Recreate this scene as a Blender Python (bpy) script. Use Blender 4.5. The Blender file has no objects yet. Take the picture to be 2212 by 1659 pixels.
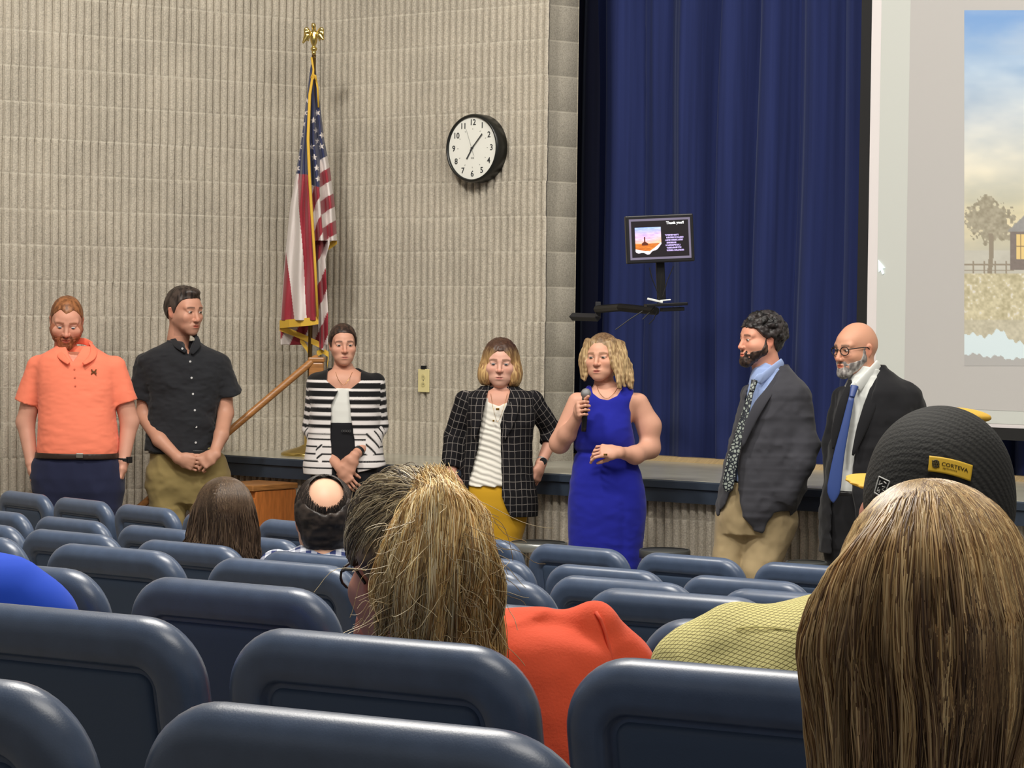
import bpy, math, random
import numpy as np
from mathutils import Vector, Matrix
PI = math.pi
# ---------------------------------------------------------------- camera
FPX = 5600.0; HC = 1.78
PT = math.atan(161.5/5600); RO = .0125
Fv = np.array([0, math.cos(PT), -math.sin(PT)]); R0 = np.array([1., 0, 0]); U0 = np.array([0, math.sin(PT), math.cos(PT)])
Rv = math.cos(RO)*R0+math.sin(RO)*U0; Uv = -math.sin(RO)*R0+math.cos(RO)*U0
CAM = np.array([0, 0, HC])
def ray(x, y): return Fv+Rv*(x-1106)/FPX-Uv*(y-829.5)/FPX
def atY(x, y, Y):
    d = ray(x, y); return CAM+d*Y/d[1]
def atZ(x, y, z):
    d = ray(x, y); return CAM+d*(z-HC)/d[2]
cd = bpy.data.cameras.new('camera'); cam = bpy.data.objects.new('camera', cd); bpy.context.collection.objects.link(cam)
cd.sensor_width = 36; cd.lens = FPX/2212*36; cd.clip_start = .05; cd.clip_end = 100
M = Matrix(((Rv[0], Uv[0], -Fv[0], 0), (Rv[1], Uv[1], -Fv[1], 0), (Rv[2], Uv[2], -Fv[2], HC), (0, 0, 0, 1)))
cam.matrix_world = M
sc = bpy.context.scene; sc.camera = cam
sc.view_settings.view_transform = 'Standard'; sc.view_settings.look = 'None'; sc.view_settings.gamma = 1
sc.view_settings.exposure = 0.0; sc.view_settings.use_curve_mapping = False
# ---------------------------------------------------------------- world and lamps
w = bpy.data.worlds.new('world'); sc.world = w; w.use_nodes = True
w.node_tree.nodes['Background'].inputs[0].default_value = (1.0, .98, .95, 1); w.node_tree.nodes['Background'].inputs[1].default_value = .26
def area(name, loc, tgt, sx, sy, power, col=(1, .955, .88)):
    l = bpy.data.lights.new(name, 'AREA'); l.shape = 'RECTANGLE'; l.size = sx; l.size_y = sy; l.energy = power; l.color = col
    o = bpy.data.objects.new(name, l); bpy.context.collection.objects.link(o)
    o.location = loc; o.rotation_euler = (Vector(tgt)-Vector(loc)).to_track_quat('-Z', 'Y').to_euler(); return o
area('ceiling_light', (-2.2, 10.2, 6.1), (-.6, 15.2, 1.6), .7, .7, 240)
area('ceiling_light', (1.2, 10.0, 6.2), (1.2, 13.5, .6), 3.4, 1.2, 200)
area('ceiling_light', (3.6, 8.6, 6.2), (2.6, 12.5, .6), 2.8, 1.2, 160)
area('ceiling_light', (-1.0, 6.2, 6.2), (-1.0, 6.8, 0), 2.4, 1.2, 360)
area('ceiling_light', (.6, 2.2, 5.6), (.4, 2.8, 0), 2.4, 1.6, 95)
# ---------------------------------------------------------------- helpers
def link(o, parent=None):
    bpy.context.collection.objects.link(o)
    if parent is not None: o.parent = parent
    return o
def me_obj(name, V, Fc, mat=None, parent=None, smooth=False, cols=None, attrs=None):
    me = bpy.data.meshes.new(name)
    V = np.asarray(V, dtype=np.float32)
    if isinstance(Fc, np.ndarray):
        n = len(Fc); k = Fc.shape[1]
        me.vertices.add(len(V)); me.vertices.foreach_set('co', V.ravel())
        me.loops.add(n*k); me.loops.foreach_set('vertex_index', Fc.astype(np.int32).ravel())
        me.polygons.add(n); me.polygons.foreach_set('loop_start', np.arange(0, n*k, k, dtype=np.int32))
        me.update(calc_edges=True)
    else:
        me.from_pydata([tuple(map(float, v)) for v in V], [], Fc)
    if smooth: me.shade_smooth()
    if cols is not None:
        a = me.color_attributes.new('Col', 'FLOAT_COLOR', 'POINT')
        c = np.ones((len(V), 4), dtype=np.float32); c[:, :3] = cols; a.data.foreach_set('color', c.ravel())
    if attrs:
        for kk, vv in attrs.items():
            a = me.attributes.new(kk, 'FLOAT', 'POINT'); a.data.foreach_set('value', np.asarray(vv, dtype=np.float32))
    if mat is not None: me.materials.append(mat)
    return link(bpy.data.objects.new(name, me), parent)
def tag(o, label=None, cat=None, group=None, kind=None):
    if label: o['label'] = label
    if cat: o['category'] = cat
    if group: o['group'] = group
    if kind: o['kind'] = kind
    return o
def empty(name, loc, label, cat, group=None, rz=0):
    o = bpy.data.objects.new(name, None); link(o); o.location = tuple(map(float, loc)); o.rotation_euler = (0, 0, rz)
    o.empty_display_size = .1
    return tag(o, label, cat, group)
def s2l(c):
    c = np.asarray(c, dtype=float)/255.
    return np.where(c <= .04045, c/12.92, ((c+.055)/1.055)**2.4)
MATS = {}
def mat(name, col=(200, 200, 200), rough=.6, metal=0, bump=None, var=None, attr=False, emit=None, spec=.5, sheen=0, coords='Object', sss=0):
    """col in sRGB; bump=(scale, strength, distance); var=(scale, amount, stretch)"""
    if name in MATS: return MATS[name]
    m = bpy.data.materials.new(name); m.use_nodes = True; nt = m.node_tree; N = nt.nodes; L = nt.links
    b = N['Principled BSDF']; c = s2l(col)
    b.inputs['Base Color'].default_value = (*c, 1); b.inputs['Roughness'].default_value = rough; b.inputs['Metallic'].default_value = metal
    b.inputs['Specular IOR Level'].default_value = spec
    if sheen: b.inputs['Sheen Weight'].default_value = sheen
    if sss: b.inputs['Subsurface Weight'].default_value = sss; b.inputs['Subsurface Radius'].default_value = (.012, .004, .002); b.inputs['Subsurface Scale'].default_value = 1
    tc = N.new('ShaderNodeTexCoord')
    src = None
    if attr:
        a = N.new('ShaderNodeAttribute'); a.attribute_name = 'Col'; src = a.outputs['Color']
    if var:
        sc_, am, st = var
        mp = N.new('ShaderNodeMapping'); mp.inputs['Scale'].default_value = st; L.new(tc.outputs[coords], mp.inputs[0])
        n = N.new('ShaderNodeTexNoise'); n.inputs['Scale'].default_value = sc_; n.inputs['Detail'].default_value = 5; L.new(mp.outputs[0], n.inputs['Vector'])
        mr = N.new('ShaderNodeMapRange'); mr.inputs['From Min'].default_value = .3; mr.inputs['From Max'].default_value = .7
        mr.inputs['To Min'].default_value = 1-am; mr.inputs['To Max'].default_value = 1+am; L.new(n.outputs['Fac'], mr.inputs['Value'])
        mx = N.new('ShaderNodeVectorMath'); mx.operation = 'SCALE'
        if src is None:
            rgb = N.new('ShaderNodeRGB'); rgb.outputs[0].default_value = (*c, 1); src = rgb.outputs[0]
        L.new(src, mx.inputs[0]); L.new(mr.outputs[0], mx.inputs['Scale']); src = mx.outputs[0]
    if src is not None: L.new(src, b.inputs['Base Color'])
    if bump:
        n = N.new('ShaderNodeTexNoise'); n.inputs['Scale'].default_value = bump[0]; n.inputs['Detail'].default_value = 6
        L.new(tc.outputs[coords], n.inputs['Vector'])
        bp = N.new('ShaderNodeBump'); bp.inputs['Strength'].default_value = bump[1]; bp.inputs['Distance'].default_value = bump[2]
        L.new(n.outputs['Fac'], bp.inputs['Height']); L.new(bp.outputs[0], b.inputs['Normal'])
    if emit is not None:
        if src is not None: L.new(src, b.inputs['Emission Color'])
        else: b.inputs['Emission Color'].default_value = (*c, 1)
        b.inputs['Emission Strength'].default_value = emit
    MATS[name] = m; return m
class MB:
    def __init__(s): s.v = []; s.f = []
    def add(s, V, Fc):
        k = len(s.v); s.v += [tuple(map(float, p)) for p in V]; s.f += [tuple(i+k for i in f) for f in Fc]; return s
    def box(s, c, d, X=None):
        c = np.array(c, float); d = np.array(d, float)/2; P = []
        for i in (-1, 1):
            for j in (-1, 1):
                for k in (-1, 1): P.append(np.array([i, j, k])*d)
        P = np.array(P)
        if X is not None: P = P@np.array(X).T
        return s.add(P+c, [(0, 1, 3, 2), (4, 6, 7, 5), (0, 4, 5, 1), (2, 3, 7, 6), (0, 2, 6, 4), (1, 5, 7, 3)])
    def tube(s, pts, r, n=10, cap=True, flat=1):
        pts = [np.array(p, float) for p in pts]; r = [r]*len(pts) if np.isscalar(r) else r
        V = []; up = np.array([0, 0, 1.]); k0 = None
        for i, p in enumerate(pts):
            t = pts[min(i+1, len(pts)-1)]-pts[max(i-1, 0)]; t /= np.linalg.norm(t)+1e-9
            if k0 is None:
                a = np.cross(t, up)
                if np.linalg.norm(a) < .1: a = np.cross(t, (0, 1., 0))
            else: a = k0-t*(k0@t)
            a /= np.linalg.norm(a); k0 = a; b_ = np.cross(t, a)
            for j in range(n):
                q = 2*PI*j/n; V.append(p+r[i]*(math.cos(q)*a+math.sin(q)*b_*flat))
        Fc = [(i*n+j, i*n+(j+1) % n, (i+1)*n+(j+1) % n, (i+1)*n+j) for i in range(len(pts)-1) for j in range(n)]
        if cap: Fc += [tuple(range(n))[::-1], tuple((len(pts)-1)*n+j for j in range(n))]
        return s.add(V, Fc)
    def lathe(s, prof, c=(0, 0, 0), n=32, X=None):
        V = []
        for r, z in prof:
            for j in range(n):
                q = 2*PI*j/n; V.append((r*math.cos(q), r*math.sin(q), z))
        V = np.array(V)
        if X is not None: V = V@np.array(X).T
        Fc = [(i*n+j, i*n+(j+1) % n, (i+1)*n+(j+1) % n, (i+1)*n+j) for i in range(len(prof)-1) for j in range(n)]
        return s.add(V+np.array(c), Fc)
    def build(s, name, m, parent=None, smooth=False, bevel=0, auto=False):
        o = me_obj(name, s.v, s.f, m, parent, smooth)
        if bevel:
            b = o.modifiers.new('b', 'BEVEL'); b.width = bevel; b.segments = 2; b.limit_method = 'ANGLE'
        return o
def rng(seed): return np.random.RandomState(seed)
def vnoise(P, scale, seed=0, octs=3):
    """value noise on points (N,3)"""
    out = np.zeros(len(P)); amp = 1.; tot = 0
    for o in range(octs):
        T = rng(seed+o*17).rand(32, 32, 32)
        q = P*scale*(2**o)+7.3; i = np.floor(q).astype(int); f = q-i; f = f*f*(3-2*f); i &= 31; j = (i+1) & 31
        def g(a, b, c): return T[a, b, c]
        x0, y0, z0 = i.T; x1, y1, z1 = j.T; fx, fy, fz = f.T
        c = ((g(x0, y0, z0)*(1-fx)+g(x1, y0, z0)*fx)*(1-fy)+(g(x0, y1, z0)*(1-fx)+g(x1, y1, z0)*fx)*fy)*(1-fz) + \
            ((g(x0, y0, z1)*(1-fx)+g(x1, y0, z1)*fx)*(1-fy)+(g(x0, y1, z1)*(1-fx)+g(x1, y1, z1)*fx)*fy)*fz
        out += amp*c; tot += amp; amp *= .5
    return out/tot*2-1
def grid_faces(nu, nv):
    i, j = np.meshgrid(np.arange(nu-1), np.arange(nv-1), indexing='ij'); a = (i*nv+j).ravel()
    return np.stack([a, a+nv, a+nv+1, a+1], 1)
# ================================================================ the room
ST = .90                                   # stage height
dF = np.array([.777, -.629]); dF /= np.linalg.norm(dF); nF = np.array([-dF[1]*-1*-1, 0])
nF = np.array([-.629, -.777]); nF /= np.linalg.norm(nF)      # towards the seats
corner = np.array([-1.19, 16.02])
aL = math.radians(37); dL = np.array([-math.cos(aL), -math.sin(aL)]); nL = np.array([math.sin(aL), -math.cos(aL)])
RIB = .0508; CO = .2032; Z0C = .081
m_block = bpy.data.materials.new('split_ribbed_block'); m_block.use_nodes = True
def block_mat(m, base, mort, smooth=False):
    nt = m.node_tree; N = nt.nodes; L = nt.links; b = N['Principled BSDF']; b.inputs['Roughness'].default_value = .9
    b.inputs['Specular IOR Level'].default_value = .2
    tc = N.new('ShaderNodeTexCoord'); sx = N.new('ShaderNodeSeparateXYZ'); L.new(tc.outputs['Object'], sx.inputs[0])
    def mth(op, a, c=None, v=None):
        n = N.new('ShaderNodeMath'); n.operation = op; L.new(a, n.inputs[0])
        if c is not None: n.inputs[1].default_value = c
        if v is not None: L.new(v, n.inputs[1])
        return n.outputs[0]
    nz = N.new('ShaderNodeTexNoise'); nz.inputs['Scale'].default_value = 60; nz.inputs['Detail'].default_value = 4; L.new(tc.outputs['Object'], nz.inputs['Vector'])
    z = mth('ADD', sx.outputs['Z'], -Z0C); z = mth('ADD', z, v=mth('MULTIPLY', mth('SUBTRACT', nz.outputs['Fac'], .5), .006))
    z = mth('MODULO', mth('ADD', mth('DIVIDE', z, CO), 20.5), 1.0); z = mth('ABSOLUTE', mth('SUBTRACT', z, .5))
    isj = mth('LESS_THAN', z, .022)
    if smooth:
        pass
    big = N.new('ShaderNodeTexNoise'); big.inputs['Scale'].default_value = 3.2; big.inputs['Detail'].default_value = 3; L.new(tc.outputs['Object'], big.inputs['Vector'])
    fine = N.new('ShaderNodeTexNoise'); fine.inputs['Scale'].default_value = 130; fine.inputs['Detail'].default_value = 3; L.new(tc.outputs['Object'], fine.inputs['Vector'])
    f = mth('ADD', mth('MULTIPLY', big.outputs['Fac'], .3), v=mth('MULTIPLY', fine.outputs['Fac'], .7))
    cr = N.new('ShaderNodeValToRGB'); L.new(f, cr.inputs[0]); cr.color_ramp.elements[0].position = .36; cr.color_ramp.elements[1].position = .62
    c0 = s2l(np.array(base)*.88); c1 = s2l(np.array(base)*1.06)
    cr.color_ramp.elements[0].color = (*c0, 1); cr.color_ramp.elements[1].color = (*c1, 1)
    mx = N.new('ShaderNodeMix'); mx.data_type = 'RGBA'; L.new(isj, mx.inputs[0]); L.new(cr.outputs[0], mx.inputs[6]); mx.inputs[7].default_value = (*s2l(mort), 1)
    L.new(mx.outputs[2], b.inputs['Base Color'])
    vo = N.new('ShaderNodeTexNoise'); vo.inputs['Scale'].default_value = 85; vo.inputs['Detail'].default_value = 6; vo.inputs['Roughness'].default_value = .7; L.new(tc.outputs['Object'], vo.inputs['Vector'])
    bp = N.new('ShaderNodeBump'); bp.inputs['Strength'].default_value = .25 if smooth else .9; bp.inputs['Distance'].default_value = .004 if smooth else .008
    L.new(vo.outputs['Fac'], bp.inputs['Height']); L.new(bp.outputs[0], b.inputs['Normal'])
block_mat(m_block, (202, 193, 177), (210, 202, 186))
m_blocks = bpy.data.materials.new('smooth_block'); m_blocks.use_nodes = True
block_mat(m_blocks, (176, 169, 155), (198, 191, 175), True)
def ribbed_wall(name, p0, d, n, length, z0, z1, rib0=0., depth=.022, seed=1, groove=.30, curve=None):
    """height field of split ribs laid course by course"""
    nr = int(length/RIB)+1
    prof = [(0, -depth), (groove*.88, -depth), (groove, -.001), (groove+.10, .003), (.72, .004), (.94, .002), (.999, -.001)]
    us = []; hs = []; ribid = []
    for r in range(nr):
        for (u, h) in prof: us.append((r+u)*RIB+rib0); hs.append(h); ribid.append(r)
    us = np.array(us); hs = np.array(hs); ribid = np.array(ribid)
    zs = [z0]; k = math.ceil((z0-Z0C)/CO)
    while Z0C+k*CO < z1:
        zj = Z0C+k*CO; zs += [zj-.008, zj-.004, zj+.004, zj+.008] + [zj+t*CO for t in np.linspace(.12, .88, 8)]; k += 1
    zs = np.array(sorted(z for z in zs if z0 <= z <= z1)+[z1]); U, Zz = np.meshgrid(us, zs, indexing='ij'); H = np.repeat(hs[:, None], len(zs), 1)
    course = np.floor((zs-Z0C)/CO).astype(int)
    joint = np.abs(((zs-Z0C)/CO+.5) % 1-.5)*CO < .0045
    rs = rng(seed)
    off = rs.randn(nr+1, 64)*.0008; H = H+np.where(H > -.01, off[ribid][:, np.clip(course, 0, 63)], 0)
    sh = rs.randn(64, 60)*.0016
    blk = (ribid[:, None]+4*(course[None, :] % 2))//8
    U = U+sh[np.clip(course, 0, 63)[None, :], blk]
    Pn = np.stack([U.ravel()*1, Zz.ravel(), U.ravel()*0+seed], 1); nz = vnoise(Pn, 38, seed, 2).reshape(U.shape)
    H = H+np.where(H > -.012, nz*.0036, nz*.001)
    H = np.where(joint[None, :] & (H > -.012), H*.3, H)
    if curve is None:
        XY = np.array(p0)[:, None, None]+np.array(d)[:, None, None]*U[None]+np.array(n)[:, None, None]*H[None]
    else:
        c_, t_ = curve(U); XY = c_+t_*H[None]
    V = np.stack([XY[0].ravel(), XY[1].ravel(), Zz.ravel()], 1)
    o = me_obj(name, V, grid_faces(len(us), len(zs)), m_block); tag(o, kind='structure'); return o
wl = ribbed_wall('wall_left', corner, dL, nL, 7.2, 0, 6.3, seed=3, groove=.31, depth=.055)
wl['label'] = 'ribbed beige block side wall behind the men on the left'
wf = ribbed_wall('wall_front', corner-dF*.06, dF, nF, 1.79, ST, 6.3, seed=9, groove=.38, depth=.052)
wf['label'] = 'ribbed beige block wall with the clock'
# smooth block pier: return face and its back body
pc = corner+dF*1.70+nF*.006
rd = np.array([math.cos(aL), math.sin(aL)])
q = MB(); q2 = pc+rd*.30; back = q2-dF*.05
V = [(*pc, ST), (*q2, ST), (*q2, 6.3), (*pc, 6.3)]
# courses with raked joints
zs = [ST]; k = math.ceil((ST-Z0C)/CO)
while Z0C+k*CO < 6.3: zj = Z0C+k*CO; zs += [zj-.005, zj-.003, zj+.003, zj+.005]; k += 1
zs = np.array(zs+[6.3]); us = np.array([0, .05, .0745, .0765, .0795, .0815, .16, .285, .30])
U, Zz = np.meshgrid(us, zs, indexing='ij'); co_ = np.floor((Zz-Z0C)/CO)
H = np.where(np.abs(((Zz-Z0C)/CO+.5) % 1-.5)*CO < .004, -.0012, 0.)
H = np.where((np.abs(U-.078) < .002) & (co_ % 2 == 0), -.0012, H)
H = H+np.where(U > .295, -.012, 0)+0
nr_ = np.array([rd[1], -rd[0]])
XY = pc[:, None, None]+rd[:, None, None]*U+nr_[:, None, None]*H
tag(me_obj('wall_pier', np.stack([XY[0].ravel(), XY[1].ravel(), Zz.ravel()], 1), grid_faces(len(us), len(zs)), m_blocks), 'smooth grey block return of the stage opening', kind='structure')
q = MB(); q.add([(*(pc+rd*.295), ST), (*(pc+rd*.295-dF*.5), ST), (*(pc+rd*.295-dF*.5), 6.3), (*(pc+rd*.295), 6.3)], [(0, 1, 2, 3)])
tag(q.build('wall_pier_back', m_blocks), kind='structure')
# ---------------------------------------------------------------- stage
se = [(-1.95, 15.50), (-1.65, 15.23), (-1.195, 14.90), (-.5, 14.40), (.166, 13.94), (.62, 13.65), (1.097, 13.34), (1.495, 12.98), (2.1, 12.5), (2.9, 11.85), (4.2, 10.8)]
se = np.array(se)
def smooth_poly(P, n=120):
    t = np.concatenate([[0], np.cumsum(np.linalg.norm(np.diff(P, axis=0), axis=1))]); T = np.linspace(0, t[-1], n)
    c = [np.polyfit(t, P[:, i], 4) for i in range(2)]
    return np.stack([np.polyval(c[0], T), np.polyval(c[1], T)], 1), T
SE, STt = smooth_poly(se)
tn = np.gradient(SE, axis=0); tn /= np.linalg.norm(tn, axis=1)[:, None]; no = np.stack([tn[:, 1], -tn[:, 0]], 1)   # towards the seats
def sdf_edgeY(x): return np.interp(x, SE[:, 0], SE[:, 1])
m_stage = mat('stage_tile', (176, 174, 160), .2, bump=(14, .06, .004), var=(6, .08, (1, 1, 1)), spec=.6)
nt = m_stage.node_tree
def strip(name, rows, m, label=None):
    V = []; n = len(rows[0][0])
    for (xy, z) in rows: V += [(p[0], p[1], z) for p in xy]
    Fc = [(r*n+i, r*n+i+1, (r+1)*n+i+1, (r+1)*n+i) for r in range(len(rows)-1) for i in range(n-1)]
    o = me_obj(name, V, Fc, m); tag(o, label, kind='structure'); return o
far = SE+np.array([2.6, 5.2])
strip('floor_stage', [(SE-no*.02, ST), (SE-no*.3, ST), (SE*.5+far*.5, ST), (far, ST)], m_stage, 'glossy pale stage floor')
m_navy = mat('navy_trim_paint', (44, 54, 68), .45, var=(9, .12, (1, 1, 1)), bump=(30, .1, .002))
strip('trim_1', [(SE-no*.06, ST+.001), (SE+no*.010, ST+.001), (SE+no*.018, ST-.006), (SE+no*.018, ST-.040), (SE+no*.006, ST-.046), (SE+no*.006, ST-.115), (SE-no*.05, ST-.118)], m_navy, 'dark blue nosing along the stage edge')
strip('trim_2', [(SE-no*.06, ST+.0025), (SE+no*.004, ST+.0025), (SE+no*.012, ST-.004)], m_stage, 'pale worn lip on top of the stage edge')
def scurve(U):
    u = np.clip(U, 0, STt[-1]); x = np.interp(u, STt, SE[:, 0]); y = np.interp(u, STt, SE[:, 1]); nx = np.interp(u, STt, no[:, 0]); ny = np.interp(u, STt, no[:, 1])
    return np.stack([x-nx*.05, y-ny*.05]), np.stack([nx, ny])
ribbed_wall('wall_stage_riser', None, None, None, STt[-1]-.1, 0, ST-.10, seed=21, groove=.34, depth=.03, curve=scurve)['label'] = 'ribbed block riser under the stage edge'
# dark wall behind the curtain and beyond
m_dark = mat('dark_backstage_paint', (22, 23, 28), .9)
cb = np.array([.9, 15.49])
q = MB(); a = cb-dF*4+np.array([.7, 1.0])*1.2; b = cb+dF*5+np.array([.7, 1.0])*1.2
q.add([(*a, ST), (*b, ST), (*b, 6.3), (*a, 6.3)], [(0, 1, 2, 3)]); tag(q.build('wall_backstage', m_dark), kind='structure')
# ---------------------------------------------------------------- curtains
def curtain(name, p0, d, n, length, z0, z1, freq, amp, seed, m, res=.008, flare=.0):
    us = np.arange(0, length, res); rs = rng(seed)
    zs = np.linspace(z0, z1, 40)
    cuts = [0]
    while cuts[-1] < length+1: cuts.append(cuts[-1]+freq*(.55+.9*rs.rand()))
    cuts = np.array(cuts); idx = np.searchsorted(cuts, us, side='right')-1; f = (us-cuts[idx])/(cuts[idx+1]-cuts[idx])
    A = amp*(.6+.8*rs.rand(len(cuts)))[idx]*np.clip((cuts[idx+1]-cuts[idx])/freq, .5, 1.4)
    prof = A*(np.sin(f*PI)**1.15-.35)*1.5+.014*np.sin(us*31+seed)+.004*np.sin(us*73)
    ph = rs.rand()*6
    U, Zz = np.meshgrid(us, zs, indexing='ij')
    lean = .02*np.sin(Zz*.8+U*2.3+ph)+.012*np.sin(Zz*1.9+U*5+ph)
    H = np.interp((U+lean*1.0).ravel(), us, prof).reshape(U.shape)*(1+.08*np.sin(Zz*1.3+U*4))
    UU = U+lean*.3
    XY = np.array(p0)[:, None, None]+np.array(d)[:, None, None]*UU+np.array(n)[:, None, None]*H
    V = np.stack([XY[0].ravel(), XY[1].ravel(), Zz.ravel()], 1)
    return me_obj(name, V, grid_faces(len(us), len(zs)), m, smooth=True)
def velvet(name, col, sheen):
    m = mat(name, col, .85, var=(9, .22, (3, 3, .05)), bump=(300, .12, .001), sheen=sheen, spec=.15)
    m.node_tree.nodes['Principled BSDF'].inputs['Sheen Tint'].default_value = (.55, .65, 1, 1)
    m.node_tree.nodes['Principled BSDF'].inputs['Sheen Roughness'].default_value = .45
    return m
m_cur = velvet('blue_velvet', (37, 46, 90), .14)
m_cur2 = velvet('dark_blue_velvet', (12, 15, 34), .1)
p_ = cb-dF*.62+nF*.08
c1 = curtain('stage_curtain', p_, dF, nF, 5.4, ST+.02, 6.2, .25, .10, 5, m_cur)
tag(c1, 'tall royal blue velvet stage curtain hanging in folds behind the screen', 'curtain')
pl = pc+rd*.33
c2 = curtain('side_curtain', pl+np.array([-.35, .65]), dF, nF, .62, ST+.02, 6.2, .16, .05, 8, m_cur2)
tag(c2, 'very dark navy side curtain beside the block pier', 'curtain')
m_wood = mat('stage_wood', (176, 152, 112), .4, var=(20, .15, (1, 8, 1)))
q = MB(); a = p_+nF*.16; b = a+dF*5.3
q.add([(*a, ST), (*b, ST), (*(b-nF*.02), ST+.028), (*(a-nF*.02), ST+.028), (*(a-nF*.09), ST+.028), (*(b-nF*.09), ST+.028)], [(0, 1, 2, 3), (3, 2, 5, 4)])
tag(q.build('trim_3', m_wood), 'tan wooden threshold below the curtain', kind='structure')
# ---------------------------------------------------------------- auditorium floor
Q = np.array([11.42424, 24.1205]); RC = 24.36484
ROWS = dict(G=(-.34, 1.397), F=(.584, 1.349), E=(1.559, 1.276), D=(2.783, 1.167), C=(3.952, 1.047), B=(5.119, .939), A=(6.222, .881))
SEATH = .845
dk = [-4, -.259, .584, 1.559, 2.783, 3.952, 5.119, 6.222, 7.2, 30]; zk = [.62, 1.397-SEATH, 1.349-SEATH, 1.276-SEATH, 1.167-SEATH, 1.047-SEATH, .939-SEATH, .881-SEATH, 0, 0]
def floorz(x, y):
    d = RC-np.hypot(np.asarray(x)-Q[0], np.asarray(y)-Q[1]); return np.interp(d-.1, dk, zk)
xs = np.linspace(-9, 9, 120); ys = np.linspace(-4, 17.5, 160); X, Y = np.meshgrid(xs, ys, indexing='ij')
m_floor = mat('sealed_concrete', (118, 112, 102), .35, var=(2.5, .1, (1, 1, 1)), bump=(8, .05, .005))
tag(me_obj('floor', np.stack([X.ravel(), Y.ravel(), floorz(X, Y).ravel()-.001], 1), grid_faces(120, 160), m_floor, smooth=True), kind='structure')
m_ceil = mat('ceiling_paint', (190, 186, 176), .9)
q = MB(); q.add([(-9, -4, 6.3), (9, -4, 6.3), (9, 19, 6.3), (-9, 19, 6.3)], [(0, 3, 2, 1)]); tag(q.build('ceiling', m_ceil), kind='structure')
# ================================================================ auditorium seats
m_seat = mat('blue_grey_plastic', (76, 91, 116), .36, var=(26, .10, (1, 1, 1)), bump=(420, .16, .0012), spec=.5)
m_seat.node_tree.nodes['Principled BSDF'].inputs['Coat Weight'].default_value = .35; m_seat.node_tree.nodes['Principled BSDF'].inputs['Coat Roughness'].default_value = .3
m_seatp = mat('blue_grey_panel', (70, 86, 110), .5, bump=(420, .2, .0012), spec=.4)
m_steel = mat('dark_steel', (40, 42, 46), .5, metal=.6)
SW, SH_, SR, STK = .476, .50, .098, .058
def rrect(i, n=12, w=SW, h=SH_, R=SR, rb=.05):
    """rounded rectangle inset by i; origin = top centre"""
    w2 = w/2-i; top = -i; bot = -h+i; R1 = max(R-i, .012); R2 = max(rb-i, .008); P = []
    for (cx, cz, a0, R_) in ((w2-R1, top-R1, PI/2, R1), (w2-R2, bot+R2, 0, R2), (-w2+R2, bot+R2, -PI/2, R2), (-w2+R1, top-R1, PI, R1)):
        for k in range(n):
            a = a0-PI/2*k/(n-1); P.append((cx+R_*math.cos(a), cz+R_*math.sin(a)))
    return P
def fixn(o):
    import bmesh
    b = bmesh.new(); b.from_mesh(o.data); bmesh.ops.recalc_face_normals(b, faces=b.faces)
    for f in b.faces:
        if len(f.verts) > 4: f.smooth = False
    b.to_mesh(o.data); b.free(); return o
def seat_master():
    rt = bpy.data.objects.new('auditorium_seat', None); link(rt)
    t = .20; ct, st_ = math.cos(t), math.sin(t)
    def place(x, y, z):      # back leans towards the camera at its top
        return (x, y*ct+z*(-st_)*-1*-1, z*ct) if False else (x, y*ct-z*st_*1.0 if False else y*ct+(-z)*st_*1.0, z*ct+y*st_)
    def shell(rings, closef, closeb):
        V = []; n = len(rrect(0))
        for (i, y) in rings:
            for (x, z) in rrect(i): V.append(place(x, y, z))
        Fc = [(r*n+k, r*n+(k+1) % n, (r+1)*n+(k+1) % n, (r+1)*n+k) for r in range(len(rings)-1) for k in range(n)]
        if closef: Fc.append(tuple(range(n)))
        if closeb: Fc.append(tuple((len(rings)-1)*n+k for k in range(n))[::-1])
        return V, Fc
    r = .031; rings = [(.03, STK), (.016, STK-.002), (.005, STK-.010), (0, STK-.022)]
    for k in range(7):
        a = PI/2*k/6; rings.append((r*(1-math.cos(a)), r*(1-math.sin(a))))
    rings += [(.046, -.001), (.060, -.001), (.064, .002), (.067, .011), (.074, .012), (.078, .010)]
    V, Fc = shell(rings, True, True)
    V = [(x, y, z+SEATH) for x, y, z in V]
    fixn(me_obj('backrest', V, Fc, m_seat, rt, smooth=True))
    V, Fc = shell([(.076, .011), (.078, .006), (.084, .0035), (.10, .003), (.12, .003)], False, True); V = [(x, y, z+SEATH) for x, y, z in V]
    fixn(me_obj('back_panel', V, Fc, m_seatp, rt, smooth=True))
    # seat pan (folded down), brackets and standards
    zb = 0.
    q = MB(); n = 10
    P = [(.06, zb+.44), (.16, zb+.445), (.50, zb+.455), (.53, zb+.44), (.53, zb+.41), (.48, zb+.385), (.08, zb+.37)]
    m_ = len(P); V = [(s*.225, y+.09, z) for s in (-1, 1) for (y, z) in P]
    q.add(V, [tuple(range(m_)), tuple(range(2*m_-1, m_-1, -1))]+[(k, k+m_, (k+1) % m_+m_, (k+1) % m_) for k in range(m_)]); q.build('seat_pan', m_seat, rt, bevel=.012)
    for s in (-1, 1):
        q = MB(); x = s*.245
        q.add([(x+e*.018, y, z) for e in (-1, 1) for (y, z) in ((.14, zb+.02), (.24, zb+.02), (.19, zb+.45), (.11, zb+.62), (.07, zb+.62), (.11, zb+.42))], [tuple(range(6)), tuple(range(11, 5, -1))]+[(k, k+6, (k+1) % 6+6, (k+1) % 6) for k in range(6)])
        q.box((x, .20, zb+.011), (.07, .24, .02)); q.build('leg', m_steel, rt, bevel=.004)
    return rt
seat0 = seat_master(); first_seat = [True]
def dup(root):
    r = root.copy(); link(r)
    for ch in root.children:
        c = ch.copy(); link(c); c.parent = r; c.matrix_parent_inverse = ch.matrix_parent_inverse
    return r
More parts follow.
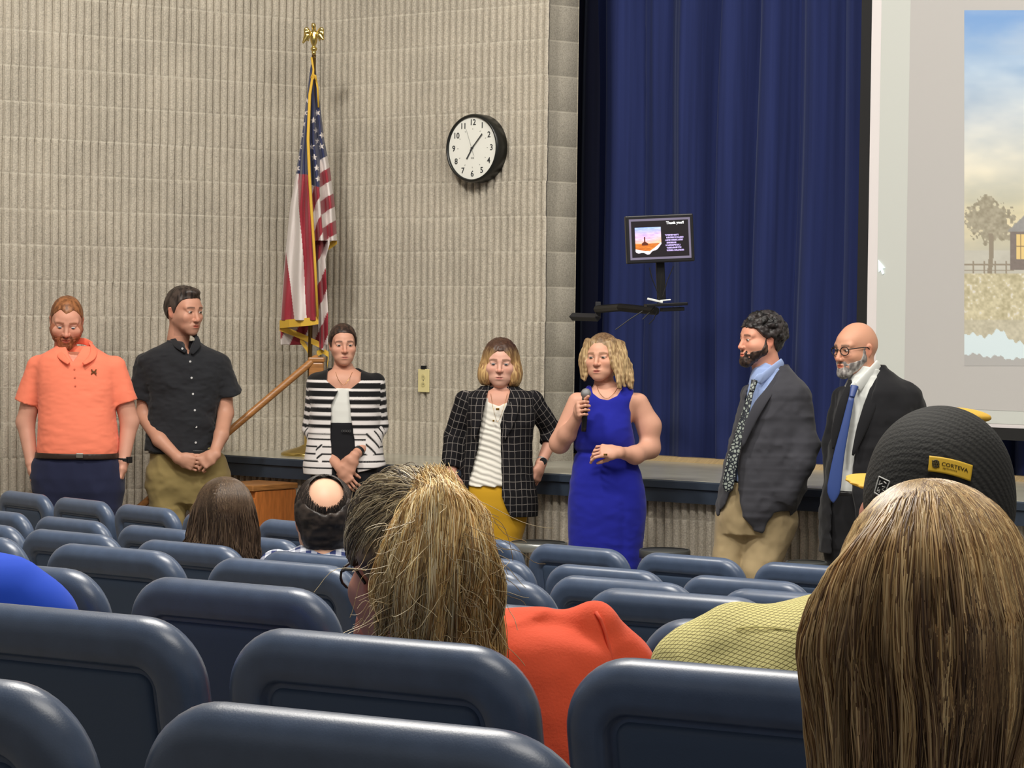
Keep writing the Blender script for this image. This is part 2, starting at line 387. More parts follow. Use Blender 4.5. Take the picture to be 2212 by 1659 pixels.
def arcpos(row, s):
    d, z = ROWS[row]; R_ = RC-d; phi = s/R_; a = math.radians(27.96176)
    n0 = np.array([math.sin(a), math.cos(a)]); t0 = np.array([math.cos(a), -math.sin(a)])
    u = -n0*math.cos(phi)+t0*math.sin(phi); tt = n0*math.sin(phi)+t0*math.cos(phi)
    c = Q+u*R_; return c, tt, z
SEATS = dict(G=[-.57, -.03, .52], F=[-1.58, -1.025, -.50, .02], E=[-1.96, -1.42, -.88, -.34], D=[-3.25, -2.70, -2.15, -1.61, -1.07, -.53],
             C=[-4.38, -3.91, -3.38, -2.85, -2.32, -1.79, -1.26, -.73], B=[-5.58, -5.07, -4.545, -4.02, -3.495, -2.97, -2.45, -1.925, -1.40],
             A=[-6.74, -6.23, -5.72, -5.21, -4.70, -4.19, -3.68, -3.17, -2.66, -2.15, -1.64])
SL = dict(
 A=['cut by the left edge of the picture', "below the coral-shirted man's navy trousers", "below the black-shirted man's khaki trousers", 'mostly hidden behind the brown-haired woman', 'between the brown-haired woman and the balding man', 'hidden behind the balding man and the ponytail woman', 'showing only its right end beside the ponytail', 'in front of the blue dress with its rear panel corner showing', "in front of the grey-coat man's khaki legs", 'peeking out just left of the highlighted hair', "hidden behind the nearest woman's head"],
 B=['cut by the left edge of the picture', 'second from the left edge', 'just left of the brown-haired woman', 'partly hidden behind the brown-haired woman', 'behind the plaid shirt of the balding man', 'hidden behind the ponytail woman', 'just right of the ponytail, below the blue dress', 'right of centre, left of the highlighted hair', "hidden behind the nearest woman's head"],
 C=['cut by the left edge of the picture', 'left of the one the brown-haired woman sits in', 'that the brown-haired woman sits in', 'that the balding man sits in', 'hidden behind the ponytail woman', 'long top edge showing right of the ponytail', 'ending at the left side of the highlighted hair', "hidden behind the nearest woman's head"],
 D=['cut by the left edge beside the bright blue shirt', 'whole top showing at the left of the picture', 'left of the ponytail woman, behind the balding man', 'rounded right end showing right of the ponytail', "above the coral shoulder, left of the yellow shirt", "hidden behind the nearest woman's head"],
 E=['just right of the bright blue shirt', 'whole top showing left of the ponytail woman', 'hidden behind the ponytail woman', 'whose rounded left end shows beside the yellow shirt'],
 F=['that the bright blue shirt sits in, outside the left edge', 'large, at the left edge below the bright blue shirt', "that the ponytail woman leans on, centre of the picture", 'that the yellow-shirted man leans on, left of the highlighted hair'],
 G=['nearest, cut by the bottom left corner', 'nearest, widest across the bottom of the picture', "under the nearest woman's hair, below the picture"])
RN = dict(A='front row', B='second row', C='third row', D='fourth row', E='fifth row', F='sixth row', G='rearmost row')
for row, ss in SEATS.items():
    for k, s in enumerate(ss):
        c, tt, z = arcpos(row, s+(.037 if row == 'G' else -.03)); z -= dict(A=.008, B=.004, C=.004, D=.005, E=.008, F=.008, G=-.009)[row]
        o = seat0 if first_seat[0] else dup(seat0); first_seat[0] = False
        o.location = (c[0], c[1], z-SEATH-(.085 if (row, s) == ('G', .52) else 0)); o.rotation_euler = (0, 0, math.atan2(tt[1], tt[0]))
        lab = 'blue-grey %s seat %s' % (RN[row], SL[row][k])
        tag(o, lab, 'auditorium seat', 'auditorium seats of the '+RN[row])
# ================================================================ implicit surface modeller
class Ell:
    def __init__(s, c, r, R=None, k=.01, op='u'): s.c = np.array(c, float); s.r = np.array(r, float); s.R = np.eye(3) if R is None else np.array(R); s.k = k; s.op = op
    def bb(s): m = np.max(s.r) if not np.allclose(s.R, np.eye(3)) else s.r; return s.c-m, s.c+m
    def d(s, P):
        q = (P-s.c)@s.R; a = np.sqrt(((q/s.r)**2).sum(-1)); b = np.sqrt(((q/s.r**2)**2).sum(-1))+1e-9; return a*(a-1)/b
    def xf(s, T, A, sc):
        s.c = A@(s.c*sc)+T; s.r = s.r*sc; s.R = A@s.R; s.k *= sc; return s
class Cap:
    """tapered capsule; flat=(bool,bool) cuts an end square; sq = squash of the section along axis v"""
    def __init__(s, a, b, ra, rb=None, k=.01, op='u', flat=(0, 0), sq=None):
        s.a = np.array(a, float); s.b = np.array(b, float); s.ra = ra; s.rb = ra if rb is None else rb; s.k = k; s.op = op; s.flat = flat; s.sq = sq
    def bb(s):
        m = max(s.ra, s.rb)*1.05*(max(1, s.sq[1]) if s.sq else 1); return np.minimum(s.a, s.b)-m, np.maximum(s.a, s.b)+m
    def d(s, P):
        ab = s.b-s.a; L = np.linalg.norm(ab)+1e-9; u = ab/L; q = P-s.a; t = q@u
        if s.sq:                                     # stretch the section along a direction
            v = np.array(s.sq[0], float); v = v-u*(v@u); v /= np.linalg.norm(v); c = q@v; q = q-c[..., None]*v*(1-1/s.sq[1])
        tc = np.clip(t/L, 0, 1); w = q-tc[..., None]*ab; r = s.ra+(s.rb-s.ra)*tc
        D = np.sqrt((w**2).sum(-1))-r
        if s.flat[0]: D = np.maximum(D, -t)
        if s.flat[1]: D = np.maximum(D, t-L)
        return D
    def t(s, P): ab = s.b-s.a; return ((P-s.a)@ab)/np.linalg.norm(ab)
    def xf(s, T, A, sc):
        s.a = A@(s.a*sc)+T; s.b = A@(s.b*sc)+T; s.ra *= sc; s.rb *= sc; s.k *= sc
        if s.sq: s.sq = (A@np.array(s.sq[0], float), s.sq[1])
        return s
class Loft:
    """stack of horizontal superellipse sections: rows (z, cx, cy, a, b)"""
    def __init__(s, rows, e=2.3, k=.02, op='u', yaw=0., capz=.0):
        r = np.array(sorted(rows), float); s.e = e; s.k = k; s.op = op; s.yaw = yaw; s.rows = r
        zz = np.linspace(r[0, 0], r[-1, 0], 80); s.zz = zz
        F = np.stack([np.interp(zz, r[:, 0], r[:, j]) for j in range(1, 5)], 1)
        K = np.array([1, 2, 3, 4, 3, 2, 1.]); K /= K.sum(); Fp = np.pad(F, ((3, 3), (0, 0)), mode='edge')
        s.F = np.stack([np.convolve(Fp[:, j], K, 'valid') for j in range(4)], 1)
    def bb(s):
        m = max(s.F[:, 2].max(), s.F[:, 3].max()); return np.array([(s.F[:, 0]).min()-m, s.F[:, 1].min()-m, s.zz[0]]), np.array([s.F[:, 0].max()+m, s.F[:, 1].max()+m, s.zz[-1]])
    def d(s, P):
        z = P[..., 2]; g = [np.interp(z, s.zz, s.F[:, j]) for j in range(4)]
        dx = P[..., 0]-g[0]; dy = P[..., 1]-g[1]; c, n = math.cos(s.yaw), math.sin(s.yaw); dx, dy = dx*c+dy*n, -dx*n+dy*c
        q = (np.abs(dx/g[2])**s.e+np.abs(dy/g[3])**s.e)**(1/s.e)
        D = (q-1)*np.minimum(g[2], g[3]); D = np.where(q > 1, np.maximum(D, (q-1)/(q+1e-9)*np.sqrt(dx*dx+dy*dy)*.8), D)
        e = np.maximum(s.zz[0]-z, z-s.zz[-1]); return np.maximum(D, e)
def poly2d(P2, poly):
    """signed distance to a polygon, negative inside"""
    poly = np.array(poly, float); n = len(poly); D = np.full(P2.shape[:-1], 1e9); sgn = np.ones(P2.shape[:-1])
    for i in range(n):
        a = poly[i]; b = poly[i-1]; e = b-a; w = P2-a; t = np.clip((w@e)/(e@e+1e-12), 0, 1); q = w-t[..., None]*e
        D = np.minimum(D, (q**2).sum(-1))
        c1 = P2[..., 1] >= a[1]; c2 = P2[..., 1] < b[1]; c3 = e[0]*w[..., 1] > e[1]*w[..., 0]
        fl = (c1 & c2 & c3) | (~c1 & ~c2 & ~c3); sgn = np.where(fl, -sgn, sgn)
    return sgn*np.sqrt(D)
class Cut:
    """prism through the x-z plane: op 's' removes it, 'i' keeps it; yr = y range"""
    def __init__(s, poly, op='s', yr=(-99, 99), k=.004): s.poly = np.array(poly, float); s.op = op; s.yr = yr; s.k = k
    def bb(s):
        lo = s.poly.min(0); hi = s.poly.max(0); return np.array([lo[0], s.yr[0], lo[1]]), np.array([hi[0], s.yr[1], hi[1]])
    def d(s, P):
        D = poly2d(P[..., [0, 2]], s.poly); y = P[..., 1]; return np.maximum(D, np.maximum(s.yr[0]-y, y-s.yr[1]))
def smin(a, b, k):
    h = np.maximum(k-np.abs(a-b), 0)/k; return np.minimum(a, b)-h*h*k*.25
def nets(D, o, h):
    """naive surface nets on a dense array"""
    S = D < 0; nx, ny, nz = D.shape
    c = np.zeros((nx-1, ny-1, nz-1), np.int8)
    for i in (0, 1):
        for j in (0, 1):
            for k in (0, 1): c += S[i:nx-1+i, j:ny-1+j, k:nz-1+k]
    act = (c > 0) & (c < 8); idx = np.argwhere(act)
    if len(idx) == 0: return np.zeros((0, 3)), np.zeros((0, 4), int)
    vid = -np.ones(act.shape, np.int32); vid[act] = np.arange(len(idx))
    acc = np.zeros((len(idx), 3)); cnt = np.zeros(len(idx))
    ix, iy, iz = idx.T
    for ax in range(3):
        e = np.eye(3, dtype=int)[ax]; oth = [q for q in range(3) if q != ax]
        for u in (0, 1):
            for v in (0, 1):
                off = np.zeros(3, int); off[oth[0]] = u; off[oth[1]] = v
                a = D[ix+off[0], iy+off[1], iz+off[2]]; b = D[ix+off[0]+e[0], iy+off[1]+e[1], iz+off[2]+e[2]]
                m = (a < 0) != (b < 0); t = np.where(m, a/(a-b+1e-12), 0); p = np.tile(off, (len(idx), 1)).astype(float); p[:, ax] += t
                acc[m] += p[m]; cnt[m] += 1
    V = (idx+acc/cnt[:, None])*h+o
    Fs = []
    for ax in range(3):
        a = [slice(1, -1)]*3; a[ax] = slice(0, -1); b = [slice(1, -1)]*3; b[ax] = slice(1, None)
        s0 = S[tuple(a)]; s1 = S[tuple(b)]; m = s0 != s1; e = np.argwhere(m); fl = s0[m]
        e = e+np.array([0 if q == ax else 1 for q in range(3)])
        o1, o2 = [(1, 2), (2, 0), (0, 1)][ax]; u = np.eye(3, dtype=int)[o1]; v = np.eye(3, dtype=int)[o2]
        q = [vid[tuple((e-g).T)] for g in (0*u, u, u+v, v)]
        f = np.stack(q, 1); f = np.where(fl[:, None], f, f[:, ::-1]); Fs.append(f[(f >= 0).all(1)])
    return V, np.concatenate(Fs)[:, ::-1]
def field(prims, P, lo, hi, shape, disp=None):
    pass
def sculpt(prims, h, box=None, disp=None, excl=None, pad=.02, post=None):
    """mesh a list of primitives; excl = boxes left to finer passes"""
    if box is None:
        L = np.array([p.bb()[0] for p in prims if p.op == 'u']).min(0)-pad; H = np.array([p.bb()[1] for p in prims if p.op == 'u']).max(0)+pad
    else: L, H = np.array(box[0], float), np.array(box[1], float)
    n = np.ceil((H-L)/h).astype(int)+2
    ax = [(L[i]+h*np.arange(n[i])).astype(np.float32) for i in range(3)]
    D = np.full(n, .5, np.float32)
    for p in prims:
        lo, hi = p.bb(); m = p.k*1.0+2.5*h+(.006 if p.op == 'u' else 0)
        if p.op == 'i': i0 = [0, 0, 0]; i1 = list(n)
        else:
            i0 = [int(max(0, np.floor((lo[i]-m-L[i])/h))) if np.isfinite(lo[i]) else 0 for i in range(3)]; i1 = [int(min(n[i], np.ceil((hi[i]+m-L[i])/h)+1)) for i in range(3)]
        if any(i1[i] <= i0[i] for i in range(3)): continue
        sl = tuple(slice(i0[i], i1[i]) for i in range(3))
        G = np.stack(np.meshgrid(*[ax[i][sl[i]] for i in range(3)], indexing='ij'), -1)
        d = p.d(G).astype(np.float32)
        if p.op == 'u': D[sl] = smin(D[sl], d, p.k)
        elif p.op == 's': D[sl] = -smin(-D[sl], d, p.k)
        elif p.op == 'i': D[sl] = -smin(-D[sl], -d, p.k)
        del G
    if disp is not None:
        m = np.abs(D) < .035; I = np.argwhere(m); Pm = np.stack([ax[i][I[:, i]] for i in range(3)], 1).astype(float)
        D[m] += disp(Pm).astype(np.float32)
    if box is None:
        for a in range(3):
            s_ = [slice(None)]*3; s_[a] = 0; D[tuple(s_)] = .1; s_[a] = -1; D[tuple(s_)] = .1
    V, Fc = nets(D, L, h)
    if excl is not None and len(Fc):
        c = V[Fc].mean(1); keep = np.ones(len(Fc), bool)
        for (a, b) in excl: keep &= ~((c > np.array(a)+h*.6).all(1) & (c < np.array(b)-h*.6).all(1))
        Fc = Fc[keep]; u, inv = np.unique(Fc, return_inverse=True); V = V[u]; Fc = inv.reshape(-1, 4)
    return V, Fc
def evald(prims, P):
    D = np.full(len(P), .5)
    for p in prims:
        d = p.d(P)
        if p.op == 'u': D = smin(D, d, p.k)
        elif p.op == 's': D = -smin(-D, d, p.k)
        elif p.op == 'i': D = -smin(-D, -d, p.k)
    return D
def joinVF(parts):
    V = []; Fc = []; k = 0
    for v, f in parts: V.append(v); Fc.append(f+k); k += len(v)
    return np.concatenate(V), np.concatenate(Fc)
def rotz(a): c, s = math.cos(a), math.sin(a); return np.array([[c, -s, 0], [s, c, 0], [0, 0, 1.]])
def rotx(a): c, s = math.cos(a), math.sin(a); return np.array([[1, 0, 0], [0, c, -s], [0, s, c.real]])
def roty(a): c, s = math.cos(a), math.sin(a); return np.array([[c, 0, s], [0, 1, 0], [-s, 0, c]])
# ---------------------------------------------------------------- head (local: face to -y, eye line z=0, up z)
def head_prims(g='m', jaw=1., nose=1., chin=1., ears=True, neck=True, fat=0., lipz=0., open_=0.):
    f = 1 if g == 'm' else .94
    L = [Ell((0, .014, .034), (.074*f, .094, .084), k=.01),
         Ell((0, .030, .012), (.071*f, .080, .070), k=.02),
         Ell((0, -.030, -.028), (.057*jaw+fat, .060, .070), k=.035),
         Ell((0, -.045, .034), (.056*f, .045, .044), k=.02),
         Cap((-.050*jaw-fat, -.002, -.044), (-.018, -.062, -.094), .018+fat*.6, .015+fat*.4, k=.03), Cap((.050*jaw+fat, -.002, -.044), (.018, -.062, -.094), .018+fat*.6, .015+fat*.4, k=.03),
         Ell((0, -.072*1.0, -.098), (.022*chin, .018, .017*chin), k=.022),
         Ell((0, -.075, -.068), (.032, .022, .022), k=.02)]
    for s in (-1, 1):
        L += [Cap((s*(.047*jaw+fat), -.036, -.030), (s*(.034*jaw+fat), -.052, -.068), .019, .017, k=.03), Ell((s*.040, -.060, -.026), (.024+fat, .024, .021), k=.024),
              Cap((s*.047, -.070, .023), (s*.012, -.084, .019), .009 if g == 'm' else .006, .008, k=.016),
              Ell((s*.032, -.099, .003), (.018, .016, .012), k=.014, op='s'),
              Ell((s*.032, -.076, .0015), (.0150, .0115, .0090), k=.005),
              Cap((s*.045, -.076, .0085), (s*.019, -.082, .0085), .0042, .0045, k=.006),
              Cap((s*.044, -.076, -.0085), (s*.020, -.081, -.0095), .0030, .0030, k=.008)]
    n = nose
    L += [Cap((0, -.086, .012), (0, -.104*1.0, -.030*n), .0075, .0105*n, k=.012), Ell((0, -.107, -.034*n), (.0095*n, .010, .0095*n), k=.008)]
    for s in (-1, 1): L += [Ell((s*.0125*n, -.096, -.036*n), (.0075, .0105, .0075), k=.006), Ell((s*.0065, -.103, -.0445*n), (.0035, .0045, .0025), k=.002, op='s')]
    z = -.068+lipz
    L += [Cap((-.017, -.089, z+.004), (.017, -.089, z+.004), .0050, k=.007), Ell((0, -.094, z+.0045), (.013, .007, .0052), k=.006),
          Cap((-.014, -.089, z-.006), (.014, -.089, z-.006), .0058, k=.007), Ell((0, -.093, z-.0065), (.013, .008, .0058), k=.006),
          Ell((0, -.100, z-.0006-open_), (.022, .0085, .0016+open_), k=.003, op='s'),
          Ell((0, -.100, -.055), (.005, .008, .008), k=.008, op='s')]
    if g == 'm':
        for s in (-1, 1): L += [Cap((s*.018, -.097, -.038), (s*.028, -.086, -.058), .0012, k=.008, op='s')]
    if ears:
        for s in (-1, 1):
            x = s*.0745*f
            L += [Ell((x, .012, -.008), (.0075, .017, .029), rotz(-s*.35)@rotx(-.15), k=.006), Ell((x+s*.004, .014, .008), (.0065, .014, .015), rotz(-s*.35), k=.004),
                  Ell((x+s*.009, .010, -.006), (.004, .009, .016), rotz(-s*.35), k=.004, op='s')]
    if neck:
        r = .054 if g == 'm' else .046
        L += [Cap((0, .022, -.055), (0, .042, -.21), r, r*1.08, k=.03)]
    return L
def head_color(q, skin, g='m', beard=None, brow=(70, 50, 38), lip=None, blush=1., stubble=None, seed=1, mous=True, browth=1.):
    """q = head-local points; returns linear colours"""
    n = len(q); c = np.tile(s2l(skin), (n, 1)); x, y, z = q.T; ax_ = np.abs(x)
    def mixc(m, col, lin=False):
        t = s2l(col) if not lin else col; mm = np.clip(m, 0, 1)[:, None]; c[:] = c*(1-mm)+t*mm
    sk = np.array(skin, float)
    nz = vnoise(q, 22, seed, 3)
    mixc(np.clip(nz*.30, 0, .2), np.clip(sk*np.array([1.0, .86, .82]), 0, 255))
    ch = np.exp(-(((ax_-.042)/.017)**2+((z+.028)/.018)**2)); ch = ch*(y < -.03)
    mixc(ch*.20*blush, np.clip(sk*np.array([1.0, .76, .72]), 0, 255))
    nt_ = np.exp(-((ax_/.014)**2+((z+.034)/.014)**2))*(y < -.085); mixc(nt_*.36*blush, np.clip(sk*np.array([1.0, .74, .70]), 0, 255))
    er = np.clip((ax_-.069)/.006, 0, 1)*np.exp(-((z+.008)/.030)**4-((y-.014)/.026)**4); mixc(er*.35, np.clip(sk*np.array([1.0, .70, .66]), 0, 255))
    st = stubble
    if st is not None:
        m = (y < .0)*np.clip((-.040-z+.25*np.maximum(0, -y-.05)*0)/.012, 0, 1)*np.clip(1-(np.abs(z+.067) < .008)*(ax_ < .019)*1., 0, 1)*(z > -.125); mixc(m*st[1], st[0])
    lipc = lip if lip is not None else np.clip(sk*np.array([.86, .58, .56]), 0, 255)
    if beard is not None:
        side = (ax_ > .050)*np.clip((.012-z)/.012, 0, 1)*(y < .004)*(y > -.07)
        low = np.clip((-.044-z-.10*np.maximum(0, .045-ax_))/.007, 0, 1)*(y < .01)*(z > -.125)
        mo = (np.abs(z+.052) < .0085)*(ax_ < .030)*(y < -.075) if mous else 0
        m = np.clip(np.maximum(np.maximum(side, low), mo)+nz*.25*(np.maximum(side, low) > .1), 0, 1)
        mixc(m*beard[1], beard[0])
    e = ((x/ .0205)**2+((z+.0695)/(.0085))**2)*1.
    lm = (y < -.080)*np.clip(1.6-e*1.3, 0, 1); mixc(lm*.85, lipc)
    mixc((y < -.085)*np.exp(-(ax_/.019)**4)*np.exp(-((z+.0685)/.0013)**2)*.85, (70, 30, 28))
    bz = .0205+.05*(ax_-.03)*(ax_ < .035)-.28*np.maximum(0, ax_-.037)+.004
    bm = (y < -.05)*(ax_ > .013)*(ax_ < .050)*np.exp(-((z-bz)/(.0042*browth))**2); mixc(bm*.85, brow)
    lz = .0072-.0040*((ax_-.032)/.012)**2
    lash = (y < -.062)*(ax_ > .017)*(ax_ < .047)*np.exp(-((z-lz)/.0016)**2); mixc(lash*.75, (45, 32, 28))
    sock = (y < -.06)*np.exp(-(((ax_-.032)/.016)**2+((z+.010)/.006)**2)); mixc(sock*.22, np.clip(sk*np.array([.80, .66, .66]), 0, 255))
    return c
def eye_mesh(name, c, A, iris, parent, sc=1.):
    """eyeball with painted white, iris and pupil"""
    n = 16; V = []; col = []
    for i in range(n+1):
        th = PI*i/n
        for j in range(n):
            ph = 2*PI*j/n; V.append((math.sin(th)*math.cos(ph), -math.cos(th), math.sin(th)*math.sin(ph)))
            a = th; col.append((25, 18, 16) if a < .30 else iris if a < .66 else (196, 180, 172))
    V = np.array(V)*np.array([.0128, .0120, .0076])*sc; V = V@A.T+c
    Fc = [(i*n+j, i*n+(j+1) % n, (i+1)*n+(j+1) % n, (i+1)*n+j) for i in range(n) for j in range(n)]
    o = me_obj(name, V, Fc, mat('eye', rough=.25, attr=True), parent, True, cols=s2l(np.array(col))); o.location = -parent.location; return o
class Head:
    def __init__(s, c, yaw=0, pitch=0, roll=0, sc=1., **kw):
        """c = world point of the eye-line centre of the skull; yaw>0 turns to image right"""
        s.c = np.array(c, float); s.A = roty(math.radians(roll))@rotz(math.radians(yaw))@rotx(math.radians(pitch)); s.sc = sc
        s.prims = [p.xf(s.c, s.A, sc) for p in head_prims(**kw)]
    def loc(s, P): return ((P-s.c)@s.A)/s.sc
    def w(s, p): return s.A@(np.array(p, float)*s.sc)+s.c
    def X(s, L): return [p.xf(s.c, s.A, s.sc) for p in L]
    def box(s, lo=(-.11, -.14, -.135), hi=(.11, .14, .15)):
        C = np.array([s.w((x, y, z)) for x in (lo[0], hi[0]) for y in (lo[1], hi[1]) for z in (lo[2], hi[2])]); return C.min(0), C.max(0)
    def eyes(s, parent, iris=(70, 60, 50), gaze=(0, 0)):
        G = rotz(math.radians(gaze[0]))@rotx(math.radians(gaze[1]))
        for q in (-1, 1): eye_mesh('eye', s.w((q*.032, -.0786, .0005)), s.A@G, iris, parent, s.sc)
m_skin = mat('skin', attr=True, rough=.5, bump=(500, .12, .0006), sss=.0, spec=.35)
def attr_cloth(name, rough=.85, b=(700, .25, .0006), sheen=.1, var=None): return mat(name, attr=True, rough=rough, bump=b, sheen=sheen, spec=.2, var=var)
def folds(amp, freq, seed, dirv=(0, 0, 1.), ridge=1.):
    """soft cloth creases: warped ridged noise"""
    def f(P):
        a = vnoise(P*np.array(dirv), freq, seed, 2); b = vnoise(P*np.array(dirv)*1.7, freq*1.4, seed+5, 2)
        return amp*((1-np.abs(a)*2.4)*-.6+.5*b)
    return f
# ---------------------------------------------------------------- hands
def hand_prims(wrist, dirv, palmn, size=1., curl=(.3, .35, .4, .45), spread=.10, thumb=(.5, .5), side=1, tcurl=.4):
    """wrist point, direction to knuckles, palm normal (side the fingers curl to); side=+1 thumb on dir x palmn"""
    u = np.array(dirv, float); u /= np.linalg.norm(u); n = np.array(palmn, float); n -= u*(n@u); n /= np.linalg.norm(n); v = np.cross(u, n)*side
    w = np.array(wrist, float); S = size; L = []
    L.append(Cap(w-u*.01*S, w+u*.03*S, .024*S, .026*S, k=.02, sq=(v, 1.20)))
    L.append(Cap(w+u*.03*S, w+u*.078*S, .0150*S, .0135*S, k=.02, sq=(v, 2.6)))
    ln = [(.040, .026, .021), (.044, .029, .022), (.041, .027, .021), (.032, .021, .018)]
    for i in range(4):
        off = (1.5-i)*.0205*S; b = w+u*(.083-.004*abs(i-1.2))*S+v*off; sp = (1.5-i)*spread
        c = curl[i] if np.ndim(curl) else curl; a = c*.9; p = b; r = (.0088-.0006*i)*S
        L.append(Cap(w+u*.045*S+v*off*.7, b, .010*S, r*1.10, k=.012))
        for j, l in enumerate(ln[i]):
            d = (u*math.cos(a)+n*math.sin(a)); d = d+v*math.sin(sp)*math.cos(a); d /= np.linalg.norm(d); e = p+d*l*S
            L.append(Cap(p, e, r*(1-.07*j), r*(1-.07*(j+1)), k=.004)); p = e; a += c*(1.5 if j == 0 else 1.)
    b = w+u*.022*S+v*.022*S; d = u*.62+v*thumb[0]+n*thumb[1]; d /= np.linalg.norm(d); e = b+d*.043*S
    L.append(Cap(b, e, .0150*S, .0115*S, k=.018))
    d2 = d*.8+u*tcurl+n*tcurl*.5-v*tcurl*.4; d2 /= np.linalg.norm(d2); f = e+d2*.031*S; L.append(Cap(e, f, .0105*S, .0095*S, k=.005))
    g_ = f+d2*.022*S; L.append(Cap(f, g_, .0095*S, .0075*S, k=.004)); return L
def limb(pts, rs, k=.02, flat=None, sq=None):
    L = []
    for i in range(len(pts)-1):
        fl = (0, 0)
        if flat and i == len(pts)-2: fl = (0, 1)
        L.append(Cap(pts[i], pts[i+1], rs[i], rs[i+1], k=k, flat=fl, sq=sq))
    return L
class Fn:
    """free-form region in head-local coordinates"""
    def __init__(s, f, head, op='i', k=.004, lo=(-.2, -.2, -.4), hi=(.2, .2, .2)):
        s.f = f; s.h = head; s.op = op; s.k = k; C = np.array([head.w((x, y, z)) for x in (lo[0], hi[0]) for y in (lo[1], hi[1]) for z in (lo[2], hi[2])]); s.l = C.min(0); s.u = C.max(0)
    def bb(s): return s.l, s.u
    def d(s, P): q = s.h.loc(P.astype(float)); return s.f(q[..., 0], q[..., 1], q[..., 2])
def hairline(ys, zs, xs=None):
    return lambda x, y, z: np.interp(y, ys, zs)-z+(0 if xs is None else xs(x, y))
def nrm(v): v = np.array(v, float); return v/np.linalg.norm(v)
def spath(pts, n=15):
    P_ = np.array([tuple(q)+(0,)*(3-len(q)) for q in pts], float); m = len(P_); t = np.linspace(0, m-1, n); i = np.clip(np.floor(t).astype(int), 0, m-2); f = (t-i)[:, None]; g = lambda j: P_[np.clip(j, 0, m-1)]
    p0, p1, p2, p3 = g(i-1), g(i), g(i+1), g(i+2); return .5*((2*p1)+(-p0+p2)*f+(2*p0-5*p1+4*p2-p3)*f*f+(-p0+3*p1-3*p2+p3)*f**3)
def onsurf(prims, px, py, lift=.0015):
    d = ray(px, py); d = d/np.linalg.norm(d); t_ = (p.Y-.30)/d[1]
    for _ in range(60):
        s_ = evald(prims, (CAM+d*t_)[None])[0]
        if s_ < lift: break
        t_ += max(s_-lift*.8, .0004)*.7
    return CAM+d*t_
class Person:
    def __init__(s, name, x, Y0, label, sex='m', rowfloor=False, px=None):
        s.Y = Y0; s.s = FPX/Y0; p = atY(x, 900, Y0); fz = float(floorz(p[0], p[1])) if rowfloor else 0.
        s.fz = fz; s.root = empty('person', (p[0], p[1], fz), label, 'person'); s.o = np.array([p[0], p[1], fz]); s.skin = []; s.hands = []
    def P(s, x, y, dy=0.): return atY(x, y, s.Y+dy)
    def par(s, o): o.location = tuple(-s.o); return o
    def px(s, v): return v/s.s
    def loft(s, rows, dy=0., e=2.3, k=.02, yaw=0., op='u', grow=0.):
        R = []
        for r in rows:
            py, xl, xr, b = r[:4]; c = r[4] if len(r) > 4 else 0; a = s.P((xl+xr)/2, py, dy+c); R.append((a[2], a[0], a[1], (xr-xl)/2/s.s+grow, b+grow))
        return Loft(R, e, k, op, yaw)
    def limb(s, pts, rs, k=.02, flat=None, sq=None): return limb([s.P(*p) for p in pts], rs, k, flat, sq)
    def ribbon(s, name, strips, mt, color=None, attrs=None, parent=None):
        """flat cloth strips: each (pts px, half widths m, half thickness, width direction)"""
        mb = MB()
        for pts, wd, th, vd in strips:
            Q_ = spath(pts, 15); P_ = [s.P(*q) for q in Q_]; wd = np.interp(np.linspace(0, len(wd)-1, 15), np.arange(len(wd)), wd); V = []; n = 12
            for i in range(15):
                u = nrm(P_[min(i+1, 14)]-P_[max(i-1, 0)]); v = np.array(vd, float); v = nrm(v-u*(v@u)); w_ = np.cross(u, v)
                for j in range(n): a = 2*PI*j/n; V.append(P_[i]+v*wd[i]*math.copysign(abs(math.cos(a))**.7, math.cos(a))+w_*th*math.sin(a))
            mb.add(V, [(i*n+j, i*n+(j+1) % n, (i+1)*n+(j+1) % n, (i+1)*n+j) for i in range(14) for j in range(n)]+[tuple(range(n))[::-1], tuple(14*n+j for j in range(n))])
        V = np.array(mb.v); cols = None if color is None else np.tile(s2l(color), (len(V), 1))
        o = me_obj(name, V, mb.f, mt, parent or s.root, True, cols, attrs(V) if attrs else None); s.par(o); return o
    def cut(s, poly, op='s', yr=(-.5, .5), k=.004): return Cut([s.P(x, y)[[0, 2]] for x, y in poly], op, (s.Y+yr[0], s.Y+yr[1]), k)
    def mesh(s, name, prims, h, mt, color=None, disp=None, attrs=None, parent=None, post=None, box=None):
        V, Fc = sculpt(prims, h, box=box, disp=disp)
        if post is not None: V = post(V)
        cols = None
        if color is not None: cols = np.tile(s2l(color), (len(V), 1)) if not callable(color) else color(V)
        A = attrs(V) if attrs else None
        o = me_obj(name, V, Fc, mt, parent or s.root, True, cols, A)
        if parent is None: s.par(o)
        return o
    def body(s, head, extra, colorf, hands=(), h=.008, hh=.0027, hf=.0026):
        """one continuous skin surface, finer at head and hands"""
        allp = list(extra)+([] if head is None else head.prims)
        for hp in hands: allp += hp
        boxes = []
        parts = []
        if head is not None: boxes.append((head.box(), hf))
        for hp in hands:
            lo = np.array([p.bb()[0] for p in hp]).min(0)-.004; hi = np.array([p.bb()[1] for p in hp]).max(0)+.004; boxes.append(((lo, hi), hh))
        parts.append(sculpt(allp, h, excl=[b for b, _ in boxes]))
        for i, (b, q) in enumerate(boxes): parts.append(sculpt(allp, q, box=b, excl=[c for c, _ in boxes[:i]] or None))
        V, Fc = joinVF([p for p in parts if len(p[1])])
        o = me_obj('body', V, Fc, m_skin, s.root, True, colorf(V)); s.par(o); return o
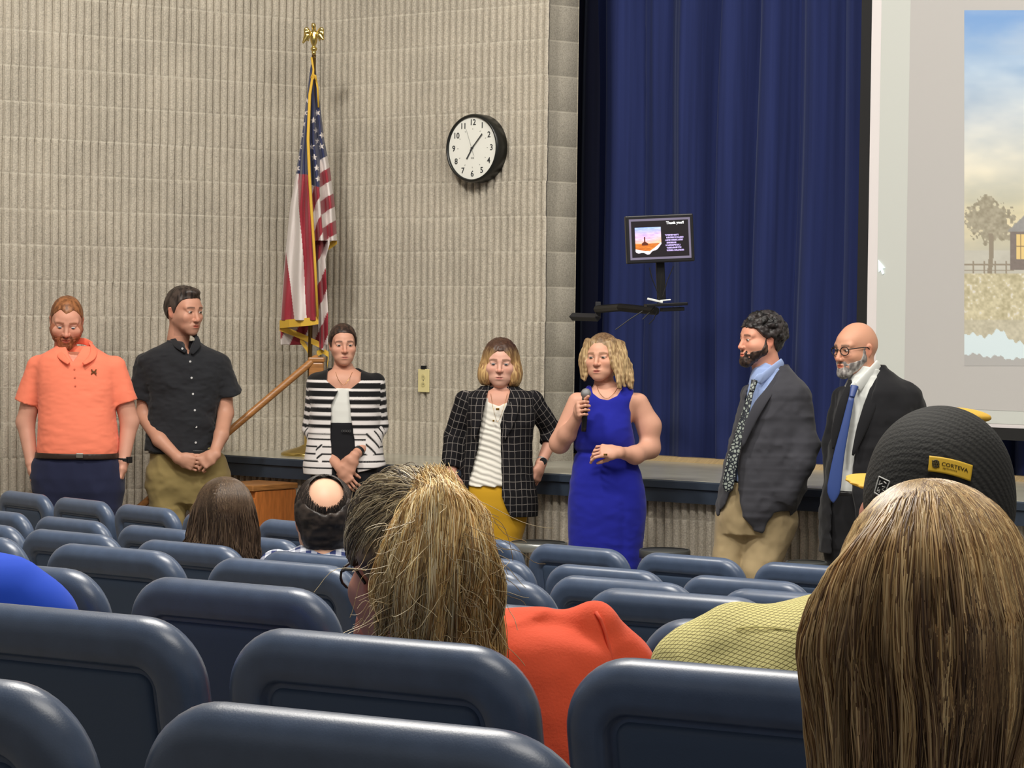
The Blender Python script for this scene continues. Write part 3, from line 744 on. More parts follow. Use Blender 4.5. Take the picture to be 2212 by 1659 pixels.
def skincol(head, skin, handcol=None, **kw):
    def f(V):
        q = head.loc(V); c = head_color(q, skin, **kw)
        far = (q[:, 2] < -.13); sk = np.array(handcol if handcol is not None else skin, float); nz = vnoise(V, 14, 3, 3)
        c2 = s2l(sk)[None]*(1+.10*nz[:, None])*np.array([1, 1-.0, 1])
        c[far] = c2[far]; return c
    return f
def haircol(a, b, fr=(90, 90, 9), seed=2, root=None, head=None, flow=None):
    A = s2l(a); B = s2l(b)
    def f(V):
        q = V if head is None else head.loc(V)
        n = vnoise(q*np.array(fr)/30., 30, seed, 2); t = np.clip(.5+n*1.6, 0, 1)[:, None]; c = A*(1-t)+B*t
        if root is not None and head is not None:
            m = np.clip(root[1](q), 0, 1)[:, None]; c = c*(1-m)+s2l(root[0])*m*(.75+.5*t)
        return c
    return f
m_hair = mat('hair', attr=True, rough=.45, bump=(260, .3, .001), spec=.4)
def hair_short(p, head, name, lo, hi, mask, thick=.008, amp=.003, fr=(70, 70, 30), h=.003, seed=4, extra=(), frc=(90, 90, 20), col=None):
    L = head.X([Ell((0, .014, .036), (.074+thick, .094+thick, .084+thick), k=.01), Ell((0, .030, .010), (.071+thick, .080+thick, .070+thick), k=.02)]+list(extra))
    L.append(Fn(mask, head))
    def disp(P): q = head.loc(P); return amp*vnoise(q*np.array(fr)/30., 30, seed, 2)
    return p.mesh(name, L, h, m_hair, col or haircol(lo, hi, frc, seed, head=head), disp)
def nrm(v): v = np.array(v, float); return v/np.linalg.norm(v)
def shoes(p, feet, m):
    for (x, dyy, yaw) in feet:
        a = p.P(x, 900, dyy); a = np.array([a[0], a[1], p.fz]); A = rotz(math.radians(yaw))
        L = [Ell((0, -.06, .035), (.048, .13, .045), k=.01), Ell((0, .06, .04), (.04, .07, .05), k=.02), Cap((0, .06, .03), (0, .06, .12), .042, .046, k=.02)]
        for q in L: q.xf(a, A, 1.)
        L.append(Cut([(a[0]-1, 0+p.fz), (a[0]+1, p.fz), (a[0]+1, p.fz+.5), (a[0]-1, p.fz+.5)], 'i'))
        p.mesh('shoe', L, .009, m)
# ================================================================ things on the walls and the stage
def rayplane(px, py, p0, n):
    d = ray(px, py); n = np.array(n, float); return CAM+d*((np.array(p0)-CAM)@n)/(d@n)
nF3 = np.array([nF[0], nF[1], 0]); dF3 = np.array([dF[0], dF[1], 0]); up = np.array([0, 0, 1.])
c3 = np.array([corner[0], corner[1], 0])
def text_mesh(txt, size, name='t'):
    cu = bpy.data.curves.new(name, 'FONT'); cu.body = txt; cu.size = size; cu.align_x = 'CENTER'; cu.align_y = 'CENTER'; cu.extrude = .0006; cu.offset = size*.012; cu.resolution_u = 3
    o = bpy.data.objects.new(name, cu); bpy.context.collection.objects.link(o); dg = bpy.context.evaluated_depsgraph_get(); dg.update()
    me = bpy.data.meshes.new_from_object(o.evaluated_get(dg)); V = np.array([v.co[:] for v in me.vertices]); Fc = [tuple(q.vertices) for q in me.polygons]
    bpy.data.objects.remove(o); bpy.data.curves.remove(cu); bpy.data.meshes.remove(me); return V, Fc
m_blackp = mat('black_case_plastic', (22, 24, 22), .35); m_face = mat('clock_face_white', (236, 236, 228), .6); m_ink = mat('dark_numeral_ink', (52, 54, 56), .6)
# clock
fc = rayplane(1019.5, 320, c3+nF3*.085, nF3); fc0 = fc-nF3*.085
Rc = np.stack([dF3, -nF3*1., up], 1)            # local x along wall, local y into the wall, z up
Rl = np.stack([dF3, up, nF3], 1)                # lathe axis -> towards the room
clk = empty('wall_clock', fc0, 'round black-cased wall clock with white face on the ribbed block wall', 'clock')
def addc(mb, name, m, root, o, smooth=False, bevel=0):
    ob = mb.build(name, m, root, smooth, bevel); ob.location = tuple(-np.array(root.location)); return ob
addc(MB().lathe([(0, .0), (.196, .0), (.200, .004), (.200, .075), (.196, .088), (.190, .093), (.184, .092), (.181, .084), (.1805, .076), (0, .076)], fc0, 64, Rl), 'case', m_blackp, clk, fc0, True)
addc(MB().lathe([(0, .079), (.181, .079)], fc0, 64, Rl), 'clock_face', m_face, clk, fc0)
q = MB(); tk = MB()
for h in range(1, 13):
    a = PI/2-h*PI/6; V, Fc = text_mesh(str(h), .048); V = V+np.array([.143*math.cos(a), .150*math.sin(a), 0]); q.add((V@Rl.T)+fc0+nF3*.0805, Fc)
    if 1:
        r0, r1, w_ = .108, .116, .002; tk = MB(); u = np.array([math.cos(a), math.sin(a), 0]); v = np.array([-u[1], u[0], 0]); P_ = np.array([u*r0-v*w_, u*r0+v*w_, u*r1+v*w_, u*r1-v*w_]); tk.add((P_@Rl.T)+fc0+nF3*.0802, [(0, 1, 2, 3)]); addc(tk, 'tick_mark', mat('tick_grey', (150, 150, 146)), clk, fc0)
addc(q, 'numerals', m_ink, clk, fc0)
def hand(name, ang, r0, r1, w0, w1, off, m):
    u = np.array([math.cos(ang), math.sin(ang), 0]); v = np.array([-u[1], u[0], 0]); P_ = np.array([u*r0-v*w0, u*r0+v*w0, u*r1+v*w1, u*r1-v*w1]); P2 = P_+np.array([0, 0, .001]); mb = MB(); mb.add((np.concatenate([P_, P2])@Rl.T)+fc0+nF3*off, [(3, 2, 1, 0), (4, 5, 6, 7), (0, 1, 5, 4), (1, 2, 6, 5), (2, 3, 7, 6), (3, 0, 4, 7)]); addc(mb, name, m, clk, fc0)
hand('hour_hand', PI/2-7.12*PI/6, -.02, .075, .0035, .0045, .083, m_ink); hand('minute_hand', PI/2-(7.2/60)*2*PI, -.02, .112, .003, .0035, .086, m_ink); hand('second_hand', PI/2-(56.5/60)*2*PI, -.045, .12, .0009, .0007, .089, mat('thin_grey', (140, 140, 140)))
addc(MB().lathe([(0, .092), (.006, .092), (.006, .08)], fc0, 12, Rl), 'hub', m_ink, clk, fc0)
q = MB()
for dx in (-.010, -.004, .002, .008): q.add((np.array([(dx, -.052, 0), (dx+.004, -.052, 0), (dx+.004, -.062, 0), (dx, -.062, 0)])@Rl.T)+fc0+nF3*.0803, [(0, 1, 2, 3)])
addc(q, 'dial_mark', mat('tick_grey'), clk, fc0)
# outlet plate
oc = rayplane(915.5, 822, c3+nF3*.012, nF3); out = empty('wall_outlet', oc, 'ivory wall plate on the ribbed block wall below the clock', 'wall plate')
m_iv = mat('ivory_plastic', (226, 214, 158), .4)
addc(MB().box(oc, (.086, .008, .138), Rc), 'plate', m_iv, out, oc, bevel=.002)
q = MB()
for s in (-1, 1): q.lathe([(0, .0075), (.015, .0075), (.016, .004)], oc+up*s*.022, 20, Rl)
addc(q, 'socket', mat('ivory_shade', (206, 194, 140), .4), out, oc)
q = MB()
for s in (-1, 1):
    for dx in (-.005, .005): q.box(oc+up*s*.022+dF3*dx+nF3*.008, (.002, .001, .008), Rc)
q.box(oc+nF3*.005, (.005, .002, .005), Rc); addc(q, 'slot', m_ink, out, oc)
addc(MB().box(oc+up*.079-dF3*.002, (.03, .018, .02), Rc), 'box_top', m_steel if 'm_steel' in globals() else m_ink, out, oc)
# ---------------------------------------------------------------- flag
m_gold = mat('polished_gold', (222, 196, 120), .18, metal=1); m_fr = mat('gold_fringe', (222, 178, 62), .7, bump=(500, .8, .002)); m_pole = mat('brass_pole', (96, 72, 34), .3, metal=.6)
FY = 15.35; base = atY(667, 966, FY); base[2] = ST
fl = empty('flag', base, 'furled stars and stripes flag with gold fringe on a stage floor stand', 'flag')
ptop = atY(678, 118, FY)
addc(MB().tube([base+up*.03, ptop], .013, 14), 'pole', m_pole, fl, base, True)
q = MB(); q.lathe([(0, 0), (.165, .0), (.165, .012), (.15, .022), (.06, .05), (.028, .065), (.026, .16), (.018, .165), (0, .165)], base+up*.0, 40); addc(q, 'flag_stand', m_gold, fl, base, True)
e0 = atY(678, 100, FY); sE = 365.
def epx(x, y, dy=0): return atY(x, y, FY+dy)
L = [Ell(epx(678, 84), (.022, .022, .040), k=.01), Cap(epx(678, 76), epx(678, 56, -.01), .015, .011, k=.012), Ell(epx(677, 55, -.008), (.013, .015, .014), k=.008), Cap(epx(678, 52, -.01), epx(673, 50, -.03), .005, .002, k=.004)]
for s in (-1, 1):
    L += [Cap(epx(678+s*5, 78), epx(678+s*16, 64, -.02), .012, .014, k=.012, sq=((0, 1, 0), .6)), Cap(epx(678+s*16, 66, -.02), epx(678+s*20, 84, -.03), .016, .007, k=.01, sq=((0, 1, 0), .5)), Cap(epx(678+s*11, 70, -.02), epx(678+s*12, 88, -.03), .013, .005, k=.008, sq=((0, 1, 0), .5))]
L += [Cap(epx(678, 92), epx(678, 102), .014, .008, k=.008), Ell(epx(678, 106), (.020, .020, .016), k=.004), Ell(epx(678, 114), (.014, .014, .010), k=.004), Cap(epx(678, 116), epx(678, 124), .010, .013, k=.003)]
for s in (-1, 1): L.append(Cap(epx(664 if s < 0 else 690, 76, -.03), epx(655 if s < 0 else 697, 92 if s < 0 else 84, -.035), .016, .007, k=.01, sq=((0, 1, 0), .5)))
DEFER_EAGLE = (L, fl, base, m_gold)
# cloth
Lx = ([138, 150, 205, 280, 375, 450, 560, 640, 700], [673, 671, 664, 655, 640, 627, 616, 610, 606]); Cx = ([138, 150, 205, 300, 370, 440, 560, 690, 760], [677, 676, 668, 665, 668, 672, 680, 687, 690])
Rx = ([138, 150, 205, 300, 360, 440, 528], [680, 681, 688, 699, 711, 722, 728]); R2x = ([528, 560, 680, 755, 770], [712, 703, 709, 708, 704])
RED = (150, 34, 50); WHT = (222, 212, 208); BLU = (34, 42, 84)
def star_mask(px, py, cx, cy, r, rot=0, sx=.72):
    dx = (px-cx)/sx; dy = py-cy; a = np.arctan2(dx, -dy)+rot; rr = np.hypot(dx, dy); k = np.abs(((a/(2*PI/5)) % 1)-.5)*2; lim = r*(.42+.58*k**1.7); return rr < lim
starsA = [(663, 217, 0), (660, 244, .2), (656, 268, .1), (652, 292, .3), (649, 317, .1), (645, 341, .2), (643, 364, .4)]; starsB = [(677, 260, .1), (682, 282, .2), (685, 305, .0), (695, 292, .4), (674, 317, .1), (694, 316, .2), (679, 340, .0), (684, 363, .1), (687, 386, .2), (686, 244, .3)]
def flagcol(px, py, part):
    c = np.zeros((len(px), 3)); 
    if part == 'A':
        lineR = np.interp(py, [545, 690, 720], [619, 637, 640]); lineW = np.interp(py, [375, 440, 520, 690, 720], [645, 646, 652, 663, 666]); ll = np.interp(py, *Lx)
        c[:] = WHT; c[(px > lineW)] = RED; m = (py > 545) & (px < lineR) & (px > ll+1.5+0*px); c[m] = RED
        m = py < 376+.1*(px-650); c[m] = BLU
        for (x, y, r) in starsA: c[m & star_mask(px, py, x, y, 7.2, r)] = WHT
    elif part == 'B':
        f = (py-338-(-.62)*(px-700)); k = np.floor(f/30.5).astype(int) % 2; c[:] = np.where(k[:, None] == 0, np.array(WHT), np.array(RED))
        inner = px < np.interp(py, [398, 440, 528, 560], [689, 691, 699, 700]); g = (py+2.4*(px-690)-425)/46; k2 = np.floor(g).astype(int) % 2; ci = np.where(k2[:, None] == 0, np.array(WHT), np.array(RED)); c[inner] = ci[inner]
        m = (py < np.where(px < 690, 398+.3*(px-668), 345-.6*(px-692))); c[m] = BLU
        for (x, y, r) in starsB: c[m & star_mask(px, py, x, y, 7.4, r)] = WHT
    else:
        g = (py+2.1*(px-690)-505)/52; k = np.floor(g).astype(int) % 2; c[:] = np.where(k[:, None] == 0, np.array(RED), np.array(WHT))
    return s2l(c)
m_fab = mat('nylon_flag_cloth', attr=True, rough=.6, sheen=.2, bump=(60, .25, .004))
def panel(part, xl, xr, y0, y1, depth, nx, ny, ph, edge=0):
    t = np.linspace(0, 1, nx); y = np.linspace(y0, y1, ny); T, Yp = np.meshgrid(t, y, indexing='ij'); a = np.interp(Yp, *xl); b = np.interp(Yp, *xr); X = a+(b-a)*T
    if edge: Yp = Yp+edge*(T-.5)*np.clip((Yp-y1+60)/60, 0, 1)
    sp = np.clip((Yp-130)/260, .05, 1)
    dz = depth(T)*sp+.008*np.sin(Yp*.045+T*9+ph)*sp
    P_ = np.stack([atY(x_, y_, FY+d_) for x_, y_, d_ in zip(X.ravel(), Yp.ravel(), dz.ravel())]); return P_, grid_faces(nx, ny), flagcol(X.ravel(), Yp.ravel(), part)
PA = panel('A', Lx, Cx, 140, 692, lambda T: .02-.17*np.sin(T*PI*.62)-.02*np.sin(T*16), 70, 380, 0); PB = panel('B', Cx, Rx, 140, 520, lambda T: -.13+.19*T**1.2+.045*np.sin(T*13), 70, 300, 2); PC = panel('C', Cx, R2x, 500, 758, lambda T: -.06+.17*T+.04*np.sin(T*9+1), 60, 180, 1, edge=14)
Vv = []; Ff = []; Cc = []; k = 0
for (v, f, c) in (PA, PB, PC): Vv.append(v); Ff.append(f+k); Cc.append(c); k += len(v)
# back layer gives the furled cloth its thickness
v, f, c = panel('C', Lx, R2x, 470, 745, lambda T: .03+.05*np.sin(T*PI)+.02*np.sin(T*11), 50, 120, 3); Vv.append(v); Ff.append(f+k); Cc.append(c)
o = me_obj('flag_cloth', np.concatenate(Vv), np.concatenate(Ff), m_fab, fl, True, cols=np.concatenate(Cc)); o.location = tuple(-base)
sm = o.modifiers.new('s', 'SOLIDIFY'); sm.thickness = .003
q = MB()
def fringe(pts, w_):
    n = len(pts); V = []
    for (x, y, d) in pts:
        for s, dd in ((0, -.003), (1, -.003), (1, .004), (0, .004)): V.append(atY(x, y+s*w_, FY+d+dd))
    q.add(V, [(i*4+j, i*4+(j+1) % 4, (i+1)*4+(j+1) % 4, (i+1)*4+j) for i in range(n-1) for j in range(4)]+[(3, 2, 1, 0), (n*4-4, n*4-3, n*4-2, n*4-1)])
fringe([(604, 692, .02), (625, 690, -.07), (650, 688, -.13), (672, 686, -.15), (688, 683, -.15)], 17); addc(q, 'fringe', m_fr, fl, base); q = MB(); fringe([(703, 529, .07), (716, 521, .08), (728, 512, .08)], 15); addc(q, 'fringe', m_fr, fl, base); q = MB()
fringe([(604, 702, .03), (632, 712, .02), (660, 724, .0), (690, 738, -.02)], 13); fringe([(648, 726, .02), (662, 744, .01), (672, 764, .0)], 14); fringe([(684, 758, .0), (698, 752, .02), (710, 760, .03), (707, 784, .03)], 12)
addc(q, 'fringe', m_fr, fl, base)
q = MB(); q.tube([atY(x, y, FY+d) for x, y, d in ((673, 124, -.02), (677, 150, -.03), (676, 162, -.045), (669, 205, -.09), (665.5, 300, -.16), (668, 370, -.17), (672, 440, -.17), (680, 560, -.17), (686, 684, -.17))], [.006, .006, .007, .009, .009, .009, .009, .008, .008], 8)
q.tube([atY(x, y, FY+d) for x, y, d in ((681, 162, -.03), (686, 190, -.03), (688, 232, -.02))], .006, 8)
for i in range(26):
    a = rng(i).rand(3); q.tube([atY(676, 156, FY-.04), atY(671+a[0]*12, 164+a[1]*8, FY-.05-.02*a[2])], .0025, 5)
addc(q, 'gold_cord', m_fr, fl, base, True)
# ---------------------------------------------------------------- wooden stage steps and handrail
m_oak = mat('varnished_oak', (164, 112, 62), .35, var=(12, .25, (1, 1, 10)), bump=(60, .1, .001)); m_oak2 = mat('orange_pine', (188, 112, 54), .4, var=(10, .22, (8, 1, 1)))
def oncurve(xp, off, z):
    """point in front of the stage edge seen at pixel column xp"""
    i = np.argmin([abs(1106+FPX*(p_[0]/p_[1])-xp) for p_ in SE]); p_ = SE[i]+no[i]*off; return np.array([p_[0], p_[1], z]), np.array([tn[i][0], tn[i][1], 0]), np.array([no[i][0], no[i][1], 0])
pS, tS, nS = oncurve(606, .035, 0); st = empty('wooden_steps', pS, 'orange wooden steps against the stage below the flag', 'steps')
XS = np.stack([tS, nS, up], 1)
def bxl(mb, x, y, z, dx, dy, dz): return mb.box(pS+tS*x+nS*y+up*z, (dx, dy, dz), XS)
q = MB(); 
for i, (x, h) in enumerate(((.05, .77), (-.235, .52))): bxl(q, x, .19, (h-.035)/2, .28, .34, h-.035)
addc(q, 'step_box', m_oak2, st, pS, bevel=.004)
for i, (x, h) in enumerate(((.05, .77), (-.235, .52))):
    q = MB(); bxl(q, x-.01, .20, h-.016, .31, .38, .034); addc(q, 'tread', m_oak, st, pS, bevel=.006)
q = MB(); bxl(q, .05, .366, .66, .28, .012, .075); addc(q, 'apron', mat('orange_pine'), st, pS, bevel=.003)
q = MB(); c = pS+tS*(-.01)+nS*.361+up*.535; q.lathe([(0, .002), (.012, .002), (.016, 0)], c, 16, np.stack([tS, up*1.5, nS], 1)); addc(q, 'hand_hole', mat('dark_hole', (40, 20, 12), .9), st, pS)
ha = atY(488, 938, 14.75); hb = atY(672, 782, 14.9); hr = empty('handrail', (hb[0], hb[1], ST), 'oak stair handrail sloping down left from a square newel post', 'handrail')
d = nrm_ = (hb-ha)/np.linalg.norm(hb-ha)
q = MB(); q.tube([ha-d*.75, ha, hb, atY(680, 775, 14.92), atY(688, 773, 14.92)], [.021]*5, 12); addc(q, 'rail', m_oak, hr, None, True)
nb = atY(684, 800, 14.93); q = MB(); q.box((nb[0], nb[1], (ST+1.46)/2), (.085, .085, 1.46-ST)); q.box((nb[0], nb[1], 1.475), (.095, .095, .03)); addc(q, 'newel_post', m_oak, hr, None, bevel=.008)
lo = ha-d*.70; q = MB(); zf = 0; q.box((lo[0], lo[1], (lo[2]+zf)/2), (.05, .05, lo[2]-zf)); addc(q, 'lower_post', m_oak, hr, None, bevel=.004)
# ---------------------------------------------------------------- stools
m_st = mat('stool_metal', (170, 172, 168), .3, metal=.7); m_stk = mat('stool_dark', (66, 68, 66), .5)
def stool(px, py, Y, r, lab, mrim, mtop, grp=None):
    c = atY(px, py, Y); zt = c[2]; c[2] = 0; s_ = empty('round_stool', c, lab, 'stool', grp)
    addc(MB().lathe([(0, zt-.002), (r-.012, zt-.002), (r-.012, zt-.02)], c, 40), 'seat', mtop, s_, None, True); addc(MB().lathe([(r-.012, zt), (r-.004, zt+.001), (r, zt-.004), (r, zt-.040), (r-.01, zt-.044), (0, zt-.044)], c, 40), 'rim', mrim, s_, None, True)
    for k in range(4): a = PI/4+k*PI/2; addc(MB().tube([c+np.array([math.cos(a)*r*.7, math.sin(a)*r*.7, zt-.04]), c+np.array([math.cos(a)*r*1.15, math.sin(a)*r*1.15, 0.01])], .011, 8), 'leg', m_st, s_, None, True)
    q = MB(); n = 25; q.tube([c+np.array([math.cos(t)*r*.97, math.sin(t)*r*.97, .2]) for t in np.linspace(0, 2*PI, n)], .007, 6, cap=False); addc(q, 'foot_ring', m_st, s_, None, True)
stool(1163, 1171, 13.25, .150, 'round stool with a pale metal rim between the two women', m_st, m_stk)
stool(1436, 1187, 12.85, .128, 'dark round stool right of the woman in the blue dress', m_stk, m_stk)
stool(1742, 1213, 12.2, .10, 'low dark stool between the grey-jacket man and the black-suit man', m_stk, m_stk)
# ---------------------------------------------------------------- television on a wall arm
MY = 13.9; sM = FPX/MY; tv = empty('television', atY(1425, 515, MY), 'small black television on a folding wall arm showing a sunset slide', 'television')
tc = atY(1426, 515.5, MY); ra = math.radians(-1.6); yw = math.radians(4)
ux = np.array([math.cos(yw), math.sin(yw), 0]); ux = ux*math.cos(-ra*2)+up*math.sin(-ra*2); uz = up*math.cos(ra*1.6)+ux*math.sin(ra*1.6); uz = uz-ux*(uz@ux); uz /= np.linalg.norm(uz); un = np.cross(ux, uz); XT = np.stack([ux, un, uz], 1)   # un points away
if un[1] < 0: un = -un; XT = np.stack([ux, un, uz], 1)
Wt, Ht = 147/sM, 103/sM
addc(MB().box(tc+un*.03, (Wt, .06, Ht), XT), 'case', mat('tv_plastic', (28, 27, 30), .35), tv, None, bevel=.006)
def vgrid(name, cen, ux, uz, un, W_, H_, nx, ny, f, m, parent, off=-.002):
    a = np.linspace(-.5, .5, nx); b = np.linspace(.5, -.5, ny); A_, B_ = np.meshgrid(a, b, indexing='ij'); V = cen+A_.ravel()[:, None]*W_*ux+B_.ravel()[:, None]*H_*uz+un*off
    c = f(A_.ravel()+.5, .5-B_.ravel()); o = me_obj(name, V, grid_faces(nx, ny), m, parent, False, cols=s2l(np.clip(c, 0, 255))); o.location = tuple(-np.array(parent.location)) if parent is not None else (0, 0, 0); return o
m_scr = mat('lit_screen', attr=True, rough=.4, emit=1.5)
m_scr.node_tree.nodes['Principled BSDF'].inputs['Base Color'].default_value = (0, 0, 0, 1)
for l_ in list(m_scr.node_tree.links):
    if l_.to_socket.name == 'Base Color': m_scr.node_tree.links.remove(l_)
def tvpic(u, v):
    c = np.zeros((len(u), 3)); c[:] = (22, 14, 20)
    fr = (u > .005) & (u < .995) & (v > .0) & (v < 1); inn = (u > .035) & (u < .965) & (v > .055) & (v < .945); c[fr & ~inn] = (112, 104, 122)
    iu = (u-.095)/.42; iv = (v-.21)/.66; bot = .80+.08*np.sin(iu*3)-np.clip(iu-.55, 0, 1)*.55; im = (iu > 0) & (iu < 1) & (iv > 0) & (iv < bot)
    nz = vnoise(np.stack([u*3, v*9, v*0], 1), 5, 3, 4)
    sk = np.stack([np.interp(iv, [0, .25, .5, .75], [150, 205, 240, 250]), np.interp(iv, [0, .25, .5, .75], [180, 180, 185, 165]), np.interp(iv, [0, .25, .5, .75], [245, 240, 190, 90])], 1)+nz[:, None]*40+np.clip(iu-.6, 0, 1)[:, None]*np.array([40, 20, -60])
    gr = np.stack([200+60*nz, 110+60*nz, 40+30*nz], 1); ic = np.where((iv > .60)[:, None], gr, sk)
    barn = ((np.abs(iu-.36)-.12 < 0) & (iv > .52+.6*np.abs(iu-.36)) & (iv < .66)) | ((np.abs(iu-.36) < .02) & (iv > .36) & (iv < .6)); ic[barn] = (90, 40, 24)
    c[im] = ic[im]; pap = (iu > 0) & (iu < 1) & (iv >= bot) & (iv < bot+.10+.03*np.sin(iu*17)); c[pap] = (250, 235, 240)
    nb = vnoise(np.stack([u, v, u*0], 1), 160, 9, 1)
    for i, (a, b) in enumerate(((.58, .80), (.60, .88), (.58, .87), (.60, .76), (.585, .83), (.60, .84), (.60, .88))):
        y = .42+i*.062; c[(u > a) & (u < b) & (np.abs(v-y) < .019) & (nb > -.25)] = (190, 170, 225)
    return c
vgrid('screen', tc, ux, uz, un, Wt-.034, Ht-.036, 190, 130, tvpic, m_scr, tv)
V, Fc = text_mesh('Thank you!!', .020); q = MB(); q.add(V[:, :1]*ux+V[:, 1:2]*uz+tc+ux*.083+uz*.082-un*.004, Fc); addc(q, 'slide_title', mat('lit_white', (255, 255, 255), emit=1.2), tv, None)
m_arm = mat('black_bracket_metal', (20, 20, 22), .45, metal=.4)
am = tv
A = lambda x, y, Y_: atY(x, y, Y_)
q = MB(); q.box(A(1427, 600, MY+.07), (.045, .035, .24), XT); addc(q, 'upright', m_arm, am, None, bevel=.004)
q = MB(); q.box(A(1426, 520, MY+.075), (.10, .03, .10), XT); addc(q, 'mount_plate', m_arm, am, None, bevel=.004)
q = MB(); q.tube([A(1290, 668, 14.6), A(1340, 664, 14.2), A(1418, 672, 13.95)], .022, 8, flat=1); addc(q, 'arm_link', m_arm, am, None)
q = MB(); q.box(A(1292, 668, 14.62), (.03, .05, .085)); q.tube([A(1236, 684, 14.85), A(1292, 686, 14.65)], .024, 4); addc(q, 'wall_bracket', mat('grey_bracket', (54, 54, 58), .5, metal=.4), am, None, bevel=.003)
q = MB(); q.box(A(1438, 658, 13.85), (.22, .14, .016), XT); q.box(A(1452, 668, 13.85), (.12, .10, .02), XT); addc(q, 'shelf', m_arm, am, None, bevel=.003)
q = MB()
for pts in (((1403, 578), (1408, 600), (1420, 630), (1425, 655)), ((1455, 575), (1442, 605), (1432, 640)), ((1388, 690), (1410, 668), (1425, 650), (1428, 590)), ((1330, 712), (1360, 690), (1388, 672)), ((1420, 672), (1412, 690), (1402, 700))): q.tube([A(x, y, 13.84) for x, y in pts], .0028, 5)
addc(q, 'cable', mat('black_plastic', (20, 20, 22), .35), am, None)
rc = A(1425, 650, 13.84); rc_e = empty('remote_control', rc, 'white remote and papers lying on the television arm shelf', 'remote')
q = MB(); q.box(rc+np.array([-.02, 0, -.004]), (.10, .035, .012), roty(.22)); addc(q, 'body', mat('white_plastic', (226, 228, 226), .4), rc_e, None, bevel=.003) if False else None
def _roty(a): c_, s_ = math.cos(a), math.sin(a); return np.array([[c_, 0, s_], [0, 1, 0], [-s_, 0, c_]])
q = MB(); q.box(rc+np.array([-.025, 0, .002]), (.085, .04, .012), _roty(.22)); q.box(rc+np.array([.03, .02, .004]), (.06, .04, .008), _roty(-.1)); addc(q, 'casing', mat('white_plastic', (226, 228, 226), .4), rc_e, None, bevel=.003)
# ---------------------------------------------------------------- projector screen
sp0 = atY(1872, 700, 14.15); up3 = up; n3 = nF3
def SP(x, y, off=0): return rayplane(x, y, sp0+n3*off, n3)
zb = SP(2123, 922)[2]; zt = 5.6; a0 = SP(1872.5, 700); a0 = a0-up*a0[2]; 
def onS(s_, z, off=0): return a0+dF3*s_+up*z+n3*off
scn = empty('projection_screen', onS(1.5, zb), 'large projection screen with black border hanging in front of the curtain', 'screen')
m_scrw = mat('screen_fabric', (226, 220, 220), .9, bump=(300, .05, .0005))
wid = 3.6
q = MB(); q.add([onS(-.03, zb-.01, -.004), onS(wid, zb-.01, -.004), onS(wid, zt, -.004), onS(-.03, zt, -.004), onS(-.03, zb-.01, -.01), onS(wid, zb-.01, -.01), onS(wid, zt, -.01), onS(-.03, zt, -.01)], [(0, 1, 2, 3), (7, 6, 5, 4), (0, 4, 5, 1), (1, 5, 6, 2), (2, 6, 7, 3), (3, 7, 4, 0)]); addc(q, 'backing', m_arm, scn, None)
q = MB(); q.add([onS(0, zb), onS(wid-.05, zb), onS(wid-.05, zt), onS(0, zt)], [(0, 1, 2, 3)]); addc(q, 'screen_fabric', m_scrw, scn, None)
q = MB(); q.add([onS(-.065, zb-.06, .001), onS(0, zb-.06, .001), onS(0, zt, .001), onS(-.065, zt, .001)], [(0, 1, 2, 3)]); q.box(onS(wid/2, zb-.032), (wid, .03, .064), np.stack([dF3, n3, up], 1)); addc(q, 'black_border', mat('black_masking', (16, 16, 18), .7), scn, None)
m_proj = mat('projected_light', attr=True, rough=.9, emit=.22)
def gridpx(nx, ny, x0, x1, y0, y1, off, colf, name):
    X, Yp = np.meshgrid(np.linspace(x0, x1, nx), np.linspace(y0, y1, ny), indexing='ij'); V = np.stack([SP(a, b, off) for a, b in zip(X.ravel(), Yp.ravel())]); o = me_obj(name, V, grid_faces(nx, ny), m_proj, scn, False, cols=s2l(np.clip(colf(X.ravel(), Yp.ravel())*.93, 0, 255))); o.location = tuple(-np.array(scn.location)); return o
s1 = (SP(1905, 0)-a0)@dF3; s2_ = (SP(1968, 0)-a0)@dF3
def quad(sa, sb, z0, z1, off, col, name):
    V = [onS(sa, z0, off), onS(sb, z0, off), onS(sb, z1, off), onS(sa, z1, off)]; o = me_obj(name, V, [(0, 1, 2, 3)], m_proj, scn, False, cols=np.tile(s2l(col), (4, 1))); o.location = tuple(-np.array(scn.location))
quad(s1, wid-.06, zb+.02, zt-.1, .002, (186, 188, 182), 'projected_margin'); quad(s2_, wid-.06, zb+.09, zt-.1, .004, (174, 171, 168), 'projected_slide')
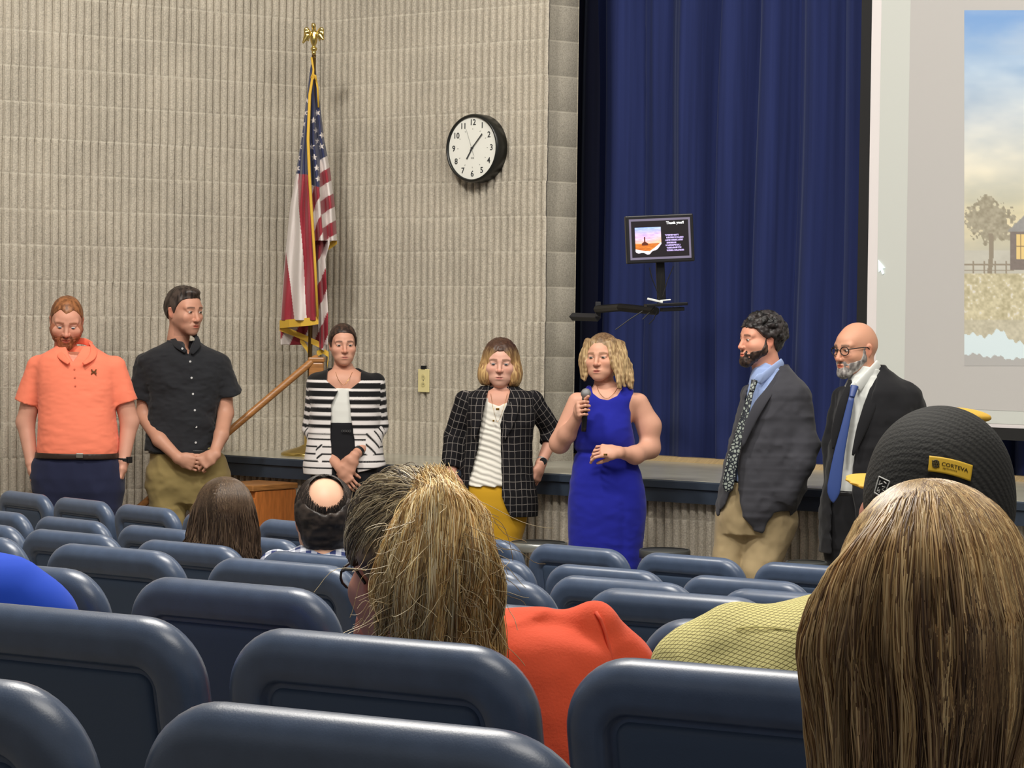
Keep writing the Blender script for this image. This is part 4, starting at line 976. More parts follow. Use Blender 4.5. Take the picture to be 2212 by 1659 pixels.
def slide(x, y):
    P_ = np.stack([x, y, x*0], 1); n1 = vnoise(P_*np.array([.7, 1.6, 1]), .010, 3, 4); n2 = vnoise(P_, .05, 8, 3); n3_ = vnoise(P_, .16, 5, 2)
    yy = y+ (x-2083)*.04
    c = np.stack([np.interp(yy, [20, 150, 260, 370, 470, 560], [118, 158, 196, 214, 222, 205]), np.interp(yy, [20, 150, 260, 370, 470, 560], [162, 190, 208, 214, 210, 198]), np.interp(yy, [20, 150, 260, 370, 470, 560], [222, 226, 218, 200, 168, 172])], 1)
    cl = np.clip(n1*2.2+.1, -.6, 1)[:, None]; c = c+cl*np.where((y > 120)[:, None], np.array([34, 26, 14.]), np.array([36, 22, 4.]))
    mist = (y > 540) & (y < 590); c[mist] = np.array([196, 192, 176])+n2[mist][:, None]*14
    cr = np.hypot((x-2138)/62, (y-478)/58); t = (cr+.45*n2+.25*n3_ < .82); c[t] = np.array([158, 148, 122])+n3_[t][:, None]*38
    tr_ = (np.abs(x-2140-2*np.sin(y*.05)) < 5) & (y > 505) & (y < 592); c[tr_] = (136, 122, 100)
    fn = ((np.abs(y-572) < 2) | (np.abs(y-584) < 1.5) | ((np.abs(((x-2090) % 24)-12) < 2) & (y > 564) & (y < 592))) & (x < 2190); c[fn] = (140, 126, 104)
    g = y > 590; c[g] = (np.array([204, 192, 150])+n3_[:, None]*46+n2[:, None]*18)[g]; fl_ = g & (n3_ > .42) & (y < 690); c[fl_] = (232, 226, 212)
    lowg = y > 690; c[lowg] = c[lowg]*.6+np.array([186, 182, 172])*.4
    ho = (x > 2182) & (x < 2420) & (y > 492) & (y < 584); c[ho] = np.array([112, 98, 90])+n3_[ho][:, None]*10
    rf = (y > 500-(x-2176)*.95) & (y < 500) & (x > 2176) & (x < 2428); rf &= (y > 462); c[rf] = np.array([142, 140, 138])+n3_[rf][:, None]*12
    wi = (((x > 2196) & (x < 2214)) | ((x > 2262) & (x < 2282)) | ((x > 2330) & (x < 2350))) & (y > 506) & (y < 560); c[wi] = (244, 206, 120); c[wi & ((np.abs(x-2205) < 1) | (np.abs(y-532) < 1))] = (120, 90, 60)
    top = 724+4*np.sin(x*.11)+3*np.sin(x*.37)-8*np.exp(-((x-2158)/16)**2)+np.clip(x-2170, 0, 60)*.5; bt = 764+3*np.sin(x*.13+1)+2*np.sin(x*.4)+np.clip(x-2083, 0, 180)*.10
    pp = (y > top) & (y < bt); c[pp] = (226, 246, 252); un_ = (y >= bt); c[un_] = (174, 171, 168); return c*.74+186*.26
gridpx(330, 400, 2083, 2640, 22, 790, .006, lambda x, y: slide(x, y), 'projected_picture')
q = MB(); cp = [(1897, 561), (1912, 579), (1906, 580), (1910, 590), (1906, 593), (1902, 583), (1898, 588)]; q.add([SP(x, y, .008) for x, y in cp], [tuple(range(7))]); addc(q, 'mouse_pointer', mat('lit_pointer', (230, 250, 255), emit=.8), scn, None)
V, Fc = sculpt(DEFER_EAGLE[0], .0028); o = me_obj('eagle_finial', V, Fc, DEFER_EAGLE[3], DEFER_EAGLE[1], True); o.location = tuple(-DEFER_EAGLE[2])
# ================================================================ man in coral polo
p = Person('m', 165, 14.2, 'man in a coral polo shirt looking down, hands in navy trouser pockets')
hd = Head(p.P(144, 694), yaw=10, pitch=20, roll=2, g='m', jaw=1.08, nose=1.05, fat=.004, chin=1.1, sc=1.10)
skin = (222, 160, 136)
arms = p.limb([(84, 800, .02), (55, 912, .04), (68, 1000, -.02)], [.062, .050, .032])+p.limb([(250, 800, .02), (280, 912, .04), (267, 995, -.02)], [.062, .050, .032])
H1 = hand_prims(p.P(69, 1006, -.02), (.12, -.05, -1), (1, 0, 0), curl=.25); H2 = hand_prims(p.P(266, 1001, -.02), (-.12, -.05, -1), (-1, 0, 0), curl=.25)
tr = p.loft([(760, 120, 206, .08), (790, 90, 240, .10), (870, 95, 240, .12), (960, 95, 242, .12), (1060, 85, 255, .12), (1100, 85, 255, .11)])
legs = p.limb([(118, 1060), (116, 1170), (112, 1330)], [.08, .055, .04])+p.limb([(220, 1060), (222, 1170), (226, 1330)], [.08, .055, .04])
red = (150, 78, 42)
p.body(hd, [tr]+arms+legs, skincol(hd, skin, (212, 156, 134), beard=((158, 84, 50), .8), brow=(150, 96, 66), blush=1.1, seed=4), [H1, H2])
hd.eyes(p.root, (90, 110, 130), (0, 25))
hm = hairline([-.11, -.085, -.06, -.04, -.02, -.006, .008, .03, .06, .12], [.086, .080, .072, .052, .030, -.012, .026, .0, -.045, -.06], lambda x, y: np.where(y < -.05, -.020*np.exp(-(x/.014)**2)+.012*np.exp(-((np.abs(x)-.035)/.014)**2), 0))
hair_short(p, hd, 'hair', (112, 68, 38), (160, 104, 64), hm, thick=.005, amp=.002)
bm = lambda x, y, z: np.maximum(np.maximum(z+.036-.9*np.maximum(0, -y-.030)*0-np.where(np.abs(x) > .05, .040, 0), y-.0), np.maximum(.016-np.hypot(x/1.25, (z+.0665)*1.0), -1))
L = [q for q in head_prims('m', 1.08, 1.05, 1.1, ears=False, neck=False, fat=.0055)]; L = hd.X([q for q in L if q.op == 'u']); L.append(hd.X([Ell((0, -.078, -.104), (.034, .024, .022), k=.02)])[0]); L[-1].op = 'u'
L.append(Fn(lambda x, y, z: np.maximum(np.maximum(z-np.where(np.abs(x)+.0*y < .030, -.047, np.interp(y, [-.1, -.06, -.035, -.02, -.008], [-.060, -.050, -.044, -.018, .02])), y+.004), .012-np.hypot(x*.62, z+.0665)), hd))
p.mesh('beard', L, .003, m_hair, haircol((112, 62, 38), (160, 92, 58), (90, 90, 40), 5, head=hd), lambda P: .0022*vnoise(P, 120, 3, 2))
polo = p.loft([(748, 126, 200, .075, .01), (757, 106, 216, .095), (770, 86, 240, .115), (790, 78, 250, .13), (830, 80, 253, .145), (880, 84, 250, .155), (925, 84, 252, .165), (960, 81, 257, .165), (986, 82, 255, .155)], e=2.4)
m_knit = attr_cloth('knit_cotton', .8, (900, .12, .0005))
L = [polo]+p.limb([(82, 792, .01), (58, 869, .025)], [.060, .069], k=.03, flat=1)+p.limb([(248, 792, .01), (270, 869, .025)], [.060, .069], k=.03, flat=1)
L.append(p.cut([(138, 730), (190, 730), (176, 765), (165, 783), (154, 766)], yr=(-.5, 0)))
f1 = folds(.013, 7, 3, (1, 1, 1.6)); f2 = folds(.005, 20, 8, (.5, 1, 1.6))
def dpolo(P): wz = np.clip((1.05-P[:, 2])/.25, .15, 1); return f1(P)*wz+f2(P)*(.3+wz*.7)
p.mesh('polo_shirt', L, .0055, m_knit, (255, 138, 108), dpolo)
p.ribbon('collar', [([(126, 742, .03), (124, 752, -.05), (133, 770, -.115), (149, 785, -.150)], [.016, .020, .020, .010], .005, (1, .3, .6)), ([(196, 742, .03), (203, 754, -.05), (198, 772, -.115), (180, 786, -.150)], [.016, .020, .020, .010], .005, (-1, .3, .6)), ([(124, 745, .03), (140, 737, .07), (180, 737, .07), (198, 745, .03)], [.018, .018, .018, .018], .005, (0, 0, 1))], m_knit, (255, 132, 102))
q = MB(); a = p.P(160, 790, -.142)
def logo_ua(a, k, m, par, nm='chest_logo'):
    q = MB()
    for s in (-1, 1): q.tube([a+np.array([x*k, -.002-.0*x, z*k]) for x, z in ((-1, s*1.), (-.55, s*.25), (0, s*.12), (.55, s*.25), (1, s*1.))], [.28*k, .34*k, .22*k, .34*k, .28*k], 6)
    return q.build(nm, m, par)
b_ = logo_ua(onsurf([polo], 203, 803, .007), .0135, mat('brown_print', (120, 70, 30), .6), p.root); p.par(b_)
for yy in (797, 815, 833):
    q = MB(); q.lathe([(.0, -.002), (.0045, -.002), (.0045, .002), (0, .002)], onsurf([polo], 161+(yy-797)*.05, yy, .006), 8, rotx(PI/2)); p.par(q.build('button', mat('coral_button', (236, 116, 90), .4), p.root))
pants = [p.loft([(978, 84, 254, .145), (1000, 70, 262, .15), (1030, 66, 267, .15), (1060, 72, 266, .14), (1090, 90, 254, .11)], e=2.6, k=.05)]+p.limb([(121, 1060), (116, 1180, -.02), (112, 1335)], [.118, .078, .062], k=.03, flat=1)+p.limb([(218, 1060), (218, 1180, -.02), (226, 1335)], [.118, .078, .062], k=.03, flat=1)
m_wov = attr_cloth('woven_cloth', .85, (1100, .15, .0004))
p.mesh('trousers', pants, .0075, m_wov, (36, 40, 66), folds(.006, 9, 4, (1, 1, .6)))
m_leath = mat('dark_leather', (48, 32, 24), .45); m_chrome = mat('brushed_metal', (190, 185, 175), .25, metal=1); m_goldm = mat('gold_metal', (216, 170, 86), .25, metal=1)
p.mesh('belt', [p.loft([(977, 78, 259, .168), (989, 76, 260, .168)], e=2.6)], .005, m_leath)
q = MB(); q.box(p.P(172, 984, -.172), (.040, .012, .026)); p.par(q.build('belt_buckle', m_chrome, p.root, bevel=.004))
q = MB(); c = p.P(268, 993, -.02); q.tube([c+np.array([0, 0, -.010]), c+np.array([0, 0, .010])], .036, 16); q.box(c+np.array([.03, -.015, 0]), (.02, .035, .034), rotz(-.6)); p.par(q.build('watch', mat('black_rubber', (24, 24, 26), .4), p.root, bevel=.003))
shoes(p, [(112, .02, -8), (228, .02, 8)], m_leath)
# ================================================================ man in black short-sleeved shirt
p = Person('m', 400, 14.6, 'tall dark-haired man in a black short-sleeved shirt and khakis, hands clasped')
hd = Head(p.P(398, 672), yaw=48, pitch=4, roll=0, g='m', jaw=.96, nose=1.12, chin=1.0, sc=1.12)
arms = p.limb([(318, 795, .03), (311, 898, .02), (345, 950, -.13), (386, 990, -.20)], [.052, .045, .040, .029])+p.limb([(480, 795, .03), (487, 893, .02), (478, 940, -.12), (462, 982, -.19)], [.052, .045, .040, .029])
H1 = hand_prims(p.P(388, 991, -.20), (.9, -.18, -.30), (.2, 1, .1), curl=(.5, .55, .6, .65), side=1, thumb=(.3, .3)); H2 = hand_prims(p.P(464, 983, -.205), (-.75, -.12, -.50), (.2, 1, -.25), curl=(.5, .55, .6, .65), side=-1, thumb=(.35, .3))
tr = p.loft([(760, 350, 440, .08), (790, 325, 470, .09), (870, 345, 455, .105), (960, 340, 450, .11), (1060, 345, 470, .11), (1080, 345, 470, .10)])
legs = p.limb([(358, 1060), (365, 1150), (372, 1315)], [.08, .055, .04])+p.limb([(452, 1060), (450, 1150), (448, 1315)], [.08, .055, .04])
skin = (206, 152, 128)
p.body(hd, [tr]+arms+legs, skincol(hd, skin, (198, 146, 122), beard=((110, 88, 78), .22), brow=(58, 44, 38), blush=.8, seed=8), [H1, H2])
hd.eyes(p.root, (60, 45, 38), (10, 0))
hm = hairline([-.11, -.085, -.06, -.035, -.02, -.006, .008, .03, .06, .12], [.078, .072, .066, .045, .020, -.014, .026, .0, -.045, -.06])
hair_short(p, hd, 'hair', (34, 26, 24), (74, 62, 56), hm, thick=.008, amp=.003, seed=9, extra=[Ell((0, -.035, .098), (.050, .055, .026), k=.02)])
shirt = p.loft([(738, 368, 424, .068, .01), (748, 344, 440, .085), (758, 318, 470, .105), (775, 300, 488, .12), (800, 304, 486, .13), (860, 328, 474, .135), (910, 322, 467, .14), (950, 316, 463, .14), (972, 314, 462, .14)], e=2.3)
L = [shirt]+p.limb([(314, 786, .01), (306, 858, .03)], [.056, .072], k=.03, flat=1)+p.limb([(476, 786, .01), (493, 852, .03)], [.056, .070], k=.03, flat=1)
L.append(p.cut([(392, 725), (424, 728), (418, 760), (411, 774), (402, 757)], yr=(-.5, .03)))
f3 = folds(.013, 6.5, 13, (1, 1, 1.3)); f4 = folds(.004, 22, 18, (.6, 1, 1.4))
p.mesh('button_shirt', L, .0055, m_wov, (40, 41, 45), lambda P: f3(P)+f4(P))
p.ribbon('collar', [([(372, 722, .03), (376, 738, -.05), (387, 748, -.105), (402, 760, -.128)], [.014, .018, .020, .010], .0045, (1, .3, .6)), ([(424, 726, -.01), (427, 738, -.07), (424, 750, -.112), (414, 764, -.128)], [.014, .018, .018, .010], .0045, (-1, .3, .6)), ([(372, 724, .03), (385, 716, .06), (408, 716, .05), (424, 727, -.01)], [.016, .016, .016, .016], .0045, (0, 0, 1))], m_wov, (36, 37, 41))
for (xx, yy) in ((394, 753), (411, 781), (414, 816), (417, 851), (421, 886), (424, 922), (423, 956)):
    q = MB(); q.lathe([(.0, -.002), (.0062, -.002), (.0062, .003), (0, .003)], onsurf([shirt], xx, yy, .007) if yy > 760 else p.P(xx, yy, -.128), 10, rotx(PI/2)); p.par(q.build('button', mat('pale_button', (205, 205, 205), .3), p.root))
pants = [p.loft([(962, 332, 455, .12), (985, 324, 484, .134), (1020, 315, 496, .15), (1050, 317, 495, .145), (1085, 332, 478, .11)], e=2.5, k=.05)]+p.limb([(362, 1056), (365, 1160, -.02), (372, 1320)], [.120, .080, .062], k=.02, flat=1)+p.limb([(447, 1052), (448, 1160, -.02), (448, 1320)], [.118, .080, .062], k=.02, flat=1)
p.mesh('trousers', pants, .0075, m_wov, (148, 130, 84), folds(.010, 8, 24, (1, 1, 1.2)))
p.mesh('belt', [p.loft([(968, 322, 468, .143), (979, 321, 472, .143)], e=2.5)], .005, mat('black_leather', (24, 22, 22), .4))
shoes(p, [(372, .02, -5), (448, .02, 8)], m_leath)
# ================================================================ woman in striped cardigan
p = Person('w', 745, 14.3, 'woman with dark pulled-back hair in a black and white striped cardigan')
hd = Head(p.P(741, 745), yaw=10, pitch=2, roll=-1, g='f', jaw=.93, nose=1.0, chin=.9, sc=.95)
Lf = [(688, 835, .02), (682, 925, .05), (712, 985, -.07), (736, 1012, -.16)]; Rt = [(806, 835, .02), (808, 922, .05), (790, 960, -.06), (766, 984, -.15)]
arms = p.limb(Lf, [.045, .040, .034, .026])+p.limb(Rt, [.045, .040, .034, .026])
H1 = hand_prims(p.P(738, 1014, -.165), (.45, -.1, -.8), (.3, 1, .1), size=.92, curl=.35, side=1); H2 = hand_prims(p.P(765, 986, -.175), (-.40, -.05, -.85), (-.1, 1, 0), size=.92, curl=.35, side=-1)
tr = p.loft([(788, 728, 758, .035, .02), (800, 716, 772, .055), (812, 690, 797, .078), (826, 682, 802, .085), (880, 700, 792, .09), (925, 708, 785, .09), (1000, 690, 800, .10), (1060, 690, 800, .10)])
legs = p.limb([(715, 1070), (718, 1160), (722, 1310)], [.07, .048, .036])+p.limb([(772, 1070), (770, 1160), (768, 1310)], [.07, .048, .036])
p.body(hd, [tr]+arms+legs, skincol(hd, (212, 158, 134), (204, 150, 126), brow=(60, 44, 38), lip=(176, 104, 94), seed=12), [H1, H2])
hd.eyes(p.root, (60, 48, 40))
hm = hairline([-.11, -.085, -.06, -.035, -.02, -.006, .008, .03, .06, .12], [.084, .078, .068, .045, .018, -.015, .026, .0, -.030, -.04], lambda x, y: -.004*np.exp(-(x/.012)**2))
hair_short(p, hd, 'hair', (36, 24, 20), (76, 54, 44), hm, thick=.007, amp=.002, seed=19, extra=[Cap((0, .085, -.01), (.0, .10, -.09), .030, .020, k=.02)], fr=(60, 20, 90))
# stripe coordinates
def stripe_fn(zref, slv):
    def f(V):
        s_ = (zref-V[:, 2]); lab = np.zeros(len(V))
        best = np.full(len(V), 1e9)
        for (a, b, r0, sgn) in slv:
            ab = b-a; L_ = np.linalg.norm(ab); t = ((V-a)@ab)/L_; pr = np.clip(t, -.02, L_+.03); d = np.linalg.norm(V-a-(pr/L_)[:, None]*ab, axis=1)
            m = (d < r0) & (d < best) & ((V[:, 0]-a[0])*sgn > -.035); s_ = np.where(m, zref-a[2]+t+.0, s_); best = np.where(m, d, best)
        return s_
    return f
zr = p.P(745, 800)[2]
segL = [(p.P(*Lf[0]), p.P(*Lf[1]), .085, -1), (p.P(*Lf[1]), p.P(*Lf[2]), .085, -1)]; segR = [(p.P(*Rt[0]), p.P(*Rt[1]), .085, 1), (p.P(*Rt[1]), p.P(*Rt[2]), .085, 1)]
# accumulate arc length along the second segment by shifting its start
def stripes(V):
    s_ = zr-V[:, 2]
    for seg, sg in ((segL, -1), (segR, 1)):
        acc = zr-seg[0][0][2]; best = np.full(len(V), .078)
        for (a, b, r0, _) in seg:
            ab = b-a; L_ = np.linalg.norm(ab); t = ((V-a)@ab)/L_; pr = np.clip(t, 0, L_); d = np.linalg.norm(V-a-(pr/L_)[:, None]*ab, axis=1)
            xm = p.P(700 if sg < 0 else 793, 900)[0]; m = (d < best) & ((V[:, 0]-xm)*sg > -.0)
            s_ = np.where(m, acc+t, s_); best = np.where(m, np.minimum(d, best), best); acc += L_
    # white bands: narrow near the top, wide near the hem
    u = s_; W = [(.052, .066), (.098, .112), (.142, .158), (.185, .203), (.228, .248), (.272, .296), (.316, .344), (.352, .372), (.383, .412), (.422, .452), (.462, .492), (.502, .53), (.54, .60)]
    w = np.zeros(len(V))
    for a, b in W: w = np.maximum(w, np.clip(np.minimum(u-a, b-u)/.0022+.5, 0, 1))
    return s2l((24, 23, 25))[None]*(1-w[:, None])+s2l((232, 226, 224))[None]*w[:, None]
card = p.loft([(796, 716, 770, .068, .02), (803, 694, 792, .085), (812, 672, 815, .10), (830, 664, 826, .11), (880, 672, 820, .12), (930, 668, 822, .12), (980, 660, 828, .125), (1003, 655, 834, .13), (1024, 655, 836, .13)], e=2.4)
L = [card]+p.limb([(684, 826, .01), (674, 925, .04)], [.052, .050], k=.025)+p.limb([(674, 925, .04), (698, 966, -.04)], [.050, .050], k=.02, flat=1)+p.limb([(812, 826, .01), (818, 920, .04)], [.052, .050], k=.025)+p.limb([(818, 920, .04), (800, 955, -.04)], [.050, .050], k=.02, flat=1)
L.append(p.cut([(716, 740), (770, 740), (782, 800), (781, 822), (756, 842), (762, 900), (770, 960), (779, 1060), (722, 1060), (720, 1000), (716, 930), (718, 870), (733, 842), (708, 822), (708, 800)], yr=(-.5, .0)))
L.append(p.cut([(640, 1026), (724, 1024), (724, 1060), (640, 1060)])); L.append(p.cut([(776, 1018), (850, 1000), (850, 1080), (776, 1080)]))
p.mesh('cardigan', L, .0045, m_knit, stripes, folds(.004, 12, 31))
p.mesh('white_top', [p.loft([(838, 706, 778, .09), (870, 702, 782, .10), (915, 704, 780, .10), (925, 704, 780, .10)])], .006, m_knit, (224, 224, 218), folds(.003, 16, 3))
p.mesh('skirt', [p.loft([(912, 704, 784, .104), (960, 690, 796, .112), (1010, 672, 815, .12), (1060, 672, 818, .125), (1130, 680, 808, .12), (1200, 690, 800, .11)])], .007, m_wov, (26, 26, 30), folds(.004, 9, 6))
q = MB()
for k in range(4): c = p.P(740+k*5.2, 931, -.118); q.lathe([(.0048, 0), (.0068, 0), (.0068, .003), (.0048, .003)], c, 10, rotx(PI/2))
p.par(q.build('belt_clasp', m_chrome, p.root))
q = MB(); q.tube([p.P(*r_) for r_ in spath([(725, 804, -.055), (731, 820, -.092), (742, 832, -.104), (753, 820, -.094), (761, 804, -.055)], 24)], .0011, 5); p.par(q.build('necklace', m_goldm, p.root))
a, b = p.P(*Rt[2]), p.P(*Rt[3]); u = nrm(b-a); c = a+(b-a)*.62; q = MB(); q.tube([c-u*.010, c+u*.010], .032, 14); p.par(q.build('watch_band', mat('black_rubber', (24, 24, 26), .4), p.root, bevel=.002))
shoes(p, [(722, .02, -5), (768, .02, 5)], mat('black_leather'))
# ================================================================ woman in windowpane blazer
p = Person('w', 1085, 13.75, 'woman with a brown and blonde bob in a black windowpane blazer and mustard trousers')
hd = Head(p.P(1081, 784), yaw=-2, pitch=4, roll=1, g='f', jaw=1.02, nose=.95, chin=.85, sc=1.03, fat=.002)
Lf = [(1008, 872, .02), (985, 945, .06), (975, 1010, .0)]; Rt = [(1152, 872, .03), (1196, 938, .13), (1168, 1002, .02)]
arms = p.limb(Lf, [.045, .042, .03])+p.limb(Rt, [.045, .040, .027])
H2 = hand_prims(p.P(1167, 1006, .015), (-.25, -.12, -.9), (-.8, .5, 0), size=.95, curl=.45, side=-1, thumb=(.4, .6)); H1 = hand_prims(p.P(975, 1012, .0), (.15, -.1, -1), (1, 0, 0), size=.95, curl=.3)
tr = p.loft([(832, 1062, 1100, .045, .01), (846, 1050, 1112, .062), (858, 1020, 1142, .08), (872, 1010, 1150, .085), (930, 1020, 1140, .10), (985, 1018, 1135, .09), (1050, 1010, 1150, .10), (1110, 1010, 1140, .10)])
legs = p.limb([(1035, 1110), (1045, 1180), (1060, 1300)], [.08, .055, .04])+p.limb([(1105, 1110), (1092, 1180), (1080, 1300)], [.08, .055, .04])
p.body(hd, [tr]+arms+legs, skincol(hd, (222, 172, 152), (206, 152, 130), brow=(120, 88, 66), lip=(186, 116, 108), blush=1.5, seed=22), [H1, H2])
hd.eyes(p.root, (70, 80, 90))
# bob hair
L = hd.X([Ell((0, .016, .040), (.088, .104, .092), k=.02), Ell((0, .030, -.01), (.102, .090, .09), k=.03), Ell((-.070, .000, -.062), (.046, .070, .066), k=.03), Ell((.070, .000, -.062), (.046, .070, .066), k=.03), Ell((0, .05, -.055), (.100, .056, .072), k=.03)])
face = lambda x, y, z: np.maximum(np.maximum(np.hypot(x/.0535, np.where(z > -.02, (z+.01)/.078, (z+.02)/.2))-1, y+.012)*.05, -1)
L.append(Fn(face, hd, op='s', k=.006)); L.append(Fn(lambda x, y, z: -(z+.118+.02*np.cos(x*30)*0), hd))
m = lambda q: np.clip((q[:, 2]-.020+1.0*np.maximum(0, .035-np.abs(q[:, 0])))/.07, 0, 1)
p.mesh('hair', L, .003, m_hair, haircol((140, 102, 64), (202, 166, 112), (160, 160, 12), 6, root=((72, 48, 36), m), head=hd), lambda P: .0032*vnoise(hd.loc(P)*np.array([3.0, 3.0, .25]), 30, 4, 2))
# blazer
m_wp = bpy.data.materials.new('windowpane_wool'); m_wp.use_nodes = True
nt = m_wp.node_tree; N = nt.nodes; Lk = nt.links; b = N['Principled BSDF']; b.inputs['Roughness'].default_value = .9; b.inputs['Specular IOR Level'].default_value = .15
def attrline(at, period, wd, wob=.02):
    a = N.new('ShaderNodeAttribute'); a.attribute_name = at
    tcn = N.new('ShaderNodeTexCoord'); nz = N.new('ShaderNodeTexNoise'); nz.inputs['Scale'].default_value = 9; Lk.new(tcn.outputs['Object'], nz.inputs['Vector'])
    ad = N.new('ShaderNodeMath'); ad.operation = 'MULTIPLY_ADD'; Lk.new(nz.outputs['Fac'], ad.inputs[0]); ad.inputs[1].default_value = wob; Lk.new(a.outputs['Fac'], ad.inputs[2])
    m1 = N.new('ShaderNodeMath'); m1.operation = 'DIVIDE'; Lk.new(ad.outputs[0], m1.inputs[0]); m1.inputs[1].default_value = period
    m2 = N.new('ShaderNodeMath'); m2.operation = 'FRACT'; Lk.new(m1.outputs[0], m2.inputs[0])
    m3 = N.new('ShaderNodeMath'); m3.operation = 'LESS_THAN'; Lk.new(m2.outputs[0], m3.inputs[0]); m3.inputs[1].default_value = wd/period; return m3.outputs[0]
l1 = attrline('u', .040, .0032); l2 = attrline('v', .034, .0032)
mxm = N.new('ShaderNodeMath'); mxm.operation = 'MAXIMUM'; Lk.new(l1, mxm.inputs[0]); Lk.new(l2, mxm.inputs[1])
mm = N.new('ShaderNodeMix'); mm.data_type = 'RGBA'; Lk.new(mxm.outputs[0], mm.inputs[0]); mm.inputs[6].default_value = (*s2l((26, 25, 28)), 1); mm.inputs[7].default_value = (*s2l((118, 112, 108)), 1); Lk.new(mm.outputs[2], b.inputs['Base Color'])
def uv_body(segs, cx, cy):
    def f(V):
        u = V[:, 2]*1.; v = np.where(np.abs(V[:, 1]-cy) < 9, (V[:, 0]-cx)+ (V[:, 1]-cy)*.5*np.sign(V[:, 0]-cx), 0); best = np.full(len(V), 1e9)
        for (a, b_, r0, acc, gate) in segs:
            ab = b_-a; L_ = np.linalg.norm(ab); ux = ab/L_; w = V-a; t = w@ux; pr = np.clip(t, 0, L_); d = np.linalg.norm(w-pr[:, None]*ux, axis=1)
            sd = nrm(np.cross(ux, (0, 1, 0))); q = w@sd; m = (d < r0) & (d < best) & gate(V)
            u = np.where(m, acc+t, u); v = np.where(m, q*1.2, v); best = np.where(m, d, best)
        return {'u': u+10, 'v': v+10}
    return f
c = p.P(1081, 900)
g1 = lambda V: V[:, 0] < p.P(1012, 900)[0]; g2 = lambda V: V[:, 0] > p.P(1150, 900)[0]
SW1 = [(p.P(*Lf[0]), p.P(*Lf[1]), .09, .1, g1), (p.P(*Lf[1]), p.P(*Lf[2]), .09, .1+np.linalg.norm(p.P(*Lf[1])-p.P(*Lf[0])), g1), (p.P(*Rt[0]), p.P(*Rt[1]), .09, .1, g2)]
bl = p.loft([(836, 1044, 1114, .07, .03), (843, 1030, 1132, .085, .01), (852, 1008, 1154, .10), (870, 1000, 1160, .11), (915, 1008, 1154, .125), (960, 1006, 1148, .115), (1010, 998, 1150, .125), (1060, 994, 1158, .14), (1098, 994, 1162, .14), (1112, 996, 1161, .14)], e=2.4)
L = [bl]+p.limb([(1004, 866, .01), (984, 940, .05), (972, 1008, .0)], [.054, .056, .046], k=.025, flat=1)+p.limb([(1152, 866, .02), (1190, 930, .12)], [.054, .052], k=.025, flat=1)+p.limb([(1190, 930, .12), (1184, 958, .09)], [.052, .044], k=.02, flat=1)
L.append(p.cut([(1052, 800), (1098, 800), (1103, 846), (1089, 890), (1082, 916), (1084, 985), (1086, 1068), (1096, 1096), (1112, 1125), (1005, 1125), (1010, 1060), (1014, 1030), (1032, 965), (1040, 900), (1048, 860), (1050, 842)], yr=(-.5, -.035)))
bo = p.mesh('blazer', L, .0045, m_wp, None, folds(.006, 10, 41), attrs=uv_body(SW1, c[0], c[1]))
# lapels
for (pts, nm) in (([(1052, 838, .0), (1040, 862, -.095), (1030, 905, -.125), (1024, 950, -.128)], 'lapel'), ([(1106, 838, .0), (1112, 862, -.095), (1104, 905, -.125), (1090, 950, -.128)], 'lapel')):
    p.ribbon(nm, [(pts, [.012, .026, .028, .004], .005, (1, 0, .25))], m_wp, None, attrs=uv_body([], c[0]+.01, c[1]))
p.mesh('white_top', [p.loft([(858, 1040, 1110, .085), (875, 1030, 1120, .10), (930, 1022, 1125, .112), (985, 1016, 1125, .110), (1040, 1004, 1118, .128), (1048, 1003, 1118, .130)])]+[p.cut([(1050, 840), (1112, 840), (1100, 866), (1078, 876), (1056, 868)], yr=(-.5, .5))], .0045, m_knit, (228, 224, 214),
       lambda P: .0030*np.sin((P[:, 2]+.35*(P[:, 0]-c[0])+.012*vnoise(P, 14, 3))*210)*np.clip((1.28-P[:, 2])/.12, .15, 1))
q = MB(); q.tube([p.P(*r_) for r_ in spath([(1060, 850, -.07), (1065, 880, -.118), (1075, 911, -.130), (1088, 880, -.118), (1096, 850, -.07)], 22)], .0011, 5); q.box(p.P(1075, 884, -.128), (.018, .006, .012)); q.box(p.P(1066, 909, -.13), (.010, .006, .010)); p.par(q.build('necklace', m_goldm, p.root, bevel=.002))
must = [p.loft([(1044, 1008, 1100, .112), (1070, 1004, 1120, .125), (1110, 1004, 1134, .125), (1140, 1008, 1128, .11), (1160, 1018, 1118, .10)], e=2.4, k=.05)]+p.limb([(1042, 1110), (1050, 1190, -.03), (1060, 1300)], [.105, .075, .055], k=.03, flat=1)+p.limb([(1098, 1105), (1086, 1190, -.03), (1080, 1300)], [.105, .075, .055], k=.03, flat=1)
p.mesh('trousers', must, .007, m_wov, (196, 150, 34), folds(.006, 10, 44))
a, b_ = p.P(*Rt[1]), p.P(*Rt[2]); u = nrm(b_-a); cc = a+(b_-a)*.90; q = MB(); q.tube([cc-u*.008, cc+u*.008], .030, 14); p.par(q.build('watch_band', mat('grey_band', (150, 150, 146), .4), p.root))
q = MB(); q.lathe([(0, .008), (.018, .008), (.020, .004), (.020, 0)], cc+np.array([.006, -.030, 0]), 18, rotx(PI/2)); p.par(q.build('watch', mat('black_rubber', (24, 24, 26), .4), p.root))
shoes(p, [(1060, .0, -5), (1082, .02, 5)], mat('black_leather'))
